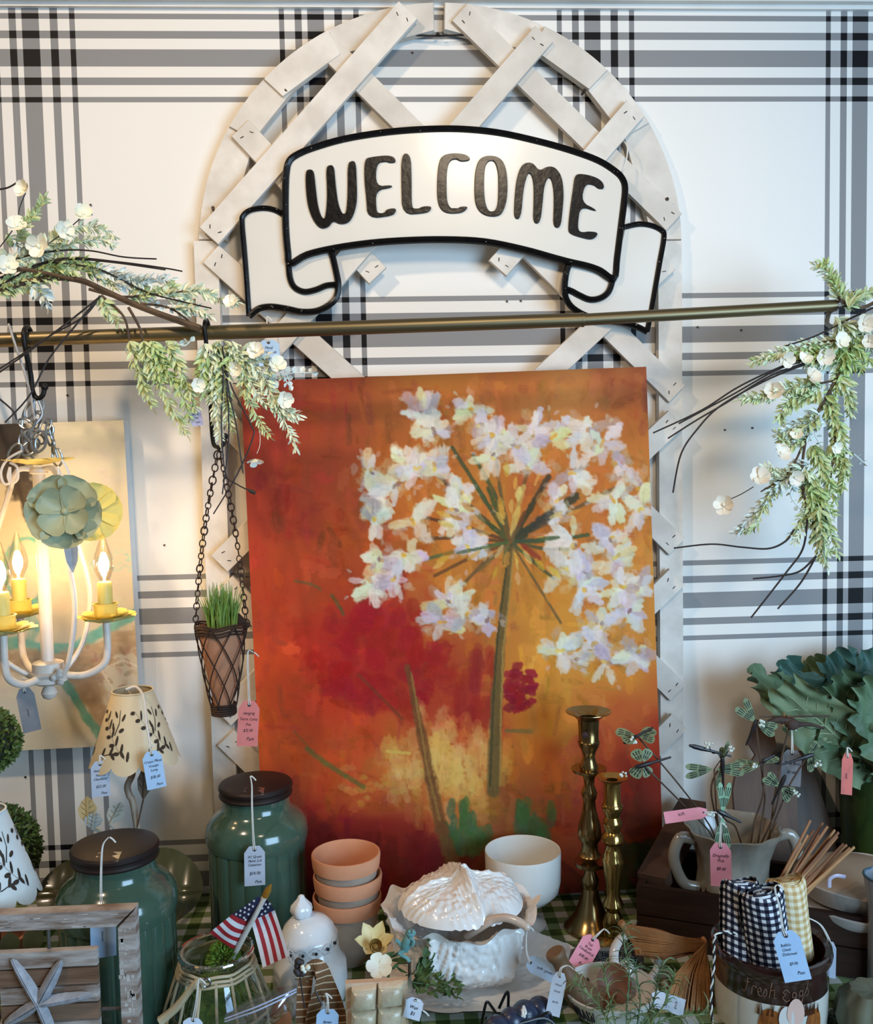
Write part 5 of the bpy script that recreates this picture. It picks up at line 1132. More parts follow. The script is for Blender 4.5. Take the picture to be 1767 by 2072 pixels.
b = MB(); b.tube([oc - nrm * .005 - ya * .02, Vector((oc.x, oc.y + .05, TZ))], .004, 8); b.tube([oc - ya * .06 - nrm * .006, Vector((oc.x - .03, oc.y - .03, TZ)), Vector((oc.x - .03, oc.y + .03, TZ))], .003, 8); b.tube([oc - ya * .06 - nrm * .006, Vector((oc.x + .03, oc.y - .03, TZ)), Vector((oc.x + .03, oc.y + .03, TZ))], .003, 8); b.build('easel_stand', M_wire, OP)
# ================================================================ starfish frame
M_dist = mat('whitewashed_wood', rgb(122, 96, 78), rgb(190, 182, 174), 26, .75, bump=.4, bscale=60, stretch=(.6, 1, 3.5), detail=6)
M_dist2 = mat('brown_washed_wood', rgb(110, 80, 58), rgb(140, 110, 88), 16, .75, bump=.3, bscale=60, stretch=(.4, 1, 5), detail=6)
M_wash = mat('white_wash', rgb(204, 198, 190), rgb(168, 158, 148), 60, .8)
M_star = mat('silvered_starfish', rgb(142, 142, 146), rgb(176, 178, 184), 50, .5, bump=.3, bscale=120)
fd = .60
f_tr = at(280, 1826, fd); f_tl = at(0, 1838, fd); f_br = at(287, 2072, fd)
dx = (f_tr - f_tl); dx.z = dx.z; ex_ = dx.normalized(); ez_ = (f_tr - f_br).normalized(); ez_ = (ez_ - ex_ * ez_.dot(ex_)).normalized()
kf = pxm(fd); Wf = 366 / kf; bar = 39 / kf; Hf = (f_tr.z - TZ - .002) / ez_.z
fb = f_tr - ex_ * Wf - ez_ * Hf      # lower left outer corner
lift = TZ + .001 - min(fb.z, (fb + ex_ * Wf).z)
fb.z += lift; Hf -= lift
FR = thing('starfish_frame', 'distressed wooden frame with a carved starfish on its plank panel', 'framed decor', fb + ex_ * Wf / 2)
def fp(x, z, y=0.0): return fb + ex_ * x + ez_ * z + Vector((0, -y, 0))
def fboard(x0, x1, z0, z1, y0, th, m, name, parent=FR, ins=.0012):
    b = MB(); b.prism([fp(x0, z0, y0), fp(x1, z0, y0), fp(x1, z1, y0), fp(x0, z1, y0)], (0, -th, 0), inset=ins); return b.build(name, m, parent, True, 30)
def miter(pts, name):
    b = MB(); b.prism([fp(x, z, 0) for x, z in pts], (0, -.018, 0), inset=.002); return b.build(name, M_dist, FR, True, 30)
miter([(0, Hf), (Wf, Hf), (Wf - bar, Hf - bar), (bar, Hf - bar)], 'frame_bar'); miter([(0, 0), (Wf, 0), (Wf - bar, bar), (bar, bar)], 'frame_bar')
miter([(0, 0), (bar, bar), (bar, Hf - bar), (0, Hf)], 'frame_bar'); miter([(Wf, 0), (Wf - bar, bar), (Wf - bar, Hf - bar), (Wf, Hf)], 'frame_bar')
b = MB()
for k in range(26):
    x = rnd.uniform(0, Wf - bar); z = Hf - rnd.uniform(.15, .85) * bar; w_ = rnd.uniform(.004, .02); h_ = rnd.uniform(.0006, .0018)
    b.box(fp(x, z, .0182), (w_, .0004, h_))
for k in range(34):
    z = rnd.uniform(Hf * .3, Hf - bar); x = Wf - rnd.uniform(.2, .9) * bar; b.box(fp(x, z, .0182), (rnd.uniform(.0006, .006), .0004, rnd.uniform(.002, .010)))
b.build('flaked_paint', M_wash, FR, False)['kind'] = 'stuff'
px0 = Wf - 278 / kf; px1 = Wf - 82 / kf; pz1 = Hf - 83 / kf; pz0 = pz1 - .150
for k in range(6):
    h_ = (pz1 - pz0) / 6; fboard(px0, px1, pz0 + k * h_ + .0006, pz0 + (k + 1) * h_ - .0006, .004, .010, M_dist if k % 2 else M_dist2, 'plank', ins=.0008)
cxp = (px0 + px1) / 2
for pts in ([fp(cxp, pz1, .006), fp(cxp, Hf - bar, .006)], [fp(px1, pz0 + .060, .006), fp(Wf - bar, pz0 + .060, .006)], [fp(px0, pz0 + .060, .006), fp(bar, pz0 + .060, .006)], [fp(cxp, pz0, .006), fp(cxp, bar, .006)]):
    b = MB(); b.tube(pts, .0026, 8); b.build('metal_rod', mat('grey_rod', rgb(120, 116, 112), rgb(96, 92, 88), 30, .4, .7), FR)
sc_ = at(80, 2028, fd + .018)
b = MB()
for k in range(5):
    tip = [(24, 1940), (125, 1942), (188, 2012), (112, 2110), (8, 2074)][k]
    e = at(*tip, fd + .018); dr = e - sc_; L = dr.length; dr.normalize(); sd = Vector((0, -1, 0)).cross(dr).normalized()
    vs = []
    rows = [(0, .006, .011), (.25, .0085, .010), (.5, .0085, .0085), (.75, .007, .0065), (.93, .0045, .0045), (1, .0008, .002)]
    for s, w_, h_ in rows:
        c_ = sc_ + dr * L * s; vs += [c_ - sd * w_, c_ - sd * w_ * .55 + Vector((0, -h_ * .75, 0)), c_ - sd * .0012 + Vector((0, -h_, 0)), c_ + Vector((0, -h_ * .72, 0)), c_ + sd * .0012 + Vector((0, -h_, 0)), c_ + sd * w_ * .55 + Vector((0, -h_ * .75, 0)), c_ + sd * w_]
    b.add(vs, [(7 * i + q, 7 * i + q + 1, 7 * i + q + 8, 7 * i + q + 7) for i in range(5) for q in range(6)])
b.build('starfish', M_star, FR, True, 35, normals=False)

# ================================================================ glass lantern jar in its cane cage
M_gl = mat_glass('clear_jar_glass', (.90, .95, .92), .08)
M_cane = mat('cane', rgb(196, 182, 150), rgb(176, 160, 126), 30, .6)
M_moss = mat('moss', rgb(66, 98, 28), rgb(92, 124, 42), 60, .9)
gd_ = .50; gt = at(437, 1921, gd_); GC = Vector((gt.x, gt.y, TZ)); GH = gt.z - TZ; kk = pxm(gd_); Rr = 76 / kk; Rb = 104 / kk
LN = thing('cane_lantern', 'round glass jar in a cane cage with moss and a flag inside', 'lantern', GC)
prof = [(Rb * .62, .004), (Rb * .80, .010), (Rb * .93, GH * .16), (Rb * .96, GH * .34), (Rb * .90, GH * .55), (Rr * .98, GH * .78), (Rr * .90, GH * .84), (Rr * .92, GH * .95), (Rr * .99, GH * .97), (Rr, GH * .985), (Rr * .97, GH), (Rr * .86, GH * .995), (Rr * .84, GH * .95)]
b = MB(); b.lathe(prof, 56, GC, caps=(True, False)); b.build('glass', M_gl, LN)
b = MB(); b.tube([GC + Vector((Rr * .985 * math.cos(t), Rr * .985 * math.sin(t), GH * .99)) for t in [k * 2 * PI / 48 for k in range(49)]], .0028, 8, cap=False); b.build('glass_rim', mat_glass('rim_glass', (.86, .9, .9), .38, .05), LN)
b = MB()
for k in range(1500):
    a = rnd.uniform(0, 2 * PI); z = rnd.uniform(.02, GH * .60); r = Rb * .80 * math.sqrt(rnd.random()) * (1 - .15 * (z / GH)); leaf(b, GC + Vector((r * math.cos(a), r * math.sin(a), z)), rv(), rv(), .012, .003, .2)
b.lathe([(Rb * .6, .012), (Rb * .76, .03), (Rb * .76, GH * .5), (Rb * .5, GH * .62), (.001, GH * .64)], 24, GC)
b.build('moss', M_moss, LN, False, normals=False)['kind'] = 'stuff'
b = MB(); mc = at(452, 1930, gd_)
for k in range(420):
    n = rv(); n.z = abs(n.z); leaf(b, mc + Vector((n.x * .017, n.y * .015, -.012 + n.z * .024)), n + rv() * .5, rv(), .011, .0035, .2)
b.build('green_tuft', mat('bright_tuft', rgb(104, 140, 40), rgb(130, 160, 60), 60, .8), LN, False, normals=False)['kind'] = 'stuff'
def cage_r(z):
    f = z / GH; return Rb * (1.03 if f < .34 else 1.03 - (f - .34) * .62) + .002
for k in range(16):
    a = k * 2 * PI / 16 + .15; q = [GC + Vector((cage_r(z) * math.cos(a), cage_r(z) * math.sin(a), z)) for z in [GH * t for t in (.0, .12, .25, .38, .5, .6, .7, .78, .86)]]
    b = MB(); b.tube(spl(q, 3), .0022, 6, flat=.6); b.build('cane_rib', M_cane, LN)
for z, r_ in ((GH * .02, 1.0), (GH * .36, 1.0), (GH * .80, 1.0), (GH * .84, 1.0), (GH * .885, 1.0)):
    b = MB(); rr_ = cage_r(z); b.tube([GC + Vector((rr_ * math.cos(t), rr_ * math.sin(t), z + .0012 * math.sin(8 * t))) for t in [k * 2 * PI / 40 for k in range(41)]], .0024, 7, cap=False); b.build('cane_hoop', M_cane, LN)
b = MB(); e = GC + Vector((-.004, -cage_r(GH * .86) - .003, GH * .86)); b.tube([e + Vector((.005 * math.cos(t), 0, .007 * math.sin(t))) for t in [k * PI / 6 for k in range(13)]], .0014, 6, cap=False); b.build('metal_eyelet', mat('steel', rgb(150, 150, 152), rgb(120, 120, 124), 30, .25, .9), LN)
b = MB(); b.tube(spl([e + Vector((-.006, -.004, -.004)), at(400, 1985, gd_ + .10), at(360, 2035, gd_ + .10), at(325, 2066, gd_ + .10)], 6), [.0025, .003, .003, .0035, .004, .004, .004, .0045, .0045, .005, .005, .0055, .0055, .006, .006, .006, .0065, .0065, .007], 8); b.build('carry_handle', M_cane, LN)
price_tag('white string and tag loop tied on the front of the cane lantern', (392, 2060), (384, 2110), 40, 'white', [], [(398, 2030), (402, 1995), (404, 1980)], gd_ + .115)

# ---- stars and stripes
M_red = mat('flag_red', rgb(168, 28, 36), rgb(150, 22, 30), 40, .7); M_fwh = mat('flag_white', rgb(222, 218, 216), rgb(210, 206, 206), 40, .7); M_nav = mat('flag_navy', rgb(30, 32, 66), rgb(24, 26, 56), 40, .7)
fl = .505
FLG = thing('american_flag', 'small american flag on a white stick stuck in the cane lantern', 'flag', at(478, 1930, gd_))
sb_, st_ = at(476, 1928, fl), at(537, 1812, fl + .015)
b = MB(); b.tube([sb_ + (sb_ - st_) * .25, st_], .0042, 10); b.build('stick', mat('white_stick', rgb(214, 204, 190), rgb(200, 190, 178), 40, .5), FLG)
b = MB(); q = (st_ - sb_).normalized(); b.lathe([(.0045, 0), (.0050, .004), (.0048, .012), (.0012, .022)], 12, (0, 0, 0)); 
for i in range(len(b.v)): b.v[i] = st_ + q.to_track_quat('Z', 'Y').to_matrix() @ b.v[i] - q * .002
b.build('gold_tip', mat('gold_tip', rgb(176, 124, 40), rgb(150, 100, 30), 30, .4, .4), FLG)
def quad_grid(b, P4, nu, nv, mf, bulge, d):
    Q = [at(p[0], p[1], p[2]) for p in P4]
    def f(s, t):
        p = (Q[0] * (1 - s) + Q[1] * s) * (1 - t) + (Q[3] * (1 - s) + Q[2] * s) * t
        return p + Vector((0, -bulge * math.sin(s * PI) * math.sin(t * PI * .9 + .2), 0))
    for j in range(nv):
        b.m = mf(j)
        b.grid(lambda s, t, j=j: f(s, (j + t) / nv), nu, 2)
    b.m = 0; return f
b = MB()
quad_grid(b, [(474, 1922, fl), (424, 1887, fl + .03), (470, 1850, fl + .03), (503, 1866, fl)], 8, 7, lambda j: j % 2, .008, 0)
quad_grid(b, [(532, 1958, fl + .035), (508, 1864, fl + .004), (556, 1841, fl + .004), (586, 1934, fl + .03)], 8, 7, lambda j: 1 - j % 2 if j < 7 else 0, -.008, 0)
b.v = b.v; fa = quad_grid(b, [(503, 1866, fl), (470, 1850, fl + .03), (523, 1814, fl + .02), (535, 1822, fl + .006)], 6, 1, lambda j: 2, .004, 0)
fb_ = quad_grid(b, [(506, 1866, fl + .004), (536, 1822, fl + .004), (541, 1821, fl + .008), (557, 1842, fl + .004)], 6, 1, lambda j: 2, .0, 0)
b.build('cloth', [M_red, M_fwh, M_nav], FLG, True, 180, normals=False)
def star(b, c, r, n):
    x, y = frame_for(n); vs = [c] + [c + (x * math.cos(k * PI / 5) + y * math.sin(k * PI / 5)) * (r if k % 2 else r * .4) for k in range(10)]
    b.add(vs, [(0, 1 + k, 1 + (k + 1) % 10) for k in range(10)])
b = MB()
for (u, v) in ((478, 1850), (487, 1843), (496, 1837), (505, 1830), (514, 1823), (486, 1852), (495, 1846), (504, 1840), (512, 1834), (494, 1857), (503, 1850), (497, 1861), (538, 1830), (543, 1836), (531, 1838), (537, 1844), (530, 1850), (546, 1829)):
    star(b, at(u, v, fl + .028 if u < 516 else fl + .0095), .0024, Vector((0, -1, .1)))
b.build('stars', M_fwh, FLG, False, normals=False)['kind'] = 'stuff'

# ================================================================ garlic keeper
M_wglz = mat('white_glaze', rgb(228, 230, 230), rgb(220, 222, 222), 8, .15, coat=.5)
kd_ = .415; kt_ = at(625, 1895, kd_); KC = Vector((kt_.x, kt_.y, TZ)); KH = kt_.z - TZ; kk = pxm(kd_); Rl = 60 / kk
GK = thing('garlic_keeper', 'white glazed garlic keeper jar with vent holes and a garlic bulb knob', 'jar', KC)
b = MB(); b.lathe([(Rl * 1.10, .002), (Rl * 1.22, .010), (Rl * 1.30, .035), (Rl * 1.25, .065), (Rl * 1.08, KH - .030), (Rl * .96, KH - .012), (Rl * .92, KH - .004), (Rl * .85, KH - .002), (Rl * .8, KH - .02), (.001, KH - .03)], 56, KC, lambda a, i: 1 + (.018 * math.sin(a * 7) if 1 < i < 5 else 0)); b.build('body', M_wglz, GK)
b = MB(); b.lathe([(Rl * .84, KH - .004), (Rl * 1.0, KH - .003), (Rl * 1.02, KH + .002), (Rl * .99, KH + .006), (Rl * .93, KH + .009), (Rl * .84, KH + .019), (Rl * .62, KH + .029), (Rl * .30, KH + .035), (.008, KH + .037)], 48, KC); lo_ = b.build('lid', M_wglz, GK)
b = MB(); b.lathe([(.008, KH + .034), (.014, KH + .038), (.0175, KH + .046), (.016, KH + .053), (.010, KH + .060), (.006, KH + .065), (.0045, KH + .069), (.001, KH + .071)], 36, KC + Vector((-.010, 0, -.002)), lambda a, i: 1 + .14 * abs(math.sin(a * 2.5)) - .07); b.build('garlic_knob', M_wglz, lo_)
for (u, v) in ((613, 1935), (640, 1931), (664, 1921), (678, 1908), (588, 1934)):
    r = ray(u, v); best = None
    for i in range(400):
        p = CAM + r * (1.2 + i * .001); q = p - KC; z = q.z
        rr_ = Rl * (1.25 + (1.08 - 1.25) * max(0, min(1, (z - .065) / (KH - .095)))) if z < KH - .030 else Rl * 1.08
        if math.hypot(q.x, q.y) < rr_ * 1.005: best = p; break
    if best:
        n = Vector((best.x - KC.x, best.y - KC.y, 0)).normalized(); x, y = frame_for(n)
        b = MB(); b.ell(best, .0026, 10, 6); b.build('vent_hole', mat('black_hole', rgb(16, 18, 26), rgb(12, 12, 18), 30, .6), GK)
        b = MB(); b.tube([best + n * .0004 + x * .0085 * math.cos(t) + y * .0085 * math.sin(t) for t in [k * 2 * PI / 20 for k in range(21)]], .0005, 6, cap=False); b.build('raised_ring', M_wglz, GK)
b = MB(); b.tube(spl(atp([(586, 1905, .47), (584, 1930, .49), (590, 1950, .50)], .48), 4), .001, 6); b.build('string', M_str, GK)

# ================================================================ front row oddments
M_yel = mat('daffodil_petal', rgb(218, 196, 128), rgb(232, 214, 160), 30, .6); M_dgr = mat('deep_green_leaf', rgb(58, 84, 40), rgb(80, 104, 56), 30, .6)
fdp = .475
DF = thing('daffodil_pick', 'yellow artificial daffodil spray with green leaves in front of the pots', 'flower spray', on(760, 1985))
b = MB(); petal_dish(b, at(757, 1914, fdp), .030, 6, .75, face=Vector((.05, -.5, .86)).normalized(), wide=.62, cup=.5, pointed=True); b.build('flower', M_yel, DF, True, 180, normals=False)
b = MB(); c_ = at(759, 1917, fdp + .012); n = Vector((.1, -.75, .65)).normalized(); b.tube([c_ - n * .002, c_ + n * .006, c_ + n * .012], [.006, .0085, .0100], 14, cap=False); b.ell(c_ + n * .003, .005, 8, 6); b.build('trumpet', mat('dark_yellow', rgb(150, 110, 40), rgb(120, 84, 30), 40, .7), DF)
b = MB(); b.tube(spl([at(757, 1916, fdp), at(765, 1950, fdp), on(770, 1990)], 5), .0022, 6)
for k in range(14):
    a = rnd.uniform(0, 2 * PI); p = at(770 + rnd.uniform(-25, 45), 1945 + rnd.uniform(-8, 20), fdp); leaf(b, p, Vector((math.cos(a), math.sin(a) * .6 - .2, rnd.uniform(-.2, .6))), rv(), rnd.uniform(.02, .035), .008, .2)
b.build('leaves', M_dgr, DF, False, normals=False)
b = MB(); petal_dish(b, at(768, 1958, fdp + .05), .020, 5, .35, face=Vector((0, -.6, .8)).normalized(), wide=.8, cup=.4); b.tube([at(768, 1958, fdp + .05), on(770, 1995)], .0014, 6); b.build('white_flower', M_petal, DF, True, 180, normals=False)
GS = thing('eucalyptus_sprig', 'green leafy sprig lying against the front of the cabbage tureen', 'greenery', on(850, 2010))
b = MB(); b.tube(spl([on(835, 2005) + Vector((0, 0, .004)), at(850, 1975, .44), at(865, 1940, .43), at(860, 1905, .43)], 5), .0014, 6)
for k in range(26):
    t = rnd.random(); p = at(845 + 30 * t, 1985 - 85 * t, .44 + .02 * rnd.random()); leaf(b, p, Vector((rnd.uniform(-.3, 1), -.3, rnd.uniform(-.4, .7))), Vector((rnd.uniform(-.4, .4), -1, .6)), rnd.uniform(.014, .024), .014, .12)
b.build('round_leaves', M_dgr, GS, False, normals=False)
b = MB()
for k in range(90):
    t = rnd.random(); p = at(825 + 100 * t, 1985 + 18 * t, .47) + Vector((0, rnd.uniform(-.02, .02), rnd.uniform(-.01, .014))); leaf(b, p, Vector((rnd.uniform(-.2, 1), rnd.uniform(-.6, .3), rnd.uniform(-.4, .8))), rv(), rnd.uniform(.010, .020), .006, .2)
b.tube([at(820, 1985, .47), at(930, 2002, .47)], .0014, 6); b.build('fern_leaves', mat('fern_green', rgb(74, 96, 48), rgb(98, 120, 66), 40, .6), GS, False, normals=False)
# frog figurine clinging to the packet
M_frog = mat('turquoise_frog', rgb(116, 164, 160), rgb(92, 140, 140), 60, .4)
FG = thing('frog_figurine', 'tiny turquoise frog figurine stretched up beside the tureen', 'figurine', on(828, 2000))
def fpx(u, v, e=0): return at(u, v, .475 + e)
b = MB(); b.tube(spl([fpx(818, 1925), fpx(822, 1912), fpx(827, 1900), fpx(831, 1889)], 4), [.0045, .006, .007, .0078, .0082, .0082, .008, .0078, .0075, .007, .006, .0045, .003], 10); b.ell(fpx(831, 1888, .004), (.0085, .007, .006), 10, 8); b.ell(fpx(828, 1885, .010), .0026, 8, 6); b.ell(fpx(836, 1886, .010), .0026, 8, 6)
b.tube(spl([fpx(818, 1922), fpx(806, 1905), fpx(800, 1904)], 4), .0028, 7); b.tube(spl([fpx(818, 1924, .004), fpx(808, 1929, .008), fpx(822, 1938, .010), fpx(829, 1945, .010)], 4), .0028, 7); b.tube(spl([fpx(829, 1897, .006), fpx(838, 1905, .010), fpx(834, 1915, .01)], 4), .0022, 7)
b.build('body', M_frog, FG); b = MB(); b.tube([fpx(829, 1945, .008), fpx(829, 1975), on(830, 2003)], .0025, 8); b.build('stake', M_twig, FG)

# cream wax melt pack
M_wax = mat('cream_wax', rgb(226, 208, 176), rgb(236, 222, 196), 40, .3, coat=.6, bump=.6, bscale=70, sss=.1)
wd = .60; w0 = on(757, 2120)
WX = thing('wax_melt_pack', 'clear packet of cream wax melts standing at the front edge', 'wax melts', Vector((at(757, 2040, wd).x, -wd, TZ)))
def wpt(u, v, e=0): return at(u, v, wd + e)
zt_ = wpt(757, 1995).z
cw = [(708, 1992), (812, 1975)]
for i in range(2):
    for j in range(3):
        u0 = 712 + i * 54; u1 = u0 + 50; v0 = 1996 - (i * 8) + j * 46; v1 = v0 + 44
        q = [wpt(u0, v0), wpt(u1, v0 - 7), wpt(u1 - 2, v1 - 7), wpt(u0 - 2, v1)]
        b = MB(); b.prism(q, (0, -.020, 0), inset=.006); b.build('wax_cube', M_wax, WX, True, 60)
b = MB(); x0_, x1_ = wpt(700, 2040).x, wpt(826, 2040).x; b.box(((x0_ + x1_) / 2, -wd + .004, (TZ + zt_ + .006) / 2), (x1_ - x0_, .010, zt_ + .006 - TZ)); b.build('tray', mat('blush_tray', rgb(220, 190, 160), rgb(210, 180, 150), 20, .4, coat=.3), WX, False)
b = MB(); b.grid(lambda s, t: Vector((x1_ - .004 + .010 * s, -wd - .024 + .03 * s, TZ + (zt_ + .012 - TZ) * t)), 4, 6); b.grid(lambda s, t: Vector((x0_ + (x1_ - x0_) * s, -wd - .0235 - .002 * math.sin(9 * s + 5 * t), TZ + (zt_ + .008 - TZ) * t)), 12, 8); b.build('clear_wrap', mat_glass('pack_film', (.97, .97, .95), .07, .08), WX, False, normals=False)
price_tag('white round topped price tag with a bow hanging from the wax melt pack', (842, 2020), (832, 2062), 36, 'white', [(.5, 0, .3, 'Wax'), (.8, 0, .3, '$5')], [(852, 2030), (856, 2045)], wd + .02)

# brown striped ribbon bow with dark berries
M_rib = mat_plaid('striped_ribbon', .011, 0, 0, [(9, 9.1)], [(-.0010, .0010)], rgb(126, 90, 62), rgb(214, 190, 158), rgb(214, 190, 158), ('X', 'Z'), .6)
RB = thing('ribbon_bow', 'brown ribbon bow with cream stripes and dark berries', 'ribbon', Vector((at(640, 2060, .56).x, -.56, TZ)))
def rbn(pts, w_, up=Vector((0, -1, 0))):
    c_ = spl([at(*p) for p in pts], 6); b = MB(); b.ribbon(c_, w_, up); b.v = b.v; n0 = len(b.v); b.add([p + Vector((0, .0012, 0)) for p in b.v[:n0]], b.f[:]); b.build('ribbon_loop', M_rib, RB, True, 180, normals=False)
rbn([(622, 1962, .57), (618, 1990, .57), (614, 2030, .57), (612, 2085, .57)], .020)
rbn([(610, 1985, .58), (632, 1958, .59), (652, 1966, .59), (650, 2000, .58), (636, 2040, .575), (630, 2085, .57)], .021, Vector((.5, -1, .2)))
rbn([(648, 1962, .585), (662, 1995, .58), (676, 2030, .575), (690, 2080, .57)], .024)
b = MB()
for k in range(14): b.ell(at(604 + rnd.uniform(-6, 16), 1950 + rnd.uniform(-8, 22), .60), rnd.uniform(.003, .0055), 8, 6)
b.tube(spl([at(604, 1955, .6), at(612, 2010, .6), at(617, 2040, .6)], 4), .0011, 5); b.tube([at(638, 2005, .6), at(652, 2034, .6)], .0014, 5); b.build('dark_berries', mat('dark_berry', rgb(40, 34, 34), rgb(64, 54, 52), 40, .5), RB)
b = MB(); 
for k in range(6): b.ell(at(616 + rnd.uniform(-4, 8), 1962 + rnd.uniform(-6, 8), .607), rnd.uniform(.0025, .004), 8, 6)
b.build('white_berries', M_petal, RB)
price_tag('blue grey price tag hanging from the brown ribbon bow', (664, 2042), (660, 2110), 46, 'blue', [(.42, 0, .2, 'Bows'), (.6, 0, .2, '$4.00')], [(664, 2020), (660, 2010)], .60)

# zip bag with a wooden egg
M_bag = mat_glass('clear_bag', (.90, .93, 1.0), .20, .10)
BG = thing('zip_bag', 'clear plastic zip bag holding a brown wooden egg', 'plastic bag', Vector((at(530, 2060, .60).x, -.60, TZ)))
def bagp(s, t, e):
    p = at(455 + 145 * s, 2052 - 60 * s - 8 * math.sin(s * PI) + (t * 90), .60)
    return p + Vector((0, -e * math.sin(PI * s) * math.sin(PI * min(1, t + .12)) - .003 * math.sin(14 * s + 9 * t) * t, 0))
b = MB(); b.grid(lambda s, t: bagp(s, t, .022), 24, 14); b.grid(lambda s, t: bagp(s, t, -.016), 24, 14); b.build('film', M_bag, BG, True, 180, normals=False)
b = MB()
for k in (0.10, .16): b.tube([bagp(s / 16, k, .0225) for s in range(17)], .0011, 6)
b.build('zip_seal', mat('zip_plastic', rgb(196, 206, 232), rgb(180, 190, 216), 30, .15, coat=.5), BG)
b = MB(); b.ell(at(570, 2062, .60), (.015, .010, .028), 24, 16); WE = b.build('wooden_egg', mat('polished_wood', rgb(150, 92, 58), rgb(128, 74, 44), 10, .25, stretch=(6, 6, 1), coat=.4)); tagp(WE, 'polished brown wooden egg inside the clear zip bag', 'wooden egg')

# black wire rack with dark blue balls
BR = thing('wire_rack', 'small black wire rack holding dark blue balls in front', 'wire rack', Vector((at(1060, 2072, .55).x, -.55, TZ)))
b = MB(); M_bw = mat('black_wire', rgb(20, 20, 22), rgb(26, 26, 28), 30, .35, .3)
for q in ([(972, 2085, .56), (982, 2035, .56), (987, 2028, .56), (993, 2034, .55), (1016, 2068, .53)], [(1010, 2040, .54), (1024, 2010, .54), (1028, 2008, .54), (1029, 2018, .54), (1028, 2060, .54)], [(1090, 2060, .55), (1105, 2050, .55), (1114, 2053, .55), (1122, 2085, .55)], [(982, 2060, .57), (1040, 2072, .58), (1100, 2060, .57), (1130, 2080, .57)]):
    b.tube(spl([at(*p) for p in q], 5), .0022, 7)
b.build('wire_frame', M_bw, BR)
for kb, (u, v, d, r) in enumerate(((1036, 2066, .565, .019), (1062, 2052, .535, .020), (1092, 2044, .515, .020), (1004, 2082, .59, .019))):
    b = MB(); b.ell(at(u, v, d), r, 24, 16); o = b.build('blue_ball', mat('slate_blue', rgb(44, 54, 78), rgb(34, 42, 62), 12, .35, coat=.2)); tagp(o, ['second dark blue ball from the left in the black wire rack', 'third dark blue ball from the left in the black wire rack', 'rightmost dark blue ball in the black wire rack', 'leftmost dark blue ball in the black wire rack'][kb], 'ball', 'dark blue balls')
b = MB(); b.tube(spl(atp([(1060, 2036, .57), (1058, 2050, .58), (1062, 2058, .58)], .57), 4), .002, 6); b.tube(spl(atp([(1060, 2036, .57), (1064, 2050, .58), (1056, 2056, .58)], .57), 4), .002, 6); b.build('white_tie', M_str, BR)
# ================================================================ strainer bowl with spoons and rosemary
sd_ = .50; sp_ = at(1235, 1995, sd_); SBc = Vector((sp_.x, sp_.y, TZ)); SH = sp_.z - TZ; SR = 100 / pxm(sd_)
ST = thing('strainer_bowl', 'white ceramic strainer bowl lettered DRAIN with a ring handle', 'strainer bowl', SBc)
M_sw = mat('ivory_glaze', rgb(216, 212, 204), rgb(206, 202, 194), 8, .18, coat=.5)
tl_ = Matrix.Rotation(math.radians(6), 3, 'X')
b = MB(); b.lathe([(SR * .55, .002), (SR * .60, .004), (SR * .80, SH * .35), (SR * .92, SH * .7), (SR * .985, SH - .004), (SR, SH), (SR * .96, SH + .001), (SR * .93, SH - .006), (SR * .85, SH * .66), (SR * .70, SH * .35), (SR * .45, .012), (.001, .010)], 64, SBc); b.build('bowl', M_sw, ST)
hc = at(1288, 1938, sd_ - .075); hn = Vector((.25, -.85, .5)).normalized(); hx, hy = frame_for(hn)
q = [hc + (hx * math.cos(t) * .040 + hy * math.sin(t) * .036) for t in [k * 2 * PI / 28 for k in range(29)]]
b = MB(); b.tube(q, .0085, 10, cap=False, flat=.8); e = SBc + Vector((SR * .55, SR * .75, SH)); b.tube(spl([hc + (e - hc).normalized() * .034, e, e + Vector((-.004, -.004, -.012))], 4), .009, 10, flat=1.4); b.build('ring_handle', M_sw, ST)
for k in range(5):
    a = math.radians(70 + k * 22); p = SBc + Vector((SR * .82 * math.cos(a), SR * .82 * math.sin(a), SH * .62)); b = MB(); b.ell(p, .0028, 8, 6); b.build('drain_hole', M_cut, ST)
# lettering on the front of the bowl
strokes = {'D': [[(0, 0), (0, 6)], [(0, 6), (1.6, 5.2), (2.2, 3), (1.6, .8), (0, 0)]], 'R': [[(0, 0), (0, 6)], [(0, 6), (1.8, 5.4), (1.8, 3.6), (0, 3)], [(.6, 3), (2.2, 0)]], 'A': [[(0, 0), (1.1, 6), (2.2, 0)], [(.4, 2), (1.8, 2)]], 'I': [[(.4, 0), (.4, 6)]], 'N': [[(0, 0), (0, 6), (2.1, 0), (2.1, 6)]]}
x = -2.9; sc_l = .0030
for ch in 'DRAIN':
    b = MB()
    for stp in strokes[ch]:
        pts = []
        for (lx, lz) in stp:
            a = math.radians(-137) + (x * .0085 + lx * sc_l) / SR; z = SH * .42 + lz * .0034
            pts.append(SBc + Vector(((SR * (.80 + .12 * (z - SH * .35) / (SH * .35)) + .0008) * math.cos(a), (SR * (.80 + .12 * (z - SH * .35) / (SH * .35)) + .0008) * math.sin(a), z)))
        b.tube(pts, .0011, 5)
    o = b.build('letter', M_ink, ST); o['label'] = 'black letter ' + ch
    x += 1.12 if ch != 'I' else .70
M_wd = mat('turned_wood', rgb(128, 96, 66), rgb(106, 78, 52), 8, .55, stretch=(1, 1, .3)); M_wd2 = mat('red_wood', rgb(118, 68, 40), rgb(96, 54, 32), 10, .5)
q = [at(1122, 1925, .50), at(1133, 1945, .50), at(1150, 1975, .50), at(1172, 2010, .505), at(1200, 2045, .51)]
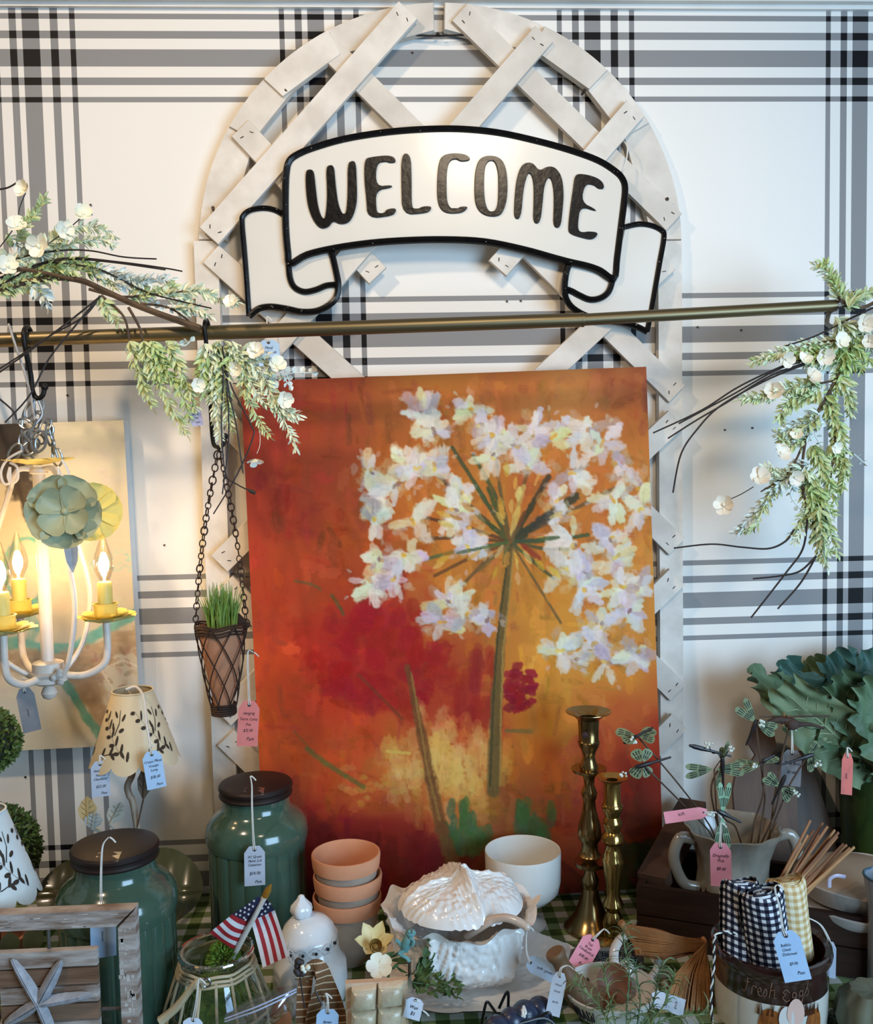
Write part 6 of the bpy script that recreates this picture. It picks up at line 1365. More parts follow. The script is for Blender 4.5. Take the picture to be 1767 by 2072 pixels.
b = MB(); b.tube(spl(q, 5), [.014, .0155, .0158, .0150, .013, .0125, .0125, .013, .0135, .0145, .016, .018, .020, .021, .022, .0225, .023, .0225, .022, .0215, .020], 16)
tagp(b.build('wooden_masher', M_wd), 'pale wooden masher leaning in the strainer bowl with a thick handle', 'masher')
WS = thing('wooden_spoon', 'reddish wooden spoon with a round head in the strainer bowl', 'spoon', at(1245, 2040, .49))
b = MB(); n = Vector((-.1, -.85, .5)).normalized(); x_, y_ = frame_for(n); c_ = at(1243, 1990, .475)
b.grid(lambda s, t: c_ + (x_ * math.cos(2 * PI * s) * .027 + y_ * math.sin(2 * PI * s) * .030) * t - n * .010 * (1 - t * t), 28, 6, True); b.grid(lambda s, t: c_ + (x_ * math.cos(2 * PI * s) * .027 + y_ * math.sin(2 * PI * s) * .030) * (1 - t) - n * (.010 * (1 - (1 - t) ** 2) + .004 * (t > 0)), 28, 6, True); b.build('head', M_wd2, WS, True, 180)
b = MB(); b.tube(spl([at(1240, 2012, .475), at(1225, 2035, .49), SBc + Vector((-.02, -.01, .018))], 4), .007, 10); b.build('handle', M_wd2, WS)
M_rose = mat('rosemary_needles', rgb(96, 112, 64), rgb(128, 140, 92), 40, .6); M_rosed = mat('rosemary_dark', rgb(84, 102, 68), rgb(108, 124, 86), 40, .6)
RO = thing('rosemary_bunch', 'loose bunch of green rosemary stems in front of the strainer bowl', 'herb bunch', Vector((at(1290, 2060, .60).x, -.60, TZ)))
for i, pts in enumerate(([(1268, 2090), (1270, 2030), (1274, 1970), (1266, 1925), (1260, 1888)], [(1250, 2090), (1236, 2030), (1226, 1985), (1222, 1960)], [(1244, 2085), (1212, 2035), (1184, 2005), (1168, 1990)], [(1300, 2085), (1322, 2030), (1334, 1980), (1340, 1955)], [(1300, 2090), (1340, 2040), (1356, 2000), (1364, 1980)], [(1300, 2090), (1350, 2062), (1395, 2054), (1425, 2052)], [(1288, 2085), (1296, 2030), (1290, 1985), (1286, 1950)], [(1262, 2090), (1280, 2060), (1310, 2050)], [(1240, 2092), (1225, 2060), (1232, 2040)])):
    c_ = spl([at(u, v, .60 - .004 * (i % 4)) for u, v in pts], 5); b = MB(); b.tube(c_, .0013, 5)
    for j in range(2, len(c_)):
        tdir = (c_[min(j + 1, len(c_) - 1)] - c_[j - 1]).normalized()
        for k in range(2 + j % 2):
            o_ = rv(); o_ = (o_ - tdir * o_.dot(tdir)).normalized(); L = rnd.uniform(.012, .022); p = c_[j] + tdir * rnd.uniform(0, .004)
            q = [p, p + (o_ * .5 + tdir * .75) * L * .5, p + (o_ * 1.0 + tdir * .75) * L * .75, p + (o_ * 1.35 + tdir * .35) * L]
            b.ribbon(spl(q, 2), [.0015, .0018, .0018, .0018, .0016, .0011, .0004], rv())
    b.build('stem', M_rose if i % 3 else M_rosed, RO, False, normals=False)
price_tag('pale teal price tag lying by the rosemary under the broom', (1318, 2018), (1385, 2040), 34, 'white', [(.5, 0, .2, 'Colander'), (.78, 0, .2, '$14.00')], [], .54, .56)

# ---- patterned tray with pink tag
TY = thing('medallion_tray', 'small dark tray printed with grey medallions in a grey frame', 'tray', on(1235, 1958))
t0 = [at(1162, 1898, .33), at(1300, 1905, .33), at(1296, 1962, .40), at(1150, 1955, .40)]
t0 = [on(1160, 1925, TZ + .035), on(1296, 1920, TZ + .035), on(1300, 1985, TZ + .004), on(1145, 1985, TZ + .004)]
nz_ = (t0[1] - t0[0]).cross(t0[3] - t0[0]).normalized(); nz_ = nz_ if nz_.z > 0 else -nz_
b = MB(); b.prism(t0, -nz_ * .004); b.build('board', mat('black_board', rgb(24, 22, 22), rgb(30, 28, 28), 30, .6), TY, False)
for i in range(4):
    a_, c_ = t0[i], t0[(i + 1) % 4]; b = MB(); b.tube([a_ + nz_ * .002, c_ + nz_ * .002], .0042, 4); b.build('frame_strip', mat('grey_frame', rgb(104, 98, 90), rgb(84, 78, 72), 30, .6), TY, False)
b = MB()
for i in range(5):
    for j in range(3):
        s, t = (i + .5) / 5, (j + .5) / 3; c_ = (t0[0] * (1 - s) + t0[1] * s) * (1 - t) + (t0[3] * (1 - s) + t0[2] * s) * t + nz_ * .0008
        xx = (t0[1] - t0[0]).normalized(); yy = nz_.cross(xx)
        for r in (.005, .009, .0125):
            b.tube([c_ + (xx * math.cos(k * PI / 4) + yy * math.sin(k * PI / 4)) * r * (1 + .25 * (k % 2)) for k in range(9)], .0007, 4, cap=False)
b.build('medallion_print', mat('grey_print', rgb(112, 106, 98), rgb(90, 84, 78), 30, .7), TY, False)['kind'] = 'stuff'
price_tag('pink price tag leaning on the medallion tray below the candlesticks', (1203, 1896), (1168, 1958), 42, 'pink', [(.28, 0, .2, 'Tall'), (.39, 0, .2, 'Brass'), (.5, 0, .2, 'Candlestick'), (.68, 0, .22, '$18.00'), (.9, .1, .24, 'Pam')], [(1214, 1888), (1224, 1880)], .40, .43)

# ---- straw whisk broom
M_straw = mat('straw', rgb(150, 92, 50), rgb(120, 70, 38), 30, .7, stretch=(1, 1, 1)); M_straw2 = mat('pale_straw', rgb(176, 122, 70), rgb(150, 100, 56), 30, .7)
bd = .44
BRM = thing('whisk_broom', 'brown straw whisk broom fanning out beside the stoneware crock', 'broom', on(1400, 2040))
g0 = at(1425, 1912, bd)
b = MB()
for k in range(170):
    s = rnd.random(); e0 = at(1268 + 20 * s + rnd.uniform(-3, 3), 1872 + 60 * s, bd - .02); m_ = at(1345 + 10 * s, 1888 + 45 * s + 10 * math.sin(s * 3), bd); gg = g0 + Vector((rnd.uniform(-.004, .004), rnd.uniform(-.006, .006), rnd.uniform(-.010, .010)))
    c_ = spl([e0, m_ + Vector((0, rnd.uniform(-.012, .012), 0)), gg], 5); b.tube(c_, .0011, 4, cap=False)
for k in range(240):
    s = rnd.random(); gg = g0 + Vector((rnd.uniform(-.004, .004), rnd.uniform(-.008, .008), rnd.uniform(-.010, .010)))
    e0 = at(1335 + 115 * s, 2085 - 10 * (1 - s), bd + .05 + rnd.uniform(-.012, .012)); m_ = at(1372 + 66 * s, 1968 + 20 * (1 - s), bd + .02 + rnd.uniform(-.01, .01))
    b.tube(spl([gg, m_, e0], 4), .0011, 4, cap=False)
b.build('straw', M_straw, BRM, False, normals=False)['kind'] = 'stuff'
b = MB()
for k in range(60):
    s = rnd.random(); e0 = at(1268 + 20 * s, 1870 + 62 * s, bd - .015); m_ = at(1345 + 10 * s, 1886 + 48 * s, bd + .012); b.tube(spl([e0, m_, g0 + Vector((0, -.008, rnd.uniform(-.01, .01)))], 5), .0009, 4, cap=False)
    e0 = at(1322 + 125 * s, 2085, bd + .065); m_ = at(1368 + 68 * s, 1970, bd + .034); b.tube(spl([g0 + Vector((0, -.010, rnd.uniform(-.01, .01))), m_, e0], 4), .0009, 4, cap=False)
b.build('light_straw', M_straw2, BRM, False, normals=False)['kind'] = 'stuff'
b = MB(); b.tube(spl([at(1256, 1866, bd - .02), at(1272, 1885, bd - .02), at(1288, 1912, bd - .02), at(1300, 1925, bd - .01)], 4), [.006] * 13, 10); b.build('bound_end', M_straw2, BRM)
b = MB(); b.ell(g0, (.006, .012, .013), 14, 10); b.build('binding', M_straw2, BRM)
b = MB(); b.tube([at(1340, 1985, bd + .03), at(1372, 2020, bd + .04), at(1398, 2050, bd + .05)], .006, 10); b.build('wooden_handle', M_wd, BRM)

# ================================================================ stoneware crock with rolled towels
cd_ = .525; cp = at(1560, 1902, cd_); CC = Vector((cp.x, cp.y, TZ)); CHh = cp.z - TZ; Rc = 125 / pxm(cd_)
M_bgl = mat('brown_glaze', rgb(52, 26, 24), rgb(40, 20, 20), 8, .16, coat=.6); M_sto = mat('stoneware_white', rgb(206, 200, 188), rgb(194, 188, 176), 8, .25, coat=.3)
CK = thing('stoneware_crock', 'white stoneware crock with brown glazed top lettered Fresh Eggs', 'crock', CC)
zb_ = CHh - .055
b = MB(); b.lathe([(Rc * .84, .001), (Rc * .90, .006), (Rc * .925, .03), (Rc * .925, zb_)], 72, CC, caps=(True, False)); b.build('body', M_sto, CK)
b = MB(); b.lathe([(Rc * .926, zb_ - .0005), (Rc * .935, zb_ + .001), (Rc * .935, CHh - .026), (Rc * .955, CHh - .020), (Rc * .99, CHh - .014), (Rc, CHh - .008), (Rc * .985, CHh - .001), (Rc * .94, CHh), (Rc * .87, CHh - .004), (Rc * .85, CHh - .020), (Rc * .85, .012), (.001, .011)], 72, CC, caps=(False, True)); b.build('glazed_top', M_bgl, CK)
def crk(a, z, off=.0008): return CC + Vector(((Rc * .935 + off) * math.cos(a), (Rc * .935 + off) * math.sin(a), z))
M_cream = mat('incised_cream', rgb(140, 104, 82), rgb(118, 86, 66), 40, .5)
def cur(pts, a0, z0, sx=.0042, sz=.0046):
    q = spl([Vector((x, 0, z)) for x, z in pts], 5); return [crk(a0 + p.x * sx / Rc, z0 + p.z * sz) for p in q]
b = MB(); a0 = math.radians(-139); z0 = zb_ + .010
word1 = [[(0, 6.5), (1.5, 7.2), (3.6, 6.8)], [(1.8, 6.9), (1.6, 3), (.6, .2), (-.4, .6)], [(.6, 3.4), (2.6, 3.7)], [(3.2, 0), (3.6, 2.6), (4.6, 2.9), (4.9, 2.4)], [(5.4, 1.3), (6.6, 1.8), (6.2, 2.8), (5.4, 1.6), (6, .2), (7, .4)], [(7.2, .4), (8.2, 2.8), (8.6, 1.2), (7.6, .1)], [(9.4, 0), (10.6, 6.4), (11.0, 6.8), (9.9, 2.6), (11.2, 2.8), (11.2, .4), (12, .2)]]
for s in word1: b.tube(cur(s, a0, z0), .00055, 5)
word2 = [[(16.6, 2.2), (15.2, 3.2), (14.2, 2.2), (15.2, 1.6), (14.0, .6), (15.4, -.6), (16.6, 0)], [(18.8, 2), (17.8, 2.2), (17.6, .8), (18.6, .6), (18.9, 2), (18.6, -2.6), (17.9, -2.4), (18.8, 0)], [(21.4, 2.4), (20.4, 2.6), (20.2, 1.2), (21.2, 1), (21.5, 2.4), (21.2, -2.2), (20.5, -2), (21.6, .6)], [(22, .8), (23.2, 3.6), (24.2, 6.6)], [(23.2, 3.4), (23.8, 1.6), (22.8, .6)]]
for s in word2: b.tube(cur(s, a0, z0), .00055, 5)
b.build('fresh_eggs_script', M_cream, CK)['kind'] = 'stuff'
def patch(ac, z0_, z1_, w_, n, m, name, jag=True):
    b = MB(); vs = []; N = 14
    for i in range(N + 1):
        s = i / N; a = ac + (s - .5) * w_ / Rc; zt2 = z0_ + (z1_ - z0_) * (.55 + .45 * math.sqrt(max(0, 1 - (2 * s - 1) ** 2))) + (rnd.uniform(-.002, .002) if jag else 0)
        for t in (0, .5, 1): vs.append(crk(a, z0_ + (zt2 - z0_) * t, -.0009 + .0012))
    b.add([v_ for v_ in vs], [(3 * i + k, 3 * i + 3 + k, 3 * i + 4 + k, 3 * i + 1 + k) for i in range(N) for k in (0, 1)])
    return b.build(name, m, CK, True, 180, normals=False)
zz = at(1560, 2045, cd_ + .08).z - TZ
M_hen = mat('hen_brown', rgb(150, 84, 30), rgb(110, 58, 22), 60, .4, stretch=(3, 3, 1))
patch(math.radians(-112), .01, zz, .036, 8, M_hen, 'painted_hen'); patch(math.radians(-66), .01, zz - .002, .030, 8, M_hen, 'painted_hen')
b = MB()
for k in range(26):
    ac = math.radians(rnd.choice([-110, -66])) + rnd.uniform(-.26, .26); b.tube([crk(ac, zz - .010), crk(ac + rnd.uniform(-.03, .05), zz + rnd.uniform(.002, .012))], [.0012, .0003], 4)
b.build('painted_feathers', mat('hen_dark', rgb(96, 52, 22), rgb(60, 34, 18), 40, .5), CK)['kind'] = 'stuff'
for (ac, hz, w_, h_, m) in ((-88, zz - .004, .013, .020, mat('pale_egg', rgb(214, 178, 160), rgb(204, 166, 150), 10, .4)), (-97, zz - .012, .011, .017, mat('white_egg', rgb(210, 204, 198), rgb(200, 194, 188), 10, .4))):
    a = math.radians(ac); n = Vector((math.cos(a), math.sin(a), 0)); x_ = Vector((-n.y, n.x, 0)); b = MB(); c_ = crk(a, hz, -.0105)
    b.add([c_ + n * .0125 * math.sqrt(max(0, 1 - (r_) ** 2 * .02)) + x_ * w_ * r_ * math.cos(t) + Vector((0, 0, h_ * r_ * math.sin(t) * (1 + .12 * math.sin(t)))) for r_ in (0.01, .5, 1) for t in [k * PI / 10 for k in range(20)]], [(20 * j + k, 20 * j + (k + 1) % 20, 20 * j + 20 + (k + 1) % 20, 20 * j + 20 + k) for j in range(2) for k in range(20)])
    b.build('painted_egg', m, CK, True, 180, normals=False)
# towels: rolled gingham, check follows the cloth through a UV map
def mat_uvcheck(name, c0, c1, c2, rough=.9):
    return mat_plaid(name, 1.0, 0, 0, [(-.25, .25)], [(-.25, .25)], c0, c1, c2, ('X', 'Y'), rough, 'UV')
M_nvck = mat_uvcheck('navy_check', rgb(226, 224, 222), rgb(70, 72, 84), rgb(22, 22, 34)); M_ylck = mat_uvcheck('mustard_check', rgb(234, 220, 190), rgb(216, 188, 142), rgb(192, 154, 100))
def towel(label, top, bot, d0, d1, r, m, cell, flat=.75, fold=True):
    a_, c_ = at(*top, d0), at(*bot, d1); ax = (a_ - c_); L = ax.length; ax.normalize()
    x = ax.cross(Vector((0, 1, 0))).normalized(); y = ax.cross(x).normalized(); nu, nv = 72, 26
    vs = []; uv = []
    for j in range(nv + 1):
        t = j / nv; end = 1 - .16 * max(0, (t - .90) / .10) ** 2
        for i in range(nu + 1):
            a = 2 * PI * i / nu; rr_ = r * end * (1 + .035 * math.sin(3 * a + 4 * t) + .10 * (i / nu) * 1.0)
            vs.append(c_ + ax * (L * t + .004 * math.sin(2 * a + 1)) + x * rr_ * math.cos(a) + y * rr_ * flat * math.sin(a)); uv.append((i / nu * round(2 * PI * r * .9 / cell), L * t / cell))
    b = MB(); b.add(vs, [(j * (nu + 1) + i, j * (nu + 1) + i + 1, (j + 1) * (nu + 1) + i + 1, (j + 1) * (nu + 1) + i) for j in range(nv) for i in range(nu)])
    # spiral end of the roll
    n0 = len(b.v); N = 120; ring1 = []; 
    for k in range(N + 1):
        f = k / N; a = f * 2 * PI * 3.2; rr_ = r * .86 * (1 - .92 * f)
        for h in (0, -.014): b.v.append(c_ + ax * (L - .001 + h + .002 * math.sin(a)) + x * rr_ * math.cos(a) + y * rr_ * flat * math.sin(a)); uv.append((f * 8, (L + h) / cell))
    b.f += [(n0 + 2 * k, n0 + 2 * k + 1, n0 + 2 * k + 3, n0 + 2 * k + 2) for k in range(N)]; b.mi += [0] * N
    n1 = len(b.v)
    b.v += [c_ + ax * (L - .012)] + [c_ + ax * (L - .009) + x * r * .9 * math.cos(k * PI / 12) + y * r * .9 * flat * math.sin(k * PI / 12) for k in range(24)]
    uv += [(0, 0)] + [(3 * math.cos(k * PI / 12), 3 * math.sin(k * PI / 12)) for k in range(24)]
    b.f += [(n1, n1 + 1 + k, n1 + 1 + (k + 1) % 24) for k in range(24)]; b.mi += [0] * 24
    o = b.build('rolled_towel', m, None, True, 60, normals=False)
    ul = o.data.uv_layers.new(name='UVMap'); 
    for l in o.data.loops: ul.data[l.index].uv = uv[l.vertex_index]
    tagp(o, label, 'towel', 'rolled gingham towels'); return o
towel('navy gingham towel roll at the back left of the stoneware crock', (1498, 1782), (1500, 1935), .53, .545, .0275, M_nvck, .0105)
towel('navy gingham towel roll in front carrying the blue price tag', (1540, 1802), (1560, 1945), .565, .560, .0320, M_nvck, .0105, .7)
towel('mustard gingham towel roll at the right in the stoneware crock', (1590, 1778), (1606, 1935), .525, .535, .0285, M_ylck, .0105)
price_tag('sky blue price tag hanging over the front of the stoneware crock', (1588, 1884), (1616, 1985), 56, 'blue', [(.30, -.1, .15, 'Buffalo'), (.39, -.12, .15, 'Check'), (.48, -.04, .15, 'Dishtowel'), (.68, 0, .16, '$9.00'), (.88, .18, .18, 'Pam')], [(1584, 1875), (1580, 1840), (1570, 1800), (1574, 1790)], .622, .632)
price_tag('dark blue side of a price tag hanging at the right of the crock', (1680, 1905), (1678, 1978), 26, 'grey', [], [(1676, 1896), (1660, 1870), (1630, 1855), (1590, 1842)], .53, .55)
def rope(pts, parent, r, name, m1, m2):
    c_ = spl(pts, 10); b = MB(); b2 = MB()
    for k, bb in ((0, b), (1, b2)):
        q = []
        acc = 0
        for i, p in enumerate(c_):
            if i: acc += (c_[i] - c_[i - 1]).length
            t = (c_[min(i + 1, len(c_) - 1)] - c_[max(i - 1, 0)]).normalized(); x, y = frame_for(t); a = acc / .0030 + k * PI
            q.append(p + (x * math.cos(a) + y * math.sin(a)) * r * .55)
        bb.tube(q, r * .6, 6)
    b.build(name, m1, parent); b2.build(name, m2, parent)
RP = thing('twisted_cord', 'black and white twisted cord hanging over the left of the crock', 'cord', at(1445, 2060, .58))
rope([at(1490, 1890, .60), at(1470, 1886, .612), at(1452, 1888, .612), at(1445, 1905, .612), at(1445, 1950, .60), at(1440, 2000, .600), at(1440, 2050, .602), at(1446, 2085, .602)], RP, .0021, 'strand', mat('black_cord', rgb(24, 22, 26), rgb(30, 28, 32), 40, .8), M_str)
# bundle of brown sticks
M_stk = [mat('stick_brown_%d' % i, c_, tuple(x * .75 for x in c_), 30, .7, stretch=(1, 1, 1)) for i, c_ in enumerate((rgb(158, 104, 62), rgb(180, 128, 80), rgb(134, 84, 50)))]
for i, (b0, e0) in enumerate((((1566, 1800), (1640, 1660)), ((1575, 1800), (1632, 1690)), ((1582, 1800), (1668, 1665)), ((1588, 1802), (1660, 1690)), ((1592, 1802), (1690, 1680)), ((1598, 1803), (1698, 1684)), ((1604, 1803), (1694, 1692)), ((1608, 1804), (1680, 1705)), ((1612, 1806), (1706, 1708)), ((1618, 1806), (1714, 1710)), ((1622, 1808), (1727, 1714)), ((1626, 1810), (1702, 1740)), ((1572, 1795), (1618, 1700)), ((1630, 1812), (1696, 1746)), ((1570, 1798), (1646, 1680)), ((1586, 1800), (1676, 1672)), ((1600, 1802), (1684, 1700)), ((1610, 1805), (1688, 1698)), ((1620, 1807), (1718, 1716)), ((1628, 1810), (1710, 1730)))):
    a_, c_ = at(b0[0], b0[1], .505 - .003 * (i % 4)), at(e0[0] + rnd.uniform(-3, 3), e0[1], .47 - .006 * (i % 5)); a_ = a_ + (a_ - c_) * .55
    b = MB(); b.tube([a_, a_.lerp(c_, .5) + Vector((rnd.uniform(-.002, .002), 0, rnd.uniform(-.002, .002))), c_], [.0028, .0031, .0026], 6, flat=.55); o = b.build('reed_stick', M_stk[i % 3]); tagp(o, 'brown split reed stick fanning out behind the rolled towels', 'stick', 'bundle of brown reed sticks')
# stone pumpkin and frosted greenery in the right corner
b = MB(); c_ = at(1768, 2052, .58); b.lathe([(.010, -.040), (.035, -.038), (.050, -.024), (.056, 0), (.050, .024), (.034, .038), (.012, .036), (.001, .030)], 64, c_, lambda a, i: 1 - .10 * abs(math.cos(a * 4.5)) ** 3)
o = b.build('grey_pumpkin', mat('grey_green_pumpkin', rgb(108, 108, 86), rgb(90, 90, 70), 12, .6)); tagp(o, 'grey green pumpkin in the lower right corner', 'pumpkin')
FGr = thing('frosted_greenery', 'frosted dark greenery with tiny curled leaves beside the crock', 'greenery', on(1700, 2060))
b = MB()
for k in range(330):
    t = rnd.random(); p = at(1675 + 62 * t + rnd.uniform(-8, 8), 2066 - 46 * t + rnd.uniform(-10, 18), .53 + rnd.uniform(-.02, .02)); leaf(b, p, rv(), rv(), rnd.uniform(.006, .011), .0045, .25)
b.build('foliage', mat('frosted_leaf', rgb(96, 112, 100), rgb(150, 160, 150), 60, .5), FGr, False, normals=False)['kind'] = 'stuff'
b = MB(); b.tube([on(1690, 2080) + Vector((0, 0, .004)), at(1735, 2022, .53)], .0016, 6); b.build('stem', M_twig, FGr)
# ================================================================ wooden crate and what stands in and behind it
M_cr = mat('dark_crate_wood', rgb(56, 37, 28), rgb(40, 26, 20), 7, .75, bump=.3, stretch=(1, 1, 6), spec=.18); M_cr2 = mat('grey_brown_plank', rgb(88, 66, 52), rgb(66, 48, 39), 9, .75, bump=.3, bscale=50, spec=.18)
ca = at(1288, 1795, .285); ca.z = 0; cb = at(1767, 1882, .445); cb.z = 0; ux = (cb - ca).normalized(); uy = Vector((-ux.y, ux.x, 0)); CL = .62; CDp = .185; zt0 = .104
CRT = thing('wooden_crate', 'long dark wooden crate standing at an angle on the right', 'crate', Vector((ca.x, ca.y, TZ)) + ux * CL / 2 + uy * CDp / 2)
def cb_(x, y, z): return Vector((ca.x, ca.y, TZ)) + ux * x + uy * y + Vector((0, 0, z))
def cboard(x0, x1, y0, y1, z0, z1, name='board', m=None):
    b = MB(); b.prism([cb_(x0, y0, z0), cb_(x1, y0, z0), cb_(x1, y0, z1), cb_(x0, y0, z1)], uy * (y1 - y0), inset=0.0); return b.build(name, m or M_cr, CRT, False)
cboard(0, CL, 0, .012, .001, .050); cboard(0, CL, 0, .012, .053, zt0); cboard(0, CL, CDp - .012, CDp, .001, .050); cboard(0, CL, CDp - .012, CDp, .053, zt0)
cboard(0, .012, .0125, CDp - .0125, .001, zt0, 'end_board'); cboard(CL - .012, CL, .0125, CDp - .0125, .001, zt0, 'end_board'); cboard(.0125, CL - .0125, .0125, CDp - .0125, .001, .010, 'bottom_board')
# slanting weathered beam beside the crate
b = MB(); p0, p1 = at(1318, 1772, .27), at(1402, 1618, .07); ax = (p1 - p0).normalized(); sx = ax.cross(Vector((0, 0, 1))).normalized(); up = sx.cross(ax).normalized(); w_ = .026
b.prism([p0 - sx * w_, p0 + sx * w_, p0 + sx * w_ - up * .030, p0 - sx * w_ - up * .030], p1 - p0)
o = b.build('weathered_beam', M_cr2, None, False); tagp(o, 'thick grey brown weathered wood beam slanting behind the crate', 'wood beam')
# two handled cream pot
pdp = .248; pp = at(1484, 1672, pdp); PC_ = Vector((pp.x, pp.y, TZ + .010)); PH = pp.z - TZ - .010; PR = 97 / pxm(pdp)
M_glz = mat('drip_glaze', rgb(156, 150, 136), rgb(122, 114, 100), 12, .18, coat=.5); M_amb = mat('amber_glaze', rgb(92, 54, 30), rgb(66, 38, 24), 9, .18, coat=.5)
POT = thing('handled_pot', 'cream and amber glazed pot with two handles holding the dragonfly picks', 'pot', PC_)
b = MB(); b.lathe([(PR * .52, 0), (PR * .60, .01), (PR * .80, PH * .28), (PR * .78, PH * .45)], 56, PC_, caps=(True, False)); b.build('lower_body', M_amb, POT)
fl_ = lambda a, i: 1 + .035 * math.cos(a * 9) * min(1, i / 3)
b = MB(); b.lathe([(PR * .795, PH * .42), (PR * .75, PH * .55), (PR * .78, PH * .72), (PR * .90, PH * .90), (PR * 1.0, PH * .985), (PR * 1.01, PH), (PR * .97, PH + .001), (PR * .88, PH * .93), (PR * .72, PH * .72), (PR * .66, PH * .5), (.001, PH * .45)], 108, PC_, fl_, caps=(False, True)); b.build('upper_body', M_glz, POT)
for s, t_ in ((-1, 1.0), (1, .9)):
    a = math.radians(185 if s < 0 else -8); dr = Vector((math.cos(a), math.sin(a), 0))
    q = [PC_ + dr * PR * .90 + Vector((0, 0, PH * .90)), PC_ + dr * PR * 1.22 + Vector((0, 0, PH * .92)), PC_ + dr * PR * 1.36 + Vector((0, 0, PH * .72)), PC_ + dr * PR * 1.14 + Vector((0, 0, PH * .46)), PC_ + dr * PR * .80 + Vector((0, 0, PH * .40))]
    b = MB(); b.tube(spl(q, 6), .0105, 12, flat=.8); b.build('handle', M_glz, POT)
b = MB()
for k in range(7):
    a = math.radians(rnd.uniform(-160, -20)); w_ = rnd.uniform(.006, .012); L = rnd.uniform(.015, .03); r_ = PR * .80 + .0012
    pts = [PC_ + Vector(((r_ + .001) * math.cos(a + x_), (r_ + .001) * math.sin(a + x_), PH * .44 + z_)) for x_, z_ in ((-w_ * 9, .004), (w_ * 9, .004), (w_ * 4, -L * .5), (0, -L), (-w_ * 4, -L * .5))]
    b.add(pts, [(0, 1, 2, 3, 4)])
b.build('glaze_drips', M_glz, POT, True, 180, normals=False)['kind'] = 'stuff'
b = MB(); b.lathe([(PR * .64, PH * .60), (.001, PH * .62)], 30, PC_, caps=(False, True)); b.build('filling', mat('dark_filling', rgb(40, 28, 22), rgb(30, 22, 18), 60, .9), POT)
# ---- dragonfly and butterfly picks
M_wing = mat('sage_tin_wing', rgb(132, 142, 104), rgb(112, 124, 90), 30, .5); M_mint = mat('mint_tin_wing', rgb(150, 186, 152), rgb(132, 170, 138), 30, .5); M_slot = mat('wing_slot', rgb(36, 42, 34), rgb(28, 32, 28), 30, .8); M_pst = mat('pick_stem', rgb(88, 66, 46), rgb(64, 48, 36), 40, .6); M_body = mat('dark_insect_body', rgb(34, 30, 30), rgb(26, 24, 26), 30, .4); M_bead = mat('pearl_bead', rgb(214, 220, 206), rgb(200, 208, 194), 20, .2, coat=.5)
GRP = 'insect garden picks'
def wing(b, bs, c_, dr, up, L, w_, kind):
    n = dr.cross(up).normalized(); P_ = []
    N = 20
    for k in range(N):
        t = 2 * PI * k / N; s = .5 - .5 * math.cos(t); wd_ = math.sin(t) * w_ * .5 * (.30 + .72 * s if kind == 'd' else .35 + 1.0 * s)
        P_.append(c_ + dr * L * s + up * wd_)
    b.prism(P_, n * .0008)
    for q in range(3):
        for s0, s1 in ((.22, .5), (.56, .84)):
            off = (q - 1) * w_ * .24 * (.55 + .6 * s1)
            for sd in (-.00015, .00095):
                a_ = c_ + dr * L * s0 + up * off * .7 + n * sd; e_ = c_ + dr * L * s1 + up * off + n * sd; hw = up * w_ * .055
                bs.add([a_ - hw * .6, a_ + hw * .6, e_ + hw, e_ - hw], [(0, 1, 2, 3)])
def pick(label, kind, c, spread, tilt, stem, d, mint=False, L=.046, w_=.017, body=None, bead=None, wings4=None):
    pc = at(c[0], c[1], d)
    T_ = thing('insect_pick', label, 'garden pick', at(stem[-1][0], stem[-1][1], stem[-1][2] if len(stem[-1]) > 2 else pdp), GRP)
    W_ = wings4
    for (ang, ln, ww, yaw) in W_:
        a = math.radians(ang); dr = Vector((math.cos(a), 0, math.sin(a))); up = Vector((-math.sin(a), 0, math.cos(a)))
        R = Matrix.Rotation(math.radians(tilt), 3, 'X') @ Matrix.Rotation(math.radians(yaw), 3, 'Z'); dr = R @ dr; up = R @ up
        b = MB(); bs = MB(); wing(b, bs, pc + dr * .004, dr, up, ln, ww, kind); o = b.build('wing', M_mint if mint else M_wing, T_, False)
        bs.build('wing_cutouts', M_slot, o, False, normals=False)['kind'] = 'stuff'
    if body:
        b = MB(); e0, e1 = at(body[0][0], body[0][1], d + .003), at(body[1][0], body[1][1], d + .003); b.tube([e0, e0.lerp(e1, .12), e0.lerp(e1, .3), e0.lerp(e1, .5), e1], [.002, .0042, .0042, .0026, .0018], 8); b.build('body', M_body, T_)
    if bead:
        b = MB()
        for k in range(7): b.ell(at(bead[0] + rnd.uniform(-7, 7), bead[1] + rnd.uniform(-6, 6), d + .01), rnd.uniform(.0018, .0030), 8, 6)
        b.build('beads', M_bead, T_); b = MB(); b.tube(spl([pc, pc.lerp(at(bead[0], bead[1], d + .01), .4) + Vector((0, -.006, .006)), pc.lerp(at(bead[0], bead[1], d + .01), .7) + Vector((0, .004, -.005)), at(bead[0], bead[1], d + .01)], 6), .0008, 5); b.build('curled_wire', M_body, T_)
    b = MB(); b.tube(spl([pc] + [at(p[0], p[1], p[2] if len(p) > 2 else d) for p in stem], 5), .0016, 6); b.build('stem', M_pst, T_)
pick('butterfly pick seen edge on above the tall candlestick side', 'b', (1290, 1490), 0, -68, [(1330, 1535), (1380, 1595, .27), (1435, 1668, .262), (1450, 1705, .262)], .29, wings4=[(25, .034, .026, 0), (-25, .026, .024, 0), (155, .034, .026, 0), (205, .026, .024, 0)], body=((1262, 1504), (1322, 1472)), bead=(1280, 1498))
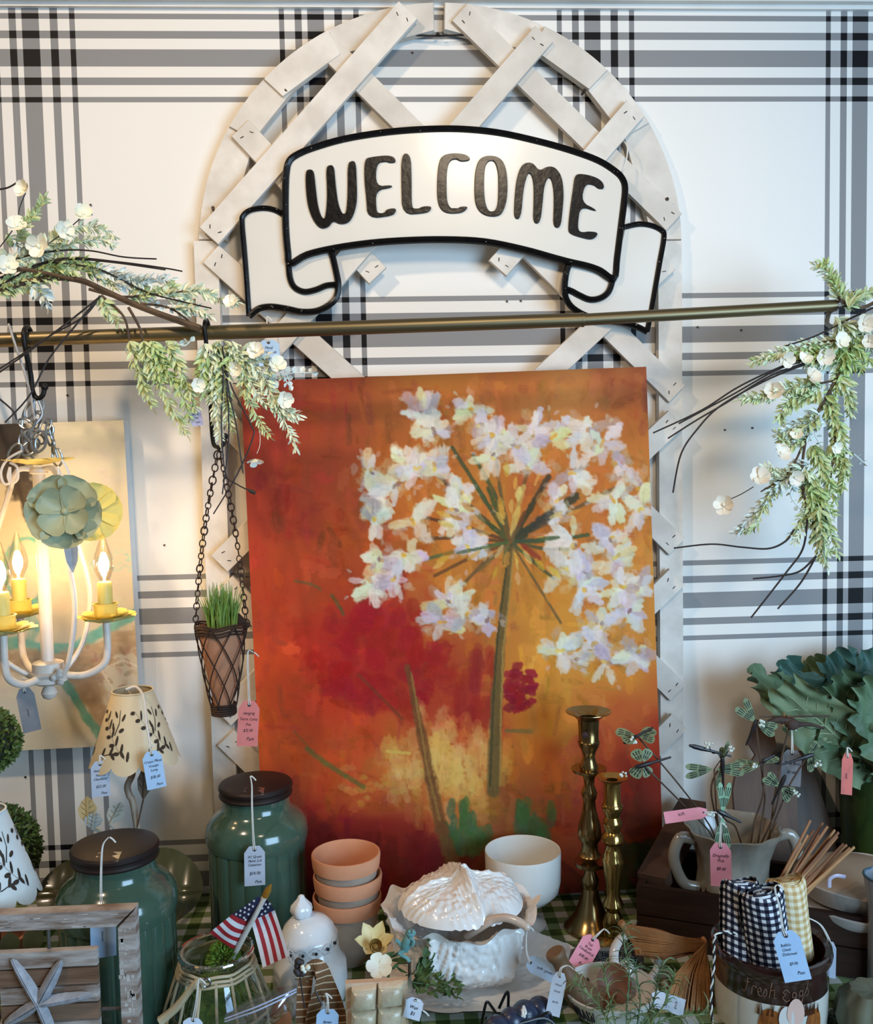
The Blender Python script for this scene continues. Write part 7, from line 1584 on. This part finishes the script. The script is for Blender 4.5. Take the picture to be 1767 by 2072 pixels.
pick('green butterfly pick leaning over the short brass candlestick', 'b', (1300, 1546), 0, 0, [(1330, 1575), (1380, 1625, .27), (1432, 1678, .262), (1450, 1710, .262)], .30, wings4=[(62, .024, .022, 15), (118, .024, .022, -15), (-58, .022, .022, 15), (-125, .024, .024, -15)], body=((1286, 1553), (1358, 1532)), bead=(1262, 1566))
pick('wide winged dragonfly pick facing forward at the centre of the pot', 'd', (1446, 1556), 0, 8, [(1448, 1600), (1452, 1660, .265), (1462, 1710, .262)], .29, wings4=[(8, .048, .018, 0), (-12, .050, .018, 0), (172, .048, .018, 0), (194, .048, .018, 0)], body=((1462, 1530), (1464, 1598)), bead=(1478, 1514))
pick('dragonfly pick with upright folded wings behind the wide winged one', 'd', (1462, 1545), 0, 20, [(1440, 1590), (1448, 1650, .265), (1466, 1712, .262)], .275, wings4=[(82, .042, .016, 30), (-98, .05, .016, 30), (96, .03, .016, -40)], body=((1395, 1508), (1480, 1530)), bead=(1435, 1508))
pick('mint green winged pick hanging head down over the pot rim', 'd', (1462, 1650), 0, 5, [(1470, 1660, .30), (1488, 1672, .29), (1500, 1705, .27)], .352, mint=True, wings4=[(96, .056, .014, 10), (80, .056, .014, -10), (-100, .050, .015, 10), (-78, .056, .015, -10)], body=((1452, 1640), (1500, 1664)), bead=(1440, 1648))
pick('dragonfly pick highest above the pot with pale wings spread left', 'd', (1530, 1462), 0, 10, [(1536, 1520), (1545, 1600, .265), (1528, 1660, .262), (1520, 1705, .262)], .27, wings4=[(142, .050, .018, 10), (118, .052, .017, 10), (-38, .044, .020, 10), (-18, .042, .020, 10)], body=((1532, 1456), (1510, 1508)), bead=(1542, 1464))
pick('flat dragonfly pick seen edge on against the wooden paddle board', 'd', (1545, 1545), 0, -62, [(1543, 1580), (1548, 1620, .262), (1534, 1706, .262)], .265, wings4=[(172, .046, .018, 0), (200, .044, .018, 0), (20, .030, .018, 0)], body=((1540, 1542), (1568, 1528)), bead=(1525, 1552))
pick('dragonfly pick low on the right with dark body over the paddle board', 'd', (1580, 1592), 0, 10, [(1572, 1630), (1560, 1665, .262), (1540, 1708, .262)], .275, wings4=[(132, .040, .018, 15), (150, .042, .018, 15), (-30, .034, .022, 15), (-58, .034, .020, 15)], body=((1590, 1568), (1562, 1628)), bead=(1612, 1606))
pick('dragonfly pick farthest right pointing up under the cabbage leaves', 'd', (1634, 1530), 0, 10, [(1600, 1585), (1585, 1620, .262), (1550, 1708, .262)], .262, wings4=[(42, .044, .014, 10), (62, .028, .018, 10), (-40, .030, .018, 10), (-70, .030, .018, 10)], body=((1648, 1526), (1580, 1548)), bead=(1656, 1545))
# twig bird pick
TB = thing('twig_bird_pick', 'brown twig bird on a thin stick with a hanging grey tag', 'garden pick', at(1560, 1705, pdp), GRP)
b = MB(); b.tube(spl(atp([(1552, 1462), (1575, 1456), (1595, 1460), (1610, 1466), (1640, 1466), (1668, 1474)], .24), 4), [.003, .004, .005, .006, .0065, .007, .0075, .008, .009, .010, .010, .0095, .008, .006, .0045, .004, .0035, .003, .0028, .0025, .002], 8); b.ell(at(1604, 1466, .245), (.013, .009, .010), 14, 10); b.build('bird_body', mat('twig_brown', rgb(72, 54, 44), rgb(52, 38, 32), 60, .8, bump=.5), TB)
b = MB(); b.tube(atp([(1538, 1450), (1680, 1449)], .235), .0016, 6); b.tube(spl(atp([(1598, 1472), (1585, 1520), (1570, 1600, .262), (1556, 1705, .262)], .24), 5), .0018, 6); b.build('stick', M_pst, TB)
b = MB()
for k in range(22): leaf(b, at(1592 + rnd.uniform(-16, 16), 1456 + rnd.uniform(-4, 10), .242), rv(), rv(), .012, .003, .2)
b.build('raffia', M_straw2, TB, False, normals=False)
price_tag('grey price tag hanging below the twig bird pick', (1604, 1518), (1600, 1590), 40, 'dark', [(.4, 0, .2, 'Twig Bird'), (.65, 0, .2, '$7.00')], [(1604, 1490), (1603, 1470)], .242)
price_tag('bright pink dragonfly price tag hanging in front of the handled pot', (1458, 1706), (1460, 1794), 43, 'pink', [(.32, 0, .22, 'Dragonfly'), (.43, 0, .22, 'Pick'), (.62, 0, .22, '$8.00'), (.9, .2, .22, 'Pam')], [(1459, 1685), (1461, 1665)], .372)
price_tag('narrow pink price tag lying across the pot handle and beam', (1432, 1643), (1345, 1655), 24, 'pink', [(.6, 0, .4, 'Pick')], [(1450, 1645)], .285, along=True)
# ---- boards behind
M_pad = mat('worn_maple', rgb(100, 74, 56), rgb(78, 57, 44), 6, .7, stretch=(6, 1, 1), bump=.2); M_pad2 = mat('grey_breadboard', rgb(90, 78, 68), rgb(72, 62, 54), 6, .7, stretch=(6, 1, 1), bump=.2)
def flat_board(pts, d0, d1, th, m, name, label, cat):
    vmin = min(p[1] for p in pts); vmax = max(p[1] for p in pts)
    P_ = [at(u, v, d0 + (d1 - d0) * (v - vmin) / (vmax - vmin)) for u, v in pts]
    n = (P_[len(P_) // 3] - P_[0]).cross(P_[2 * len(P_) // 3] - P_[0]).normalized(); n = n if n.y > 0 else -n
    b = MB(); b.prism(P_, n * th, inset=.002); o = b.build(name, m, None, True, 40); tagp(o, label, cat); return o
flat_board([(1522, 1480), (1540, 1462), (1556, 1464), (1566, 1480), (1572, 1510), (1560, 1528), (1568, 1545), (1600, 1560), (1612, 1600), (1618, 1700), (1612, 1790), (1500, 1790), (1492, 1700), (1484, 1600), (1490, 1565), (1520, 1545), (1530, 1528), (1516, 1505)], .055, .125, .016, M_pad, 'paddle_board', 'worn wooden paddle shaped cutting board behind the handled pot', 'cutting board')
flat_board([(1570, 1524), (1600, 1517), (1626, 1520), (1640, 1545), (1660, 1600), (1690, 1690), (1700, 1790), (1580, 1790), (1570, 1650)], .022, .09, .014, M_pad2, 'bread_board', 'larger grey wooden bread board leaning behind the paddle board', 'cutting board')
# ---- green vase with cabbage leaves
vd = .110; vt = at(1790, 1520, vd); VC = Vector((vt.x, vt.y, TZ)); VH = vt.z - TZ; VR = 96 / pxm(vd)
VS = thing('green_vase', 'tall dark green vase holding cabbage leaves at the right edge', 'vase', VC)
b = MB(); b.lathe([(VR * .72, .001), (VR * .80, .006), (VR * .88, VH * .4), (VR * .95, VH * .8), (VR, VH), (VR * .96, VH), (VR * .9, VH * .8), (.001, VH * .7)], 56, VC); b.build('vase_body', mat('moss_green_glaze', rgb(58, 76, 34), rgb(46, 62, 28), 8, .35, coat=.2), VS)
M_cl = mat('cabbage_leaf', rgb(66, 94, 66), rgb(92, 116, 84), 16, .6, bump=.3, bscale=60); M_cl2 = mat('cabbage_leaf_blue', rgb(70, 110, 100), rgb(48, 84, 76), 16, .55, bump=.3, bscale=60); M_cl3 = mat('cabbage_leaf_back', rgb(112, 128, 92), rgb(86, 104, 72), 14, .65, bump=.3, bscale=60); M_vein = mat('pale_vein', rgb(140, 154, 118), rgb(120, 136, 100), 20, .6)
CB = thing('cabbage_bouquet', 'large frilly artificial cabbage head set in the green vase', 'artificial cabbage', Vector((vt.x, vt.y, TZ + VH * .75)))
def cabbage_leaf(base, tip, w_, bend, m, n_fr, ph, facing):
    ax = tip - base; L = ax.length; ax.normalize(); sd = ax.cross(facing).normalized(); nn = sd.cross(ax).normalized()
    def f(s, t):
        q = (s - .5) * 2; w2 = w_ * (math.sin(min(1, t * 1.02 + .06) ** .8 * PI * .80) ** .8 + .06)
        edge = abs(q) ** 3; fr = edge * (.010 * math.sin(n_fr * t * PI + ph) + .006 * math.sin(n_fr * 2.3 * t * PI + 2 * ph)); tipf = max(0, (t - .85) / .15)
        return base + ax * L * (t * (1 - .05 * q * q) + .02 * tipf * math.sin(14 * q + ph)) + sd * (w2 * q + fr * .4) + nn * (bend * L * t * t + .30 * w2 * q * q * .6 + fr + .012 * tipf * math.sin(11 * q + ph) + .0022 * math.sin(26 * t + 9 * abs(q)))
    b = MB(); b.grid(f, 28, 36); n0 = len(b.v); ff = list(b.f); o = b.build('leaf', m, CB, True, 180, normals=False)
    b = MB(); b.tube([f(.5, t / 14) - nn * .001 for t in range(15)], [.0045 * (1 - .8 * t / 14) for t in range(15)], 6)
    for k in range(2, 11):
        for s_ in (-1, 1):
            t0_ = k / 13; b.tube([f(.5 + s_ * .36 * x, min(1, t0_ + .13 * x)) - nn * .0008 for x in (0, .33, .66, 1)], [.0020, .0015, .001, .0006], 5)
    b.build('vein', M_vein if m is M_cl3 else m, o)
B0 = VC + Vector((-.01, -.01, VH * .86))
def T(u, v, d): return at(u, v, d - .10)
cabbage_leaf(B0 + Vector((.02, .02, 0)), T(1690, 1322, .20), .060, -.05, M_cl2, 9, .4, Vector((0, -1, .3)))
cabbage_leaf(B0 + Vector((.03, .02, 0)), T(1770, 1312, .20), .070, -.05, M_cl2, 9, 1.4, Vector((0, -1, .3)))
cabbage_leaf(B0, T(1600, 1345, .24), .050, -.12, M_cl2, 10, 2.2, Vector((-.3, -.6, .8)))
cabbage_leaf(B0 + Vector((-.01, -.02, 0)), T(1548, 1346, .27), .055, -.10, M_cl, 10, .9, Vector((-.2, -.5, 1)))
cabbage_leaf(B0 + Vector((.02, -.03, 0)), T(1672, 1372, .30), .055, .05, M_cl, 8, 3.0, Vector((-.1, -1, .4)))
cabbage_leaf(B0 + Vector((.0, -.05, -.005)), T(1578, 1398, .33), .062, -.04, M_cl3, 9, 1.8, Vector((-.5, -1, -.1)))
cabbage_leaf(B0 + Vector((.04, -.05, 0)), T(1745, 1380, .34), .065, .0, M_cl, 8, 2.4, Vector((.1, -1, .1)))
cabbage_leaf(B0 + Vector((.06, -.04, 0)), T(1800, 1350, .31), .070, .0, mat('cabbage_leaf_olive', rgb(92, 96, 60), rgb(74, 80, 48), 14, .6, bump=.3), 8, .2, Vector((.2, -1, .2)))
cabbage_leaf(B0 + Vector((.0, .03, 0)), T(1640, 1335, .15), .055, -.10, M_cl, 9, 4.0, Vector((-.2, -.8, .6)))
b = MB(); b.lathe([(.02, -VH * .5), (.035, 0), (.05, .05), (.03, .07), (.001, .075)], 24, B0 + Vector((.01, 0, 0))); b.build('heart', M_cl, CB)
price_tag('red price tag hanging on the green vase below the cabbage leaves', (1716, 1524), (1713, 1608), 22, 'salmon', [(.55, 0, .2, 'Cabbage')], [(1716, 1512)], vd + .105, along=True)
# ---- stacked cream dishes and blue cup
for k, (v, label) in enumerate(((1812, 'lower of two stacked cream oval dishes at the right edge'), (1772, 'upper of two stacked cream oval dishes with a beige lid'))):
    p = at(1730, v, .345); DH = Vector((p.x, p.y, p.z - .034)); T_ = thing('oval_dish', label, 'dish', DH, 'stacked cream dishes')
    sc2 = (1 if k == 0 else .92)
    b = MB(); b.lathe([(.075 * sc2, 0), (.092 * sc2, .006), (.104 * sc2, .024), (.107 * sc2, .034), (.104 * sc2, .036), (.099 * sc2, .030), (.001, .027)], 64, DH, zf=lambda a, i: .004 * math.sin(a * 2 + .6) * (i > 1)); b.build('dish', mat('cream_dish', rgb(176, 166, 156), rgb(160, 150, 140), 8, .3, coat=.2), T_)
    if k == 1:
        b = MB(); b.lathe([(.096, .029), (.097, .034), (.090, .038), (.05, .042), (.001, .043)], 56, DH); b.build('lid', mat('beige_lid', rgb(178, 156, 134), rgb(164, 142, 120), 8, .6), T_)
        b = MB(); q = at(1686, 1778, .43); b.tube(spl([q + Vector((-.006, 0, -.014)), q + Vector((-.006, -.002, .0)), q + Vector((.004, -.003, .006)), q + Vector((.020, 0, .002))], 5), .0034, 8, flat=.5); b.build('ribbon_tie', mat('lilac_ribbon', rgb(196, 184, 200), rgb(180, 170, 186), 40, .4), T_)
# low riser inside the crate carrying the dishes
zr = at(1730, 1812, .345).z - .034
b = MB(); p = at(1730, 1812, .345); b.box((p.x, p.y, (TZ + .0105 + zr) / 2), (.16, .12, zr - TZ - .0105)); o = b.build('wooden_riser', M_cr); tagp(o, 'low dark wooden riser block inside the crate under the dishes', 'riser')
CUd = .455; cp_ = at(1790, 1772, CUd); CU = Vector((cp_.x, cp_.y, zr + .0)); hh = cp_.z - zr
T_ = thing('blue_cup', 'pale grey tall cup with blue rim cut off by the right edge', 'cup', Vector((CU.x, CU.y, TZ)))
b = MB(); b.lathe([(.020, TZ + .001), (.024, TZ + .004), (.0235, cp_.z - .05), (.030, cp_.z - .01), (.031, cp_.z), (.028, cp_.z), (.022, cp_.z - .04), (.001, cp_.z - .05)], 44, (CU.x, CU.y, 0)); b.build('cup_body', mat('pale_grey_glaze', rgb(150, 156, 164), rgb(134, 140, 150), 6, .25, coat=.4), T_)
b = MB(); b.tube([Vector((CU.x + .0305 * math.cos(t), CU.y + .0305 * math.sin(t), cp_.z)) for t in [k * 2 * PI / 36 for k in range(37)]], .0022, 8, cap=False); b.build('rim', mat('teal_blue_glaze', rgb(44, 86, 106), rgb(30, 62, 84), 10, .25, coat=.5), T_)
